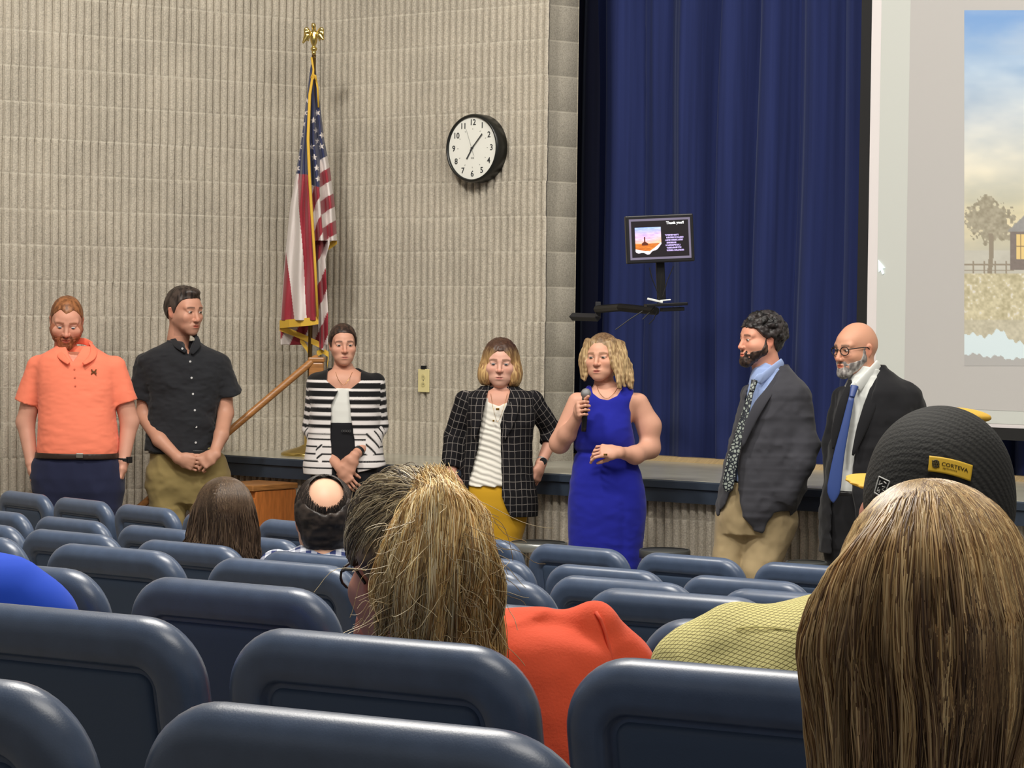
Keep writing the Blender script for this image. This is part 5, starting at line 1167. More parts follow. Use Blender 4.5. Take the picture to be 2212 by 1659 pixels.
# ================================================================ woman speaking, blue dress
p = Person('w', 1310, 13.1, 'woman in a sleeveless royal blue dress speaking into a microphone')
hd = Head(p.P(1301, 773), yaw=-20, pitch=-2, roll=-2, g='f', jaw=1.04, nose=1.0, chin=1.0, sc=.99, fat=.002, open_=.0012)
Lf = [(1247, 872, .0), (1206, 962, -.02), (1222, 938, -.10), (1246, 900, -.16)]; Rt = [(1384, 872, .02), (1406, 968, .03), (1370, 984, -.12), (1334, 976, -.20)]
arms = p.limb([(1247, 868, .0), (1208, 958, .0)], [.048, .050], k=.03)+p.limb([(1210, 956, -.01), (1226, 938, -.07), (1249, 898, -.155)], [.050, .042, .027], k=.025)+p.limb([(1378, 872, .02), (1402, 920, .03), (1404, 968, .02)], [.055, .058, .048], k=.03)+p.limb([(1404, 968, .02), (1372, 983, -.10), (1334, 977, -.20)], [.050, .043, .026], k=.03)
H1 = hand_prims(p.P(1250, 890, -.158), (-.02, -1, .22), (1, .05, .1), size=.98, curl=(1.0, 1.0, 1.0, 1.0), side=1, thumb=(.5, .55), spread=.02, tcurl=.3); H2 = hand_prims(p.P(1334, 977, -.205), (-1, -.15, .10), (.1, .75, -.65), size=.98, curl=(.45, .6, .62, .6), side=1, thumb=(.2, .7))
tr = p.loft([(828, 1290, 1330, .045, .015), (838, 1282, 1340, .058, .01), (850, 1256, 1376, .075), (862, 1250, 1380, .085), (930, 1262, 1358, .10), (1000, 1255, 1362, .10), (1090, 1245, 1375, .12), (1160, 1250, 1370, .11)])
legs = p.limb([(1280, 1150), (1282, 1260), (1288, 1410)], [.08, .055, .038])+p.limb([(1350, 1150), (1350, 1260), (1346, 1410)], [.08, .055, .038])
p.body(hd, [tr]+arms+legs, skincol(hd, (218, 164, 138), (216, 162, 138), brow=(140, 104, 76), lip=(186, 106, 98), blush=1.0, seed=32), [H1, H2])
hd.eyes(p.root, (66, 56, 46))
# wavy hair: base volume plus locks
L = hd.X([Ell((0, .020, .038), (.083, .102, .092), k=.02), Ell((0, .045, -.01), (.080, .072, .10), k=.03)])
rs = rng(77)
for sd in (-1, 1):
    for i in range(26):
        t = i/25.; x0 = sd*(.040+.044*min(1, t*1.8)); y0 = -.052+.115*t; z0 = .085-.03*abs(t-.3); ln = (.205 if sd > 0 else .165)*(.85+.3*rs.rand()); pts = []
        for k in range(9):
            u = k/8.; wv = .009*math.sin(u*8+i*.35+sd); pts.append((x0+sd*(.030*math.sin(min(1, u*1.5)*PI/2)+wv*.7+.006*(rs.rand()-.5))+ (.030*u*u if sd > 0 else 0), y0-.012*u*(t < .4)+wv*.6, z0-ln*u))
        for k in range(8): L += hd.X([Cap(pts[k], pts[k+1], .0135-.0007*k, .0128-.0007*k, k=.010)])
fc = lambda x, y, z: np.maximum(np.hypot((x-.004)/.052, np.where(z > -.02, (z+.01)/.080, (z+.02)/.17))-1, (y+.010)*8)*.05
L.append(Fn(fc, hd, op='s', k=.006))
m = lambda q: np.clip((q[:, 2]-.055+.9*np.maximum(0, .04-np.abs(q[:, 0]-.012)))/.06, 0, 1)*.85
p.mesh('hair', L, .003, m_hair, haircol((138, 108, 74), (204, 174, 128), (190, 190, 12), 16, root=((96, 70, 50), m), head=hd), lambda P: .0030*vnoise(hd.loc(P)*np.array([2.6, 2.6, .6]), 30, 4, 2))
dress = p.loft([(834, 1276, 1358, .055, .02), (841, 1260, 1374, .074, .01), (852, 1252, 1378, .088), (880, 1252, 1366, .10, -.005), (915, 1243, 1366, .125, -.02), (945, 1238, 1370, .13, -.02), (965, 1242, 1371, .115, -.01), (982, 1243, 1370, .112), (1015, 1236, 1384, .125), (1050, 1230, 1392, .14), (1090, 1227, 1396, .145), (1130, 1227, 1394, .135), (1180, 1228, 1389, .12), (1240, 1228, 1380, .11), (1300, 1232, 1374, .105)], e=2.25)
L = [dress, p.cut([(1270, 800), (1345, 800), (1343, 838), (1332, 855), (1312, 864), (1294, 861), (1280, 850)], yr=(-.5, .5), k=.006), p.cut([(1200, 830), (1255, 830), (1257, 872), (1250, 900), (1236, 930), (1200, 930)], yr=(-.02, .12), k=.02), p.cut([(1440, 820), (1375, 820), (1362, 870), (1361, 910), (1372, 950), (1440, 950)], yr=(-.5, .12), k=.01)]
def dd(P):
    z0 = p.P(1300, 977)[2]; a = .010*np.exp(-((P[:, 2]-z0)/.012)**2); return folds(.0035, 9, 51, (1, 1, 1.5))(P)+a+ .006*np.exp(-(((P[:, 0]-p.P(1345, 1100)[0])/.02)**2))*np.clip((z0-.15-P[:, 2])*5, 0, 1)
p.mesh('dress', L, .0055, m_wov, (30, 36, 150), dd)
q = MB(); q.tube([p.P(*r_) for r_ in spath([(1290, 836, -.035), (1296, 850, -.075), (1310, 861, -.092), (1324, 852, -.080), (1334, 838, -.04)], 24)], .0011, 5); p.par(q.build('necklace', m_goldm, p.root))
q = MB(); c = p.P(1310, 984, -.245); 
for dx in (0,): q.tube([p.P(1308, 980, -.262), p.P(1308, 984, -.262)], .010, 10)
p.par(q.build('ring', m_goldm, p.root))
shoes(p, [(1288, .0, -8), (1346, .0, 4)], mat('black_leather'))
# microphone (held, a thing of its own)
a = p.P(1261, 932, -.190); bb = p.P(1266, 846, -.205); u = nrm(bb-a)
mt = empty('microphone', a, 'black wireless microphone with a silver mesh head in the raised hand', 'microphone')
q = MB(); q.tube([a-u*.0, a+u*.03, a+u*.12, a+u*.165], [.0125, .0135, .0150, .019], 16); o = q.build('handle', mat('black_plastic', (20, 20, 22), .35), mt, True); o.location = tuple(-a)
q = MB(); hc = a+u*.190; Rm = Vector(u).to_track_quat('Z', 'Y').to_matrix(); prof = [(.0001, .027)]+[(.026*math.sin(t), .027*math.cos(t)) for t in np.linspace(.3, 2.3, 9)]+[(.019, -.022)]
q.lathe(prof, hc, 20, np.array(Rm)); o = q.build('mesh_head', mat('silver_mesh', (150, 150, 152), .4, metal=.7, bump=(900, .8, .002)), mt, True); o.location = tuple(-a)
# ================================================================ curly-haired man in grey jacket
p = Person('m', 1655, 12.75, 'man with dark curly hair and beard in a grey sport coat and khakis, facing left')
hd = Head(p.P(1642, 735), yaw=-66, pitch=0, roll=0, g='m', jaw=1.04, nose=1.0, chin=1.1, sc=1.04, fat=.004)
neck = [Cap(p.P(1645, 760, .0), p.P(1672, 830, .02), .062, .068, k=.03)]
tr = p.loft([(800, 1645, 1700, .07), (830, 1625, 1725, .10), (900, 1615, 1730, .14), (1000, 1600, 1720, .15), (1060, 1580, 1710, .14), (1110, 1575, 1700, .13)])
arms = p.limb([(1712, 860, -.10), (1726, 975, -.11), (1684, 1066, -.06)], [.055, .048, .035])+p.limb([(1640, 880, .13), (1616, 960, .15), (1608, 1060, .1)], [.042, .038, .03])
legs = p.limb([(1590, 1110), (1575, 1230), (1572, 1400)], [.085, .06, .04])+p.limb([(1660, 1110), (1632, 1240), (1625, 1400)], [.085, .06, .04])
H1 = hand_prims(p.P(1684, 1068, -.06), (-.2, .1, -1), (-.5, -1, 0), curl=.2); H2 = hand_prims(p.P(1600, 1062, .10), (-.1, -.1, -1), (1, 0, 0), curl=.3)
p.body(hd, [tr]+neck+arms+legs, skincol(hd, (222, 158, 132), (214, 154, 128), brow=(44, 34, 30), blush=1.1, seed=42), [H1, H2])
hd.eyes(p.root, (70, 60, 50), (-5, 0))
rs = rng(5); L = hd.X([Ell((0, .022, .040), (.082, .100, .088), k=.01), Ell((0, .045, .0), (.076, .076, .07), k=.02)])
for i in range(420):
    v = nrm(rs.randn(3)); 
    if v[2] < -.45: continue
    c = np.array([0, .024, .038])+v*np.array([.083, .100, .090])*(1+.06*rs.rand()); L += hd.X([Ell(c, np.ones(3)*(.009+.008*rs.rand()), k=.004)])
hm = hairline([-.12, -.085, -.06, -.035, -.02, -.006, .008, .03, .06, .12], [.066, .060, .058, .030, .006, -.020, .022, -.005, -.055, -.065])
L.append(Fn(hm, hd)); p.mesh('hair', L, .0032, m_hair, haircol((16, 14, 15), (56, 50, 50), (50, 50, 50), 6, head=hd), lambda P: .003*vnoise(P, 90, 3, 2))
def beard_mesh(fat, col1, col2, cheek=-.030, thickf=.006, **kw):
    L = [q for q in head_prims('m', ears=False, neck=False, fat=fat+thickf, **kw)]; L = hd.X([q for q in L if q.op == 'u']); e = hd.X([Ell((0, -.078, -.104), (.034, .026, .022), k=.02)])[0]; L.append(e)
    L.append(Fn(lambda x, y, z: np.maximum(np.maximum(z-np.where(np.abs(x)+.0*y < .030, -.047, np.interp(y, [-.1, -.06, -.035, -.02, -.008], [-.060, -.050, -.044, -.018, .02])), y+.004), .012-np.hypot(x*.62, z+.0665)), hd))
    return p.mesh('beard', L, .003, m_hair, haircol(col1, col2, (90, 90, 40), 5, head=hd), lambda P: .0025*vnoise(P, 110, 3, 2))
beard_mesh(.004, (36, 26, 24), (84, 64, 54), jaw=1.04, chin=1.1)
m_coat = attr_cloth('grey_wool', .9, (1200, .3, .0005))
def jacket(rows, arm, armr, cuts, col, nm, h=.0055, far=None, e=2.3, fa=.010, mt=None, sd=61):
    L = [p.loft(rows, e=e)]+p.limb(arm, armr, k=.03, flat=1)
    if far: L += p.limb(far[0], far[1], k=.03, flat=1)
    L += cuts
    g1 = folds(fa, 8, sd, (1, 1, 1)); g2 = folds(fa*.5, 16, sd+3)
    return p.mesh(nm, L, h, mt or m_coat, col, lambda P: g1(P)+g2(P))
rows = [(792, 1666, 1698, .06, .01), (806, 1648, 1714, .09), (822, 1626, 1734, .13), (845, 1608, 1746, .17), (900, 1592, 1752, .19), (960, 1578, 1750, .20), (1010, 1566, 1742, .20), (1060, 1556, 1738, .21), (1095, 1548, 1722, .20), (1120, 1552, 1706, .19), (1150, 1590, 1690, .17)]
cuts = [p.cut([(1600, 780), (1680, 780), (1683, 795), (1672, 826), (1640, 862), (1616, 910), (1596, 968), (1592, 1020), (1592, 1080), (1600, 1108), (1622, 1140), (1640, 1146), (1660, 1100), (1664, 1200), (1500, 1200), (1551, 1113), (1562, 1085), (1577, 1050), (1580, 1000), (1594, 930), (1607, 870), (1612, 824)], yr=(-.5, -.02), k=.01), p.cut([(1500, 1113), (1562, 1112), (1640, 1150), (1662, 1100), (1700, 1100), (1700, 1180), (1500, 1180)], yr=(-.5, .5))]
jacket(rows, [(1712, 858, -.06), (1736, 960, -.12), (1728, 1000, -.15), (1690, 1082, -.15)], [.082, .066, .064, .052], cuts, (64, 64, 70), 'sport_coat', far=([(1624, 858, .12), (1604, 960, .16), (1602, 1050, .1)], [.06, .05, .04]), fa=.012)
p.ribbon('lapel', [([(1684, 794, -.06), (1674, 828, -.12), (1642, 872, -.185), (1618, 920, -.205), (1604, 965, -.21)], [.014, .026, .028, .022, .005], .006, (1, 0, .4))], m_coat, (60, 60, 66))
shirt = [p.loft([(800, 1634, 1692, .075, .0), (815, 1622, 1700, .10), (850, 1612, 1700, .14), (920, 1596, 1700, .165), (1000, 1580, 1690, .175), (1040, 1574, 1690, .175)])]+[Cap(p.P(1667, 794, -.005), p.P(1656, 816, -.01), .070, .076, k=.02, flat=(1, 0))]
p.mesh('dress_shirt', shirt, .005, m_wov, (150, 170, 214), folds(.004, 14, 3))
q = [Cap(p.P(1690, 782, -.05), p.P(1640, 822, -.135), .006, .007, k=.01, sq=((0, 0, 1), 3.5)), Cap(p.P(1640, 822, -.135), p.P(1632, 815, -.14), .005, .004, k=.01, sq=((0, 0, 1), 3.5))]
p.mesh('collar', q, .004, m_wov, (158, 178, 222))
m_tie = bpy.data.materials.new('patterned_silk'); m_tie.use_nodes = True; nt = m_tie.node_tree; b = nt.nodes['Principled BSDF']; b.inputs['Roughness'].default_value = .4
vn = nt.nodes.new('ShaderNodeTexVoronoi'); vn.inputs['Scale'].default_value = 60; vn.feature = 'DISTANCE_TO_EDGE'; tcn = nt.nodes.new('ShaderNodeTexCoord'); nt.links.new(tcn.outputs['Object'], vn.inputs['Vector']); crn = nt.nodes.new('ShaderNodeValToRGB'); crn.color_ramp.elements[0].position = .12; crn.color_ramp.elements[1].position = .2
crn.color_ramp.elements[0].color = (*s2l((26, 30, 40)), 1); crn.color_ramp.elements[1].color = (*s2l((150, 158, 150)), 1); nt.links.new(vn.outputs['Distance'], crn.inputs[0]); nt.links.new(crn.outputs[0], b.inputs['Base Color'])
p.ribbon('necktie', [([(1624, 842, -.165), (1604, 915, -.185), (1584, 985, -.197), (1573, 1046, -.20), (1571, 1062, -.20)], [.012, .022, .028, .032, .004], .005, (1, -.5, 0)), ([(1630, 822, -.15), (1624, 846, -.168)], [.017, .011], .012, (1, -.3, 0))], m_tie)
pants = [p.loft([(1040, 1566, 1690, .165), (1080, 1558, 1712, .17), (1120, 1552, 1718, .16), (1150, 1556, 1700, .14)], e=2.3, k=.05)]+p.limb([(1592, 1118, .03), (1574, 1220, .0), (1570, 1400)], [.105, .078, .062], k=.015, flat=1)+p.limb([(1668, 1125, -.02), (1640, 1235, -.06), (1628, 1400)], [.125, .085, .062], k=.015, flat=1)
p.mesh('trousers', pants, .007, m_wov, (172, 152, 116), folds(.010, 9, 64, (1, 1, .8)))
p.mesh('belt', [p.loft([(1036, 1568, 1692, .168), (1049, 1566, 1694, .168)])], .005, mat('black_leather'))
shoes(p, [(1568, .05, -60), (1625, -.05, -60)], m_leath)
# ================================================================ bald man in black suit
p = Person('m', 1850, 12.45, 'bald man with glasses and grey beard in a black suit and blue tie')
hd = Head(p.P(1848, 754), yaw=-56, pitch=5, roll=0, g='m', jaw=.98, nose=1.1, chin=1.05, sc=1.07)
neck = [Cap(p.P(1855, 780, .0), p.P(1880, 850, .02), .062, .07, k=.03)]
tr = p.loft([(820, 1860, 1915, .06), (850, 1838, 1950, .10), (920, 1828, 1965, .13), (1000, 1825, 1960, .14), (1080, 1805, 1960, .14), (1130, 1805, 1960, .13)])
arms = p.limb([(1955, 870, -.02), (1995, 960, .05), (1960, 1040, .10)], [.055, .048, .035])+p.limb([(1830, 885, .12), (1812, 970, .14), (1812, 1060, .1)], [.042, .038, .03])
legs = p.limb([(1830, 1130), (1825, 1250), (1820, 1440)], [.09, .06, .04])+p.limb([(1915, 1130), (1915, 1250), (1915, 1440)], [.09, .06, .04])
H1 = hand_prims(p.P(1960, 1042, .10), (-.2, .4, -1), (-.5, 1, 0), curl=.3); H2 = hand_prims(p.P(1812, 1062, .10), (.1, .1, -1), (1, 0, 0), curl=.3)
p.body(hd, [tr]+neck+arms+legs, skincol(hd, (214, 158, 130), (208, 150, 124), brow=(120, 100, 88), blush=1.0, stubble=((150, 138, 130), .25), seed=52), [H1, H2])
hd.eyes(p.root, (70, 60, 50), (-5, 0))
beard_mesh(.0, (112, 106, 104), (196, 190, 184), cheek=-.040, thickf=.0065, jaw=.98, chin=1.05)
q = MB()
for s in (-1, 1):
    P_ = [hd.w((s*.034+.024*math.cos(t), -.100+.008*abs(s*.034+.024*math.cos(t))/.05, -.001+.019*math.sin(t))) for t in np.linspace(0, 2*PI, 17)]; q.tube(P_, .0024, 6, cap=False)
    q.tube([hd.w((s*.058, -.092, .008)), hd.w((s*.074, -.05, .010)), hd.w((s*.080, .000, .010)), hd.w((s*.080, .012, .0))], .0026, 6)
q.tube([hd.w((-.010, -.103, .004)), hd.w((0, -.106, .007)), hd.w((.010, -.103, .004))], .002, 6); p.par(q.build('glasses', mat('black_plastic', (20, 20, 22), .35), p.root, True))
m_blk = attr_cloth('black_wool', .85, (1200, .2, .0004))
rows = [(790, 1890, 1908, .05, .02), (806, 1868, 1926, .085, .01), (825, 1836, 1956, .12), (845, 1816, 1976, .15), (900, 1804, 1984, .17), (960, 1794, 1978, .175), (1020, 1784, 1972, .18), (1080, 1774, 1972, .19), (1150, 1770, 1975, .19), (1190, 1770, 1975, .18)]
cuts = [p.cut([(1830, 770), (1894, 775), (1896, 800), (1886, 826), (1868, 880), (1854, 930), (1838, 984), (1834, 1040), (1836, 1075), (1856, 1240), (1786, 1240), (1790, 1060), (1793, 1000), (1799, 968), (1812, 910), (1830, 846), (1838, 820)], yr=(-.5, -.01), k=.01)]
jacket(rows, [(1956, 862, -.02), (1995, 955, .06), (1965, 1035, .10)], [.078, .064, .05], cuts, (30, 30, 33), 'suit_jacket', far=([(1822, 862, .12), (1800, 960, .14), (1800, 1050, .1)], [.06, .05, .04]), fa=.008, mt=m_blk, sd=71)
p.ribbon('lapel', [([(1900, 790, -.02), (1896, 826, -.10), (1878, 880, -.16), (1860, 930, -.18), (1842, 984, -.188)], [.014, .028, .030, .024, .005], .006, (1, 0, .35))], m_blk, (27, 27, 30))
p.ribbon('lapel', [([(1838, 822, -.05), (1822, 868, -.14), (1806, 930, -.165), (1799, 970, -.17)], [.012, .022, .022, .005], .006, (1, 0, .35))], m_blk, (27, 27, 30))
p.mesh('dress_shirt', [p.loft([(815, 1840, 1905, .085), (830, 1826, 1915, .11), (900, 1812, 1930, .14), (980, 1800, 1930, .15), (1060, 1793, 1930, .155), (1066, 1793, 1930, .15)])]+[Cap(p.P(1876, 796, -.005), p.P(1868, 830, -.01), .070, .080, k=.02, flat=(1, 0))], .005, m_wov, (216, 218, 214), folds(.005, 14, 3))
q = [Cap(p.P(1898, 786, -.05), p.P(1853, 836, -.135), .006, .007, k=.01, sq=((0, 0, 1), 4.0)), Cap(p.P(1848, 828, -.12), p.P(1840, 838, -.135), .005, .005, k=.01, sq=((0, 0, 1), 3.5))]
p.mesh('collar', q, .004, m_wov, (228, 230, 226))
p.ribbon('necktie', [([(1841, 852, -.168), (1826, 920, -.180), (1812, 985, -.188), (1801, 1058, -.193), (1800, 1086, -.191)], [.013, .019, .026, .034, .003], .005, (1, -.2, 0)), ([(1846, 834, -.15), (1840, 858, -.170)], [.020, .013], .013, (1, -.2, 0))], mat('blue_silk', (52, 74, 134), .4, bump=(400, .3, .001)))
p.mesh('trousers', [p.loft([(1058, 1785, 1960, .16), (1120, 1780, 1965, .165), (1180, 1785, 1960, .14)], k=.05)]+p.limb([(1828, 1150), (1825, 1260, -.02), (1820, 1445)], [.115, .085, .065], k=.02, flat=1)+p.limb([(1918, 1150), (1915, 1260, -.02), (1915, 1445)], [.115, .085, .065], k=.02, flat=1), .008, m_blk, (28, 28, 31), folds(.006, 9, 4))
p.mesh('belt', [p.loft([(1058, 1782, 1962, .163), (1070, 1781, 1963, .163)])], .006, mat('black_leather'))
shoes(p, [(1820, .03, -50), (1915, .0, -50)], mat('black_leather'))
# ================================================================ strands
def strands_mesh(name, P, r, col, parent, m=None):
    """P (n,k,3) centre lines, r (n,k) radii, col (n,k,3) linear colours"""
    n, k, _ = P.shape; T = np.gradient(P, axis=1); T /= np.linalg.norm(T, axis=2, keepdims=True)+1e-9
    A_ = np.cross(T, np.array([.3, -1, .2])); A_ /= np.linalg.norm(A_, axis=2, keepdims=True)+1e-9; B_ = np.cross(T, A_)
    V = np.stack([P+r[..., None]*(math.cos(a)*A_+math.sin(a)*B_) for a in (0, 2*PI/3, 4*PI/3)], 2)   # n,k,3,3
    idx = np.arange(n*k*3).reshape(n, k, 3); F_ = []
    for j in range(3):
        j2 = (j+1) % 3; F_.append(np.stack([idx[:, :-1, j], idx[:, :-1, j2], idx[:, 1:, j2], idx[:, 1:, j]], -1).reshape(-1, 4))
    C_ = np.repeat(col[:, :, None, :], 3, 2).reshape(-1, 3)
    o = me_obj(name, V.reshape(-1, 3), np.concatenate(F_), m or m_strand, parent.root, True, cols=C_); parent.par(o); return o
m_strand = mat('hair_strands', attr=True, rough=.38, spec=.5)
def push_out(P, prims, off=.002, it=2):
    sh_p = P.shape; Q_ = P.reshape(-1, 3).copy()
    for _ in range(it):
        d = evald(prims, Q_); I = np.where(d < off)[0] if np.isscalar(off) else np.where(d < off)[0]
        if len(I) == 0: break
        S_ = Q_[I]; e_ = 2e-3; g = np.stack([evald(prims, S_+e_*u)-evald(prims, S_-e_*u) for u in np.eye(3)], 1); g /= np.linalg.norm(g, axis=1, keepdims=True)+1e-9
        Q_[I] += g*((off if np.isscalar(off) else off[I])-d[I])[:, None]
    return Q_.reshape(sh_p)
def clump(P, lk, amt, tt):
    m = np.zeros((lk.max()+1,)+P.shape[1:]); c = np.bincount(lk, minlength=lk.max()+1)+1e-9; np.add.at(m, lk, P); m /= c[:, None, None]; return m[lk]+(P-m[lk])*(1-amt*tt)
def smoothnoise(rs, n, k, amp, coh=1.0):
    a = rs.randn(n, 1, 3); b = rs.randn(n, 1, 3); t = np.linspace(0, 1, k)[None, :, None]; ph = rs.rand(n, 1, 1)*6
    return amp*(np.sin(t*5*coh+ph)*a+np.sin(t*11*coh+ph*2)*b*.4)*np.minimum(1, t*3)
def bez(Ps, k):
    """Catmull-like sampling of control arrays [ (n,3), ... ]"""
    m = len(Ps); Pm = np.stack(Ps, 1); t = np.linspace(0, m-1, k); i = np.clip(np.floor(t).astype(int), 0, m-2); f = (t-i)[None, :, None]
    g = lambda j: Pm[:, np.clip(j, 0, m-1)]
    p0, p1, p2, p3 = g(i-1), g(i), g(i+1), g(i+2)
    return .5*((2*p1)+(-p0+p2)*f+(2*p0-5*p1+4*p2-p3)*f*f+(-p0+3*p1-3*p2+p3)*f**3)
def tint(rs, n, k, cols, w, dark=0.):
    C_ = s2l(np.array(cols)); i = rs.choice(len(cols), n, p=np.array(w)/sum(w)); c = C_[i]*(.82+.36*rs.rand(n, 1)); return np.repeat(c[:, None, :], k, 1)
def seated_lower(p, cx, dy0, hipw=.19, col=(60, 62, 70), zseat=.47):
    """thighs and lower legs of a seated person, towards the stage"""
    b = p.P(cx, 900, 0); z = p.fz+zseat; d = np.array([.52, .85, 0]); sd = np.array([.85, -.52, 0]); L = []
    for s in (-1, 1):
        h = np.array([b[0], b[1], z+.06])+sd*s*.10; kn = h+d*.42+np.array([0, 0, -.02]); ft = kn+d*.06+np.array([0, 0, -.40]); L += limb([h, kn, ft], [.095, .065, .05], k=.03)
    L.append(Ell((b[0], b[1], z+.09), (.18, .13, .13), k=.05)); p.mesh('trousers', L, .014, m_wov, col)
    for s in (-1, 1):
        h = np.array([b[0], b[1], p.fz])+sd*s*.10+d*.50; q = [Ell(h+np.array([0, 0, .05])+d*.04, (.05, .12, .05), k=.01)]; p.mesh('shoe', q, .012, mat('dark_leather'))
    return z
# ================================================================ woman with the ponytail, coral top
p = Person('w', 1085, 3.72, 'woman seen from behind with a messy high blonde ponytail and coral top, chin on hand', rowfloor=True)
hd = Head(p.P(882, 1228, -.02), yaw=207, pitch=6, roll=-4, g='f', jaw=.98, sc=1.03)
skin = (214, 150, 130)
tr = p.loft([(1340, 900, 1010, .06), (1385, 880, 1290, .08), (1480, 850, 1340, .10), (1700, 850, 1330, .11), (2000, 880, 1300, .12), (2150, 890, 1290, .12)])
arms = [Cap(p.P(905, 1300, .0), p.P(965, 1420, .0), .050, .058, k=.03)]+p.limb([(1284, 1430, .01), (1345, 1700, .06), (1300, 1900, .25)], [.036, .042, .035])+p.limb([(860, 1440, .02), (800, 1640, .12), (800, 1430, .17), (812, 1352, .13)], [.05, .045, .036, .028])
H1 = hand_prims(p.P(812, 1352, .125), (.10, .0, 1), (.9, .3, 0), size=.95, curl=.5, side=1)
p.body(hd, [tr]+arms, skincol(hd, skin, (222, 150, 130), seed=61), [H1])
z = seated_lower(p, 1090, 0)
hm = hairline([-.12, -.085, -.06, -.035, -.02, -.006, .008, .03, .06, .12], [.080, .074, .062, .040, .022, .010, .026, .012, -.050, -.075])
hair_short(p, hd, 'hair', (70, 56, 46), (150, 126, 92), hm, thick=.012, amp=.004, seed=9, h=.004, fr=(60, 60, 60), frc=(60, 60, 60))
rs = rng(11); tie = hd.loc(p.P(925, 1052, -.118)[None])[0]
# strands swept over the skull to the tie
n, k = 8000, 15
th = rs.rand(n)*2*PI; zz = rs.rand(n)*1.6-.75; v = np.stack([np.cos(th)*np.sqrt(np.clip(1-zz**2, 0, 1)), np.sin(th)*np.sqrt(np.clip(1-zz**2, 0, 1)), zz], 1)
R_ = np.array([.086, .108, .099]); c0 = np.array([0, .014, .034]); st_ = c0+v*R_
hl = np.interp(st_[:, 1], [-.12, -.085, -.06, -.035, -.02, -.006, .008, .03, .06, .12], [.080, .074, .062, .040, .022, .010, .026, .012, -.050, -.075]); keep = st_[:, 2] > hl-.004; v = v[keep]; n = len(v)
vt = (tie-c0)/R_; vt /= np.linalg.norm(vt); t = np.linspace(0, 1, k)[None, :, None]
om = np.arccos(np.clip((v@vt), -.999, .999))[:, None, None]; sl = (np.sin((1-t)*om)*v[:, None]+np.sin(t*om)*vt)/np.sin(om)
bul = 1+.02*np.sin(t*PI)*rs.rand(n, 1, 1)+.05*(t**6)+(rs.rand(n, 1, 1)**6)*.10*np.sin(t*PI); Pl = c0+sl*R_*bul*(1+.012*rs.randn(n, 1, 1))+smoothnoise(rs, n, k, .0032, 1.6)
Pw = (Pl.reshape(-1, 3)*hd.sc)@hd.A.T+hd.c; Pw = Pw.reshape(n, k, 3)
g_ = np.clip(.5+(p.P(900, 1100)[0]-Pw[:, 0, 0])/.10, 0, 1); cc = tint(rs, n, k, [(226, 204, 160), (184, 160, 118), (120, 102, 80), (80, 70, 62), (240, 226, 190)], [3, 3, 2, 1.5, 2]); cd_ = tint(rs, n, k, [(236, 222, 192), (124, 110, 96), (84, 76, 70), (196, 180, 150)], [3.5, 2, 1.8, 3]); m_ = (rs.rand(n) < g_)[:, None, None]; cc = np.where(m_, cd_, cc)
strands_mesh('hair_strands', Pw, np.full((n, k), .0006)*(.7+.6*rs.rand(n, 1)), cc, p)
# ponytail
n, k = 15000, 18
T0 = p.P(938, 1050, -.135); a = rs.rand(n); b_ = rs.rand(n)
sp_x = 838+ (1085-838)*a; 
# px control columns: start, bump, mid, end
def pxp(x, y, d): return np.stack([p.P(x_, y_, d_) for x_, y_, d_ in zip(x, y, d)])
e = rs.randn(n)*.5
x1 = 870+a*165+e*5; y1 = 1045+np.abs(a-.5)*80+rs.rand(n)*34; d1 = -.155-.055*np.sin(a*PI)+.03*rs.rand(n)
x2 = 842+a*222+e*7; y2 = 1165+rs.rand(n)*20; d2 = -.165-.065*np.sin(a*PI)*(.4+.6*b_)
x3 = 820+a*246+e*10; y3 = 1278+rs.rand(n)*20; d3 = -.140-.075*np.sin(a*PI)*(.3+.7*b_)
x4 = np.where(a < .22, 812+a*300, 858+(a-.22)*282)+e*14; y4 = np.where(a < .18, 1300+rs.rand(n)*80, 1372+rs.rand(n)*60+a*16); d4 = -.115-.050*np.sin(a*PI)*b_
P_ = bez([np.tile(T0, (n, 1))+rs.randn(n, 3)*.010, pxp(x1, y1, d1), pxp(x2, y2, d2), pxp(x3, y3, d3), pxp(x4, y4, d4)], k)
# locks: neighbouring strands share a wave
lk = (a*26).astype(int)+27*(b_*3).astype(int); sh = rng(3).randn(90, 3)*.010; ph = rng(4).rand(90)*6; tt = np.linspace(0, 1, k)[None, :, None]
P_ = clump(P_, lk, .55, tt); P_ += (sh[lk][:, None]*np.sin(tt*8+ph[lk][:, None, None])*tt); P_ += smoothnoise(rs, n, k, .0036, 1.3)
lc = rng(6).rand(90); cc = tint(rs, n, k, [(244, 218, 160), (224, 190, 128), (186, 148, 96), (132, 100, 66), (252, 236, 196)], [3, 3.2, 2.2, .9, 2.6]); cc *= (.90+.50*lc[lk])[:, None, None]
o = strands_mesh('ponytail', P_, np.full((n, k), .00055)*(.6+.8*rs.rand(n, 1)), cc, p)
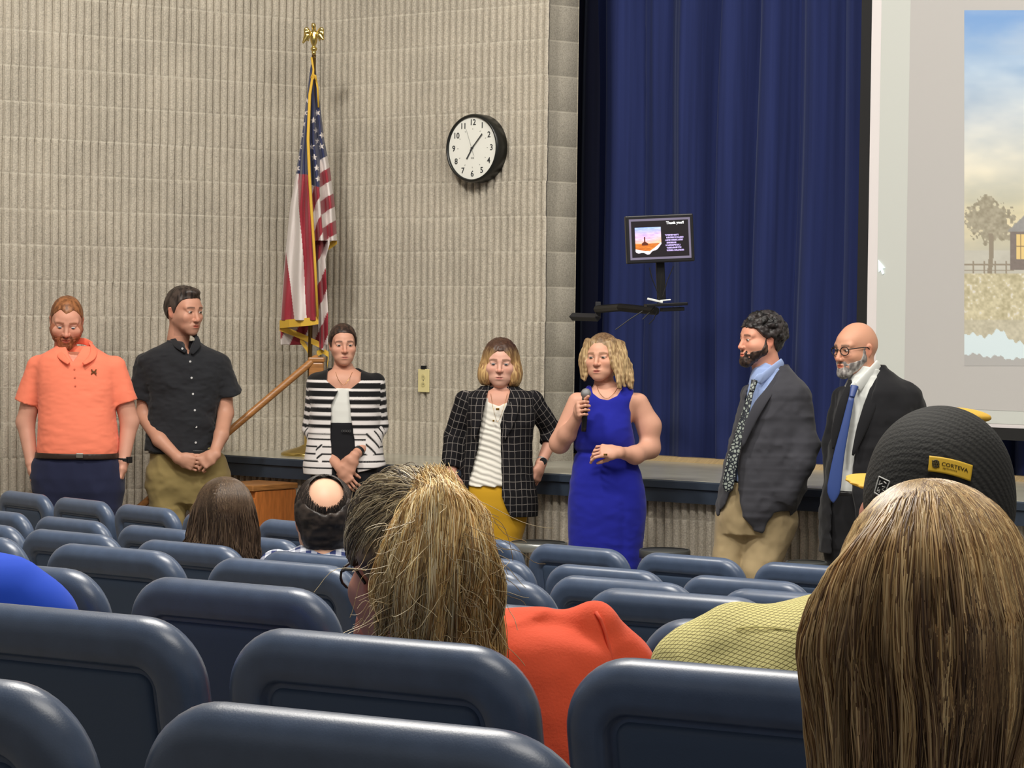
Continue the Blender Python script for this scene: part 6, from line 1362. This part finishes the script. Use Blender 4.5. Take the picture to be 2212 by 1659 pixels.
# flyaways
n, k = 420, 14; a = rs.rand(n); s_ = P_[rs.randint(0, len(P_), n), rs.randint(4, 18, n)]; dr = rs.randn(n, 3)*np.array([.03, .015, .012])+np.array([.0, -.01, -.035]); P2 = s_[:, None]+dr[:, None]*np.linspace(0, 1, k)[None, :, None]*1.2+smoothnoise(rs, n, k, .006)
fly = strands_mesh('loose_hairs', P2, np.full((n, k), .0005), tint(rs, n, k, [(220, 200, 160), (160, 134, 96)], [1, 1]), p)
q = MB(); q.tube([p.P(930, 1385, -.15), p.P(942, 1400, -.20), p.P(938, 1425, -.27), p.P(915, 1448, -.30), p.P(897, 1458, -.305)], [.0012, .0012, .001, .001, .0006], 4); p.par(q.build('long_loose_hair', mat('pale_hair', (196, 180, 150), .4), p.root))
q = MB()
for s in (-1, 1):
    q.tube([hd.w((s*.060, -.090, .006)), hd.w((s*.078, -.04, .008)), hd.w((s*.083, .010, .006)), hd.w((s*.080, .030, -.014))], .0022, 6)
    Pn = [hd.w((s*.034+.025*math.cos(t_), -.104, -.003+.020*math.sin(t_))) for t_ in np.linspace(0, 2*PI, 17)]; q.tube(Pn, .0020, 6, cap=False)
q.tube([hd.w((-.01, -.106, .004)), hd.w((.01, -.106, .004))], .002, 6); p.par(q.build('glasses', mat('dark_glasses_metal', (40, 36, 36), .3, metal=.5), p.root))
m_gauze = attr_cloth('crinkled_cotton', .85, (240, .5, .0014))
top = [p.loft([(1338, 985, 1090, .05), (1352, 900, 1250, .072), (1372, 850, 1322, .09), (1430, 838, 1338, .105), (1560, 830, 1352, .12), (1700, 830, 1345, .13), (1950, 850, 1320, .14), (2180, 880, 1300, .13)], e=2.4, k=.03)]
top += [Cap(p.P(1010, 1372, .0), p.P(1288, 1346, .0), .030, .020, k=.04)]+p.limb([(1284, 1362, .0), (1330, 1450, .02), (1362, 1600, .05)], [.038, .052, .058], k=.02, flat=1)+p.limb([(880, 1400, .02), (835, 1500, .05), (815, 1590, .09)], [.045, .052, .056], k=.03, flat=1)
p.mesh('coral_top', top, .006, m_gauze, (240, 96, 66), folds(.006, 10, 71, (1, 1, 1)))
q = MB(); q.tube([onsurf(top, a_, b_) for a_, b_ in ((1287, 1322), (1298, 1340), (1308, 1368), (1316, 1400), (1324, 1440), (1332, 1490), (1338, 1540))], .0028, 6); p.par(q.build('sleeve_seam', mat('coral_seam', (232, 90, 62), .85), p.root, True))
# ================================================================ near woman, long straight highlighted hair
p = Person('w', 1995, 2.36, 'nearest woman seen from behind with long straight highlighted blonde hair', rowfloor=True)
hd = Head(p.P(2000, 1362, .0), yaw=186, pitch=2, g='f', sc=1.02)
tr = p.loft([(1680, 1900, 2100, .07), (1780, 1800, 2240, .10), (1900, 1660, 2360, .12), (2300, 1700, 2320, .13)])
p.body(hd, [tr]+p.limb([(1760, 1890, .0), (1660, 2150, .08), (1700, 2300, .3)], [.05, .045, .035])+p.limb([(2260, 1890, .0), (2380, 2150, .08), (2300, 2300, .3)], [.05, .045, .035]), skincol(hd, (220, 170, 148), seed=71), [])
seated_lower(p, 2000, 0)
p.mesh('dark_top', [p.loft([(1700, 1900, 2110, .08), (1760, 1790, 2250, .11), (1850, 1720, 2320, .125), (2000, 1680, 2350, .135), (2350, 1700, 2320, .14)])]+p.limb([(1760, 1880, .0), (1680, 2050, .03)], [.06, .065], flat=1)+p.limb([(2260, 1880, .0), (2350, 2050, .03)], [.06, .065], flat=1), .012, m_wov, (46, 44, 50))
L = hd.X([Ell((0, .016, .040), (.084, .102, .092), k=.02), Ell((0, .030, -.02), (.082, .080, .10), k=.03)])+[p.loft([(1340, 1800, 2200, .10, -.01), (1500, 1790, 2210, .10, -.01), (1700, 1810, 2200, .085, -.02), (1900, 1830, 2180, .06, -.04)], k=.04)]
scalp = L; p.mesh('hair', L, .006, m_hair, haircol((104, 80, 56), (160, 128, 90), (120, 120, 5), 4))
n, k = 15000, 17; a = rs.rand(n)*2-1; dep = rs.rand(n)
# roots along the crown parting, spread over the near side of the head
rx = 2000+a*26+rs.randn(n)*12; ry = 1046+np.abs(a)*14+rs.rand(n)*8
ang = a*1.28; 
def shell(xo, y, yw): return pxp(xo, y, yw)
w1 = 128*np.sin(ang*1.1)/np.sin(1.28*1.1); W = lambda f, hw: 2000+hw*np.sin(ang)/np.sin(1.28)
x1 = W(0, 118)+rs.randn(n)*6; y1 = 1090+70*np.abs(a)**2.2+rs.randn(n)*5; x2 = W(0, 222)+rs.randn(n)*6; y2 = 1215+60*np.abs(a)**2+rs.randn(n)*8; x3 = W(0, 262)+rs.randn(n)*7; y3 = 1400+rs.randn(n)*10
x4 = W(0, 250)+rs.randn(n)*10+np.where(a < 0, 12, 0); y4 = 1560+rs.randn(n)*12; x5 = W(0, 210)+rs.randn(n)*14; y5 = 1800+rs.randn(n)*60
dd_ = lambda r: -r*np.cos(ang)-.004*dep
P_ = bez([pxp(rx, ry, dd_(.015)-.0), pxp(x1, y1, dd_(.070)), pxp(x2, y2, dd_(.118)), pxp(x3, y3, dd_(.122)), pxp(x4, y4, dd_(.112)), pxp(x5, y5, dd_(.095)-.02)], k)
lk = ((a+1)*30).astype(int)*1; lk = np.clip((lk+(rs.rand(n)*2).astype(int)*15) % 90, 0, 89) if False else ((a+1)*44).astype(int); P_ = clump(P_, lk, .45, np.linspace(0, 1, k)[None, :, None]); sh = rng(31).randn(90, 3)*np.array([.004, .004, .001]); ph = rng(32).rand(90)*6; tt = np.linspace(0, 1, k)[None, :, None]
P_ += sh[lk][:, None]*np.sin(tt*5+ph[lk][:, None, None])*tt*(1+1.2*tt)+smoothnoise(rs, n, k, .0016, 1)
lay = rng(33).rand(90)[lk]; P_ += np.stack([np.zeros(n), (lay-.5)*.010, np.zeros(n)], 1)[:, None]*np.minimum(1, tt*3)
C1 = tint(rs, n, k, [(222, 192, 142), (196, 162, 112), (156, 122, 82), (116, 86, 60)], [2.4, 3, 2.4, 1.4]); C2 = tint(rs, n, k, [(84, 62, 46), (114, 86, 62), (154, 122, 86), (206, 174, 128)], [2.6, 3, 2, 1.4])
# lowlights start a third of the way down, at a different height in every lock
h0 = .30+.22*rng(34).rand(90)[lk]; m_ = np.clip((tt[..., 0]-h0[:, None])/.16, 0, 1)[..., None]*np.clip(1.15-.75*np.abs(a), 0, 1)[:, None, None]*(rng(35).rand(90)[lk] < .80)[:, None, None]
cc = C1*(1-m_)+C2*m_; cc *= (.74+.66*rng(36).rand(90)[lk])[:, None, None]
P_ = push_out(P_, scalp, .0015+.003*rs.rand(n, 1).repeat(k, 1).ravel()); strands_mesh('hair_strands', P_, np.full((n, k), .00068)*(.7+.7*rs.rand(n, 1)), cc, p)
# ================================================================ man in yellow shirt and mesh cap
p = Person('m', 1880, 3.30, 'man in a black and yellow mesh cap and pale yellow checked shirt', rowfloor=True)
hd = Head(p.P(2012, 1094, .0), yaw=194, pitch=-6, roll=5, g='m', sc=1.03)
tr = p.loft([(1250, 1900, 2050, .07), (1320, 1700, 2150, .10), (1450, 1560, 2200, .12), (1700, 1560, 2180, .14), (2100, 1600, 2150, .14)])
p.body(hd, [tr, Cap(p.P(2010, 1150, .0), p.P(1950, 1320, .0), .058, .066, k=.04)]+p.limb([(1560, 1450, .0), (1500, 1700, .08), (1600, 1850, .3)], [.055, .048, .035])+p.limb([(2180, 1450, .0), (2240, 1700, .08), (2150, 1850, .3)], [.055, .048, .035]), skincol(hd, (196, 132, 114), (196, 140, 120), seed=81), [])
seated_lower(p, 1880, 0)
hair_short(p, hd, 'hair', (70, 56, 48), (130, 112, 94), hairline([-.12, -.04, -.006, .008, .03, .06, .12], [.09, .04, -.02, .01, -.04, -.085, -.09]), thick=.005, amp=.002, h=.004)
m_yel = bpy.data.materials.new('yellow_grid_cotton'); m_yel.use_nodes = True; nt = m_yel.node_tree; N = nt.nodes; Lk = nt.links; b = N['Principled BSDF']; b.inputs['Roughness'].default_value = .85
l1 = attrline('u', .0080, .0013, .003); l2 = attrline('v', .0080, .0013, .003); mxm = N.new('ShaderNodeMath'); mxm.operation = 'MAXIMUM'; Lk.new(l1, mxm.inputs[0]); Lk.new(l2, mxm.inputs[1]); mm = N.new('ShaderNodeMix'); mm.data_type = 'RGBA'; Lk.new(mxm.outputs[0], mm.inputs[0]); mm.inputs[6].default_value = (*s2l((232, 222, 150)), 1); mm.inputs[7].default_value = (*s2l((120, 110, 62)), 1); Lk.new(mm.outputs[2], b.inputs['Base Color'])
sh_ = [p.loft([(1262, 1880, 2060, .08), (1290, 1780, 2130, .10), (1318, 1660, 2180, .11), (1360, 1575, 2220, .12), (1440, 1530, 2240, .135), (1700, 1540, 2220, .15), (2100, 1600, 2150, .15)], e=2.3)]+p.limb([(1600, 1392, .0), (1545, 1470, .02), (1510, 1640, .05)], [.052, .064, .066], k=.05, flat=1)+p.limb([(2170, 1410, .0), (2230, 1600, .05)], [.06, .066], k=.05, flat=1)
g1 = folds(.013, 6, 91, (1, 1, 1.4)); ctr = p.P(1880, 1400)
p.mesh('checked_shirt', sh_, .006, m_yel, None, g1, attrs=lambda V: {'u': V[:, 2]+.75*(V[:, 0]-ctr[0])+.7*(V[:, 1]-ctr[1])+10, 'v': .75*V[:, 0]-V[:, 2]-.7*(V[:, 1]-ctr[1])+10})
q = MB(); q.tube([onsurf(sh_, x_, y_, .003) for x_, y_ in ((1590, 1358), (1630, 1354), (1670, 1356), (1710, 1362), (1750, 1368), (1790, 1374))], .0010, 5); p.par(q.build('yoke_seam', mat('yellow_seam', (214, 204, 130), .85), p.root))
# cap
m_mesh = mat('black_cap_mesh', (34, 34, 34), .8); nt = m_mesh.node_tree; N = nt.nodes; Lk = nt.links; tcn = N.new('ShaderNodeTexCoord'); wv = N.new('ShaderNodeTexVoronoi'); wv.inputs['Scale'].default_value = 260; Lk.new(tcn.outputs['Object'], wv.inputs['Vector']); bp = N.new('ShaderNodeBump'); bp.inputs['Strength'].default_value = .5; bp.inputs['Distance'].default_value = .0012; Lk.new(wv.outputs['Distance'], bp.inputs['Height']); Lk.new(bp.outputs[0], N['Principled BSDF'].inputs['Normal'])
wa = N.new('ShaderNodeTexWave'); wa.inputs['Scale'].default_value = 42; wa.bands_direction = 'DIAGONAL'; wa.inputs['Distortion'].default_value = 3; wa.inputs['Detail Scale'].default_value = .4; Lk.new(tcn.outputs['Object'], wa.inputs['Vector']); cr = N.new('ShaderNodeValToRGB'); cr.color_ramp.elements[0].color = (*s2l((28, 28, 28)), 1); cr.color_ramp.elements[1].color = (*s2l((54, 54, 52)), 1); Lk.new(wa.outputs['Color'], cr.inputs[0]); Lk.new(cr.outputs[0], N['Principled BSDF'].inputs['Base Color'])
m_capy = mat('yellow_cap_twill', (246, 196, 70), .7, bump=(400, .2, .0006))
crown = lambda g: hd.X([Ell((0, .016, .030), (.087+g, .106+g, .098+g), k=.01), Ell((0, .024, .000), (.087+g, .102+g, .075+g), k=.02)])
bot = lambda x, y, z: (-.004+.0*y)-z+0*x-np.where(y > .06, 0, 0)
arch = lambda x, y, z: np.where(y > 0, np.hypot(x/.040, (z+.010)/.034)-1, 1)*.03
L = crown(0)+[Fn(lambda x, y, z: np.maximum((-.016-z), -y-.052), hd), Fn(arch, hd, op='s')]
p.mesh('cap_crown', L, .004, m_mesh)
L = crown(.001)+[Fn(lambda x, y, z: np.maximum((-.012-z), y+.050), hd)]; p.mesh('cap_front_panel', L, .004, m_capy)
L = hd.X([Cap((0, -.096, .004), (0, -.150, -.008), .074, .060, k=.01, sq=((0, 0, 1), .07))]); L = hd.X([Ell((0, -.108, .004), (.070, .075, .006), k=.005)]); p.mesh('visor', L, .003, m_capy)
L = hd.X([Ell((-.040, -.030, .114), (.034, .030, .0075), k=.004)]); p.mesh('cap_button', L, .003, m_capy)
CP = crown(0)
def oncap(px, py, lift=.0015): return onsurf(CP, px, py, lift)
def patch(name, c4, m, nx=24, ny=10, lift=.0015, fn=None):
    c4 = np.array(c4, float); V = []
    for i in range(nx):
        for j in range(ny):
            u, v_ = i/(nx-1), j/(ny-1); xy = (c4[0]*(1-u)+c4[1]*u)*(1-v_)+(c4[3]*(1-u)+c4[2]*u)*v_
            if fn: xy = fn(u, v_, xy)
            V.append(oncap(*xy, lift))
    o = me_obj(name, V, grid_faces(nx, ny), m, p.root, True); p.par(o); sm = o.modifiers.new('s', 'SOLIDIFY'); sm.thickness = .0012; return o
lab4 = [(2008, 985), (2101, 1006), (2096, 1040), (2005, 1018)]; curve_ = lambda u, v_, xy: (xy[0], xy[1]-3.5*math.sin(u*PI))
patch('cap_label', lab4, mat('label_yellow', (244, 198, 52), .6), fn=curve_, lift=.003)
def labpt(u, v_, lift=.0048):
    c4 = np.array(lab4, float); xy = (c4[0]*(1-u)+c4[1]*u)*(1-v_)+(c4[3]*(1-u)+c4[2]*u)*v_; return oncap(*curve_(u, v_, xy), lift)
m_lt = mat('label_dark_print', (74, 62, 22), .6)
def labtext(txt, cu, cv, hgt, wd, nm):
    V, Fc = text_mesh(txt, 1.0); x0, x1 = V[:, 0].min(), V[:, 0].max(); y0, y1 = V[:, 1].min(), V[:, 1].max(); V2 = [labpt(cu+((x-x0)/(x1-x0)-.5)*wd, cv-((y-y0)/(y1-y0)-.5)*hgt) for x, y, z_ in V]
    o = me_obj(nm, V2, Fc, m_lt, p.root); p.par(o)
labtext('CORTEVA', .61, .40, .24, .62, 'label_lettering'); labtext('agriscience', .50, .66, .13, .34, 'label_small_lettering')
q = MB()
for i in range(5):
    aa = np.linspace(-1.0, 1.0, 7)*(1-.12*abs(i-2)); q.tube([labpt(.16+.065*math.sin(t_)*(1 if i % 2 else -1)*.6+(i-2)*.026, .46+.26*math.cos(t_+PI/2)*.9, .0046) for t_ in aa*1.2], .0009, 5)
q.tube([labpt(.16+.075*math.cos(t_), .46+.24*math.sin(t_), .0046) for t_ in np.linspace(0, 2*PI, 17)], .0008, 5, cap=False); p.par(q.build('label_emblem', m_lt, p.root))
w4 = [(1899, 1029), (1922, 1040), (1908, 1075), (1889, 1064)]; m_wl = mat('white_embroidery', (222, 222, 218), .7)
patch('side_patch', w4, mat('patch_black', (24, 24, 24), .8), 8, 8, lift=.002)
q = MB(); W4 = np.array(w4, float)
def wp(u, v_): xy = (W4[0]*(1-u)+W4[1]*u)*(1-v_)+(W4[3]*(1-u)+W4[2]*u)*v_; return oncap(*xy, .004)
for a_, b_2 in (((0, 0), (1, 0)), ((1, 0), (1, 1)), ((1, 1), (0, 1)), ((0, 1), (0, 0))): q.tube([wp(a_[0]+(b_2[0]-a_[0])*t_, a_[1]+(b_2[1]-a_[1])*t_) for t_ in np.linspace(0, 1, 5)], .0009, 5)
for st2 in (((.2, .2), (.2, .45), (.45, .3)), ((.55, .15), (.8, .2)), ((.22, .6), (.22, .85), (.42, .7), (.42, .88)), ((.55, .45), (.8, .4), (.6, .62), (.85, .62)), ((.6, .9), (.82, .72), (.85, .9))): q.tube([wp(*t_) for t_ in st2], .0008, 5)
p.par(q.build('patch_embroidery', m_wl, p.root))
# ================================================================ balding man, plaid collar
p = Person('m', 705, 7.85, 'balding dark-haired man seen from behind in a blue and white plaid shirt', rowfloor=True)
hd = Head(p.P(700, 1122, .0), yaw=188, pitch=8, g='m', sc=1.06)
tr = p.loft([(1180, 660, 745, .07), (1210, 610, 790, .10), (1300, 580, 820, .12), (1500, 590, 810, .13)])
p.body(hd, [tr]+p.limb([(600, 1230, .0), (580, 1380, .05)], [.05, .045])+p.limb([(800, 1230, .0), (820, 1380, .05)], [.05, .045]), skincol(hd, (236, 186, 156), seed=91), [])
seated_lower(p, 705, 0)
bald = lambda x, y, z: np.maximum(np.interp(y, [-.12, -.05, -.006, .008, .03, .06, .12], [.10, .05, -.02, .02, -.03, -.075, -.08])-z, -(np.hypot(x/.056, (y-.040)/.062)-1)*.05*np.where(z > .06, 1, 0)+np.where(z > .06, 0, -1))
n_ = rng(2)
L = hd.X([Ell((0, .014, .036), (.084, .103, .091), k=.01), Ell((0, .030, .005), (.083, .092, .078), k=.02), Ell((0, .045, -.055), (.064, .050, .055), k=.03)])+[Fn(lambda x, y, z: np.interp(y, [-.12, -.05, -.006, .008, .03, .06, .12], [.10, .05, -.02, .02, -.04, -.110, -.115])-z, hd), Fn(lambda x, y, z: (np.sqrt((x/.062)**2+((y-.096)/.080)**2+((z-.082)/.074)**2)-1)*.05, hd, op='s', k=.012)]
p.mesh('hair', L, .0035, m_hair, haircol((34, 28, 26), (66, 56, 50), (30, 30, 90), 6, head=hd), lambda P: .003*vnoise(P, 60, 3, 2))
n, k = 5200, 8; a = rs.rand(n)*2*PI; vb = nrm((0, .082, .048)); e1 = np.array([1., 0, 0]); e2 = np.cross(vb, e1); ra_ = .74+.12*rs.rand(n)+1.25*np.where(rs.rand(n) < .16, 0, rs.rand(n)**.9); v_ = vb*np.cos(ra_)[:, None]+(np.cos(a)[:, None]*e1*.92+np.sin(a)[:, None]*e2)*np.sin(ra_)[:, None]; st_ = np.array([0, .014, .036])+v_*np.array([.0845, .1035, .0915])
dr = np.stack([np.cos(a)*.25, np.sin(a)*.25-.0, -.9+0*a], 1)*.03; Pl = st_[:, None]+dr[:, None]*np.linspace(-.5, 1, k)[None, :, None]+smoothnoise(rs, n, k, .002)
c_ = Pl-np.array([0, .014, .036]); l_ = np.sqrt(((c_/np.array([.0845, .1035, .0915]))**2).sum(-1, keepdims=True)); Pl = np.array([0, .014, .036])+c_/np.maximum(l_, .01)*(1.0+.01*rs.rand(n, 1, 1)); Pw = ((Pl.reshape(-1, 3)*hd.sc)@hd.A.T+hd.c).reshape(n, k, 3)
strands_mesh('hair_strands', Pw, np.full((n, k), .0009), tint(rs, n, k, [(34, 28, 25), (58, 48, 42), (110, 96, 86)], [3, 2.4, .5]), p)
m_pl = bpy.data.materials.new('blue_white_plaid'); m_pl.use_nodes = True; nt = m_pl.node_tree; N = nt.nodes; Lk = nt.links; b = N['Principled BSDF']; b.inputs['Roughness'].default_value = .85
l1 = attrline('u', .036, .018); l2 = attrline('v', .036, .018); ad = N.new('ShaderNodeMath'); ad.operation = 'ADD'; Lk.new(l1, ad.inputs[0]); Lk.new(l2, ad.inputs[1]); hv = N.new('ShaderNodeMath'); hv.operation = 'MULTIPLY'; Lk.new(ad.outputs[0], hv.inputs[0]); hv.inputs[1].default_value = .5
cr = N.new('ShaderNodeValToRGB'); cr.color_ramp.elements[0].color = (*s2l((222, 226, 236)), 1); cr.color_ramp.elements[1].color = (*s2l((34, 48, 100)), 1); Lk.new(hv.outputs[0], cr.inputs[0]); Lk.new(cr.outputs[0], b.inputs['Base Color'])
c = p.P(705, 1200)
p.mesh('plaid_shirt', [p.loft([(1172, 664, 740, .082), (1182, 640, 765, .095), (1196, 612, 800, .11), (1220, 590, 815, .125), (1320, 575, 825, .14), (1520, 590, 810, .14)])]+p.limb([(598, 1228, .0), (578, 1400, .05)], [.058, .066], flat=1)+p.limb([(806, 1228, .0), (826, 1400, .05)], [.058, .066], flat=1), .007, m_pl, None, folds(.006, 9, 4), attrs=lambda V: {'u': V[:, 2]+.6*V[:, 1]+10, 'v': V[:, 0]+10})
p.mesh('collar', [Cap(p.P(664, 1178, .0), p.P(700, 1184, -.085), .006, .007, k=.01, sq=((0, 0, 1), 3)), Cap(p.P(700, 1184, -.085), p.P(742, 1178, .0), .007, .006, k=.01, sq=((0, 0, 1), 3))], .005, m_pl, None, attrs=lambda V: {'u': V[:, 2]+10, 'v': V[:, 0]+10})
# ================================================================ woman with straight brown hair
p = Person('w', 484, 8.15, 'woman seen from behind with straight shoulder-length brown hair', rowfloor=True)
hd = Head(p.P(484, 1125, .0), yaw=192, pitch=2, g='f', sc=1.03)
tr = p.loft([(1195, 450, 520, .07), (1225, 410, 570, .10), (1320, 400, 580, .12), (1500, 400, 580, .13)])
p.body(hd, [tr]+p.limb([(400, 1250, .0), (390, 1400, .05)], [.05, .045])+p.limb([(570, 1250, .0), (580, 1400, .05)], [.05, .045]), skincol(hd, (222, 178, 156), seed=95), [])
seated_lower(p, 484, 0)
p.mesh('dark_top', [p.loft([(1205, 440, 530, .08), (1225, 400, 580, .11), (1320, 390, 590, .13), (1520, 395, 580, .13)])]+p.limb([(400, 1250, .0), (388, 1400, .05)], [.055, .06], flat=1)+p.limb([(572, 1250, .0), (584, 1400, .05)], [.055, .06], flat=1), .009, m_wov, (58, 54, 58))
scalp = hd.X([Ell((0, .016, .040), (.086, .104, .092), k=.02)])+[p.loft([(1100, 424, 546, .085), (1160, 418, 550, .085), (1205, 424, 546, .07, -.02)], k=.03)]; p.mesh('hair', scalp, .005, m_hair, haircol((52, 40, 32), (84, 66, 52), (90, 90, 6), 4))
n, k = 3600, 14; a = rs.rand(n)*2-1; ang = a*1.35; W = lambda hw, c0=483: c0+hw*np.sin(ang)/np.sin(1.35)
dd_ = lambda r: -r*np.cos(ang)
P_ = bez([pxp(484+a*14+rs.randn(n)*4, 1042+np.abs(a)*3+rs.rand(n)*2, dd_(.015)), pxp(W(44)+rs.randn(n)*2, 1056+12*a*a+rs.randn(n)*1.5, dd_(.07)), pxp(W(66)+rs.randn(n)*2, 1095+10*a*a, dd_(.112)), pxp(W(74)+rs.randn(n)*2.5, 1150+rs.randn(n)*3, dd_(.112)), pxp(W(76, 480)+rs.randn(n)*4, 1188+rs.rand(n)*24-18*(a < -.4), dd_(.10)-.01)], k)
lk = ((a+1)*20).astype(int); P_ += rng(41).randn(42, 3)[lk][:, None]*.005*np.linspace(0, 1, k)[None, :, None]**2*np.array([1, .6, .2])+smoothnoise(rs, n, k, .0018)
cc = tint(rs, n, k, [(104, 84, 66), (80, 62, 48), (58, 44, 34), (128, 106, 84)], [3, 3, 2, 1]); cc *= (.75+.45*rng(42).rand(42)[lk])[:, None, None]
tt = np.linspace(0, 1, k)[None, :, None]; cc = cc*(1-tt*.0)
P_ = push_out(P_, scalp, .003); strands_mesh('hair_strands', P_, np.full((n, k), .0014), cc, p)
# ================================================================ person in bright blue at the left edge
p = Person('m', -120, 4.1, 'person in a bright blue shirt, only the shoulder showing at the left edge', rowfloor=True)
hd = Head(p.P(-190, 960, .0), yaw=185, pitch=4, g='m', sc=1.05)
p.body(hd, [p.loft([(1160, -270, -110, .07), (1240, -380, 30, .10), (1400, -400, 50, .12), (1700, -380, 30, .13)]), Cap(p.P(-190, 1040, 0), p.P(-190, 1190, 0), .056, .064, k=.03)]+p.limb([(30, 1330, .0), (90, 1560, .05)], [.055, .048])+p.limb([(-400, 1330, .0), (-460, 1560, .05)], [.055, .048]), skincol(hd, (214, 160, 136), seed=97), [])
seated_lower(p, -185, 0)
hair_short(p, hd, 'hair', (50, 38, 30), (96, 76, 60), hm, thick=.009, amp=.003, h=.005)
p.mesh('blue_shirt', [p.loft([(1165, -280, -100, .08), (1190, -340, -30, .10), (1215, -380, 20, .11), (1260, -420, 60, .125), (1330, -430, 72, .14), (1700, -420, 60, .15)], e=2.2)]+p.limb([(20, 1275, .0), (70, 1350, .01), (110, 1520, .04)], [.050, .064, .068], k=.05, flat=1)+p.limb([(-400, 1290, .0), (-460, 1520, .04)], [.06, .066], k=.05, flat=1), .009, m_knit, (40, 84, 214), folds(.006, 7, 4))
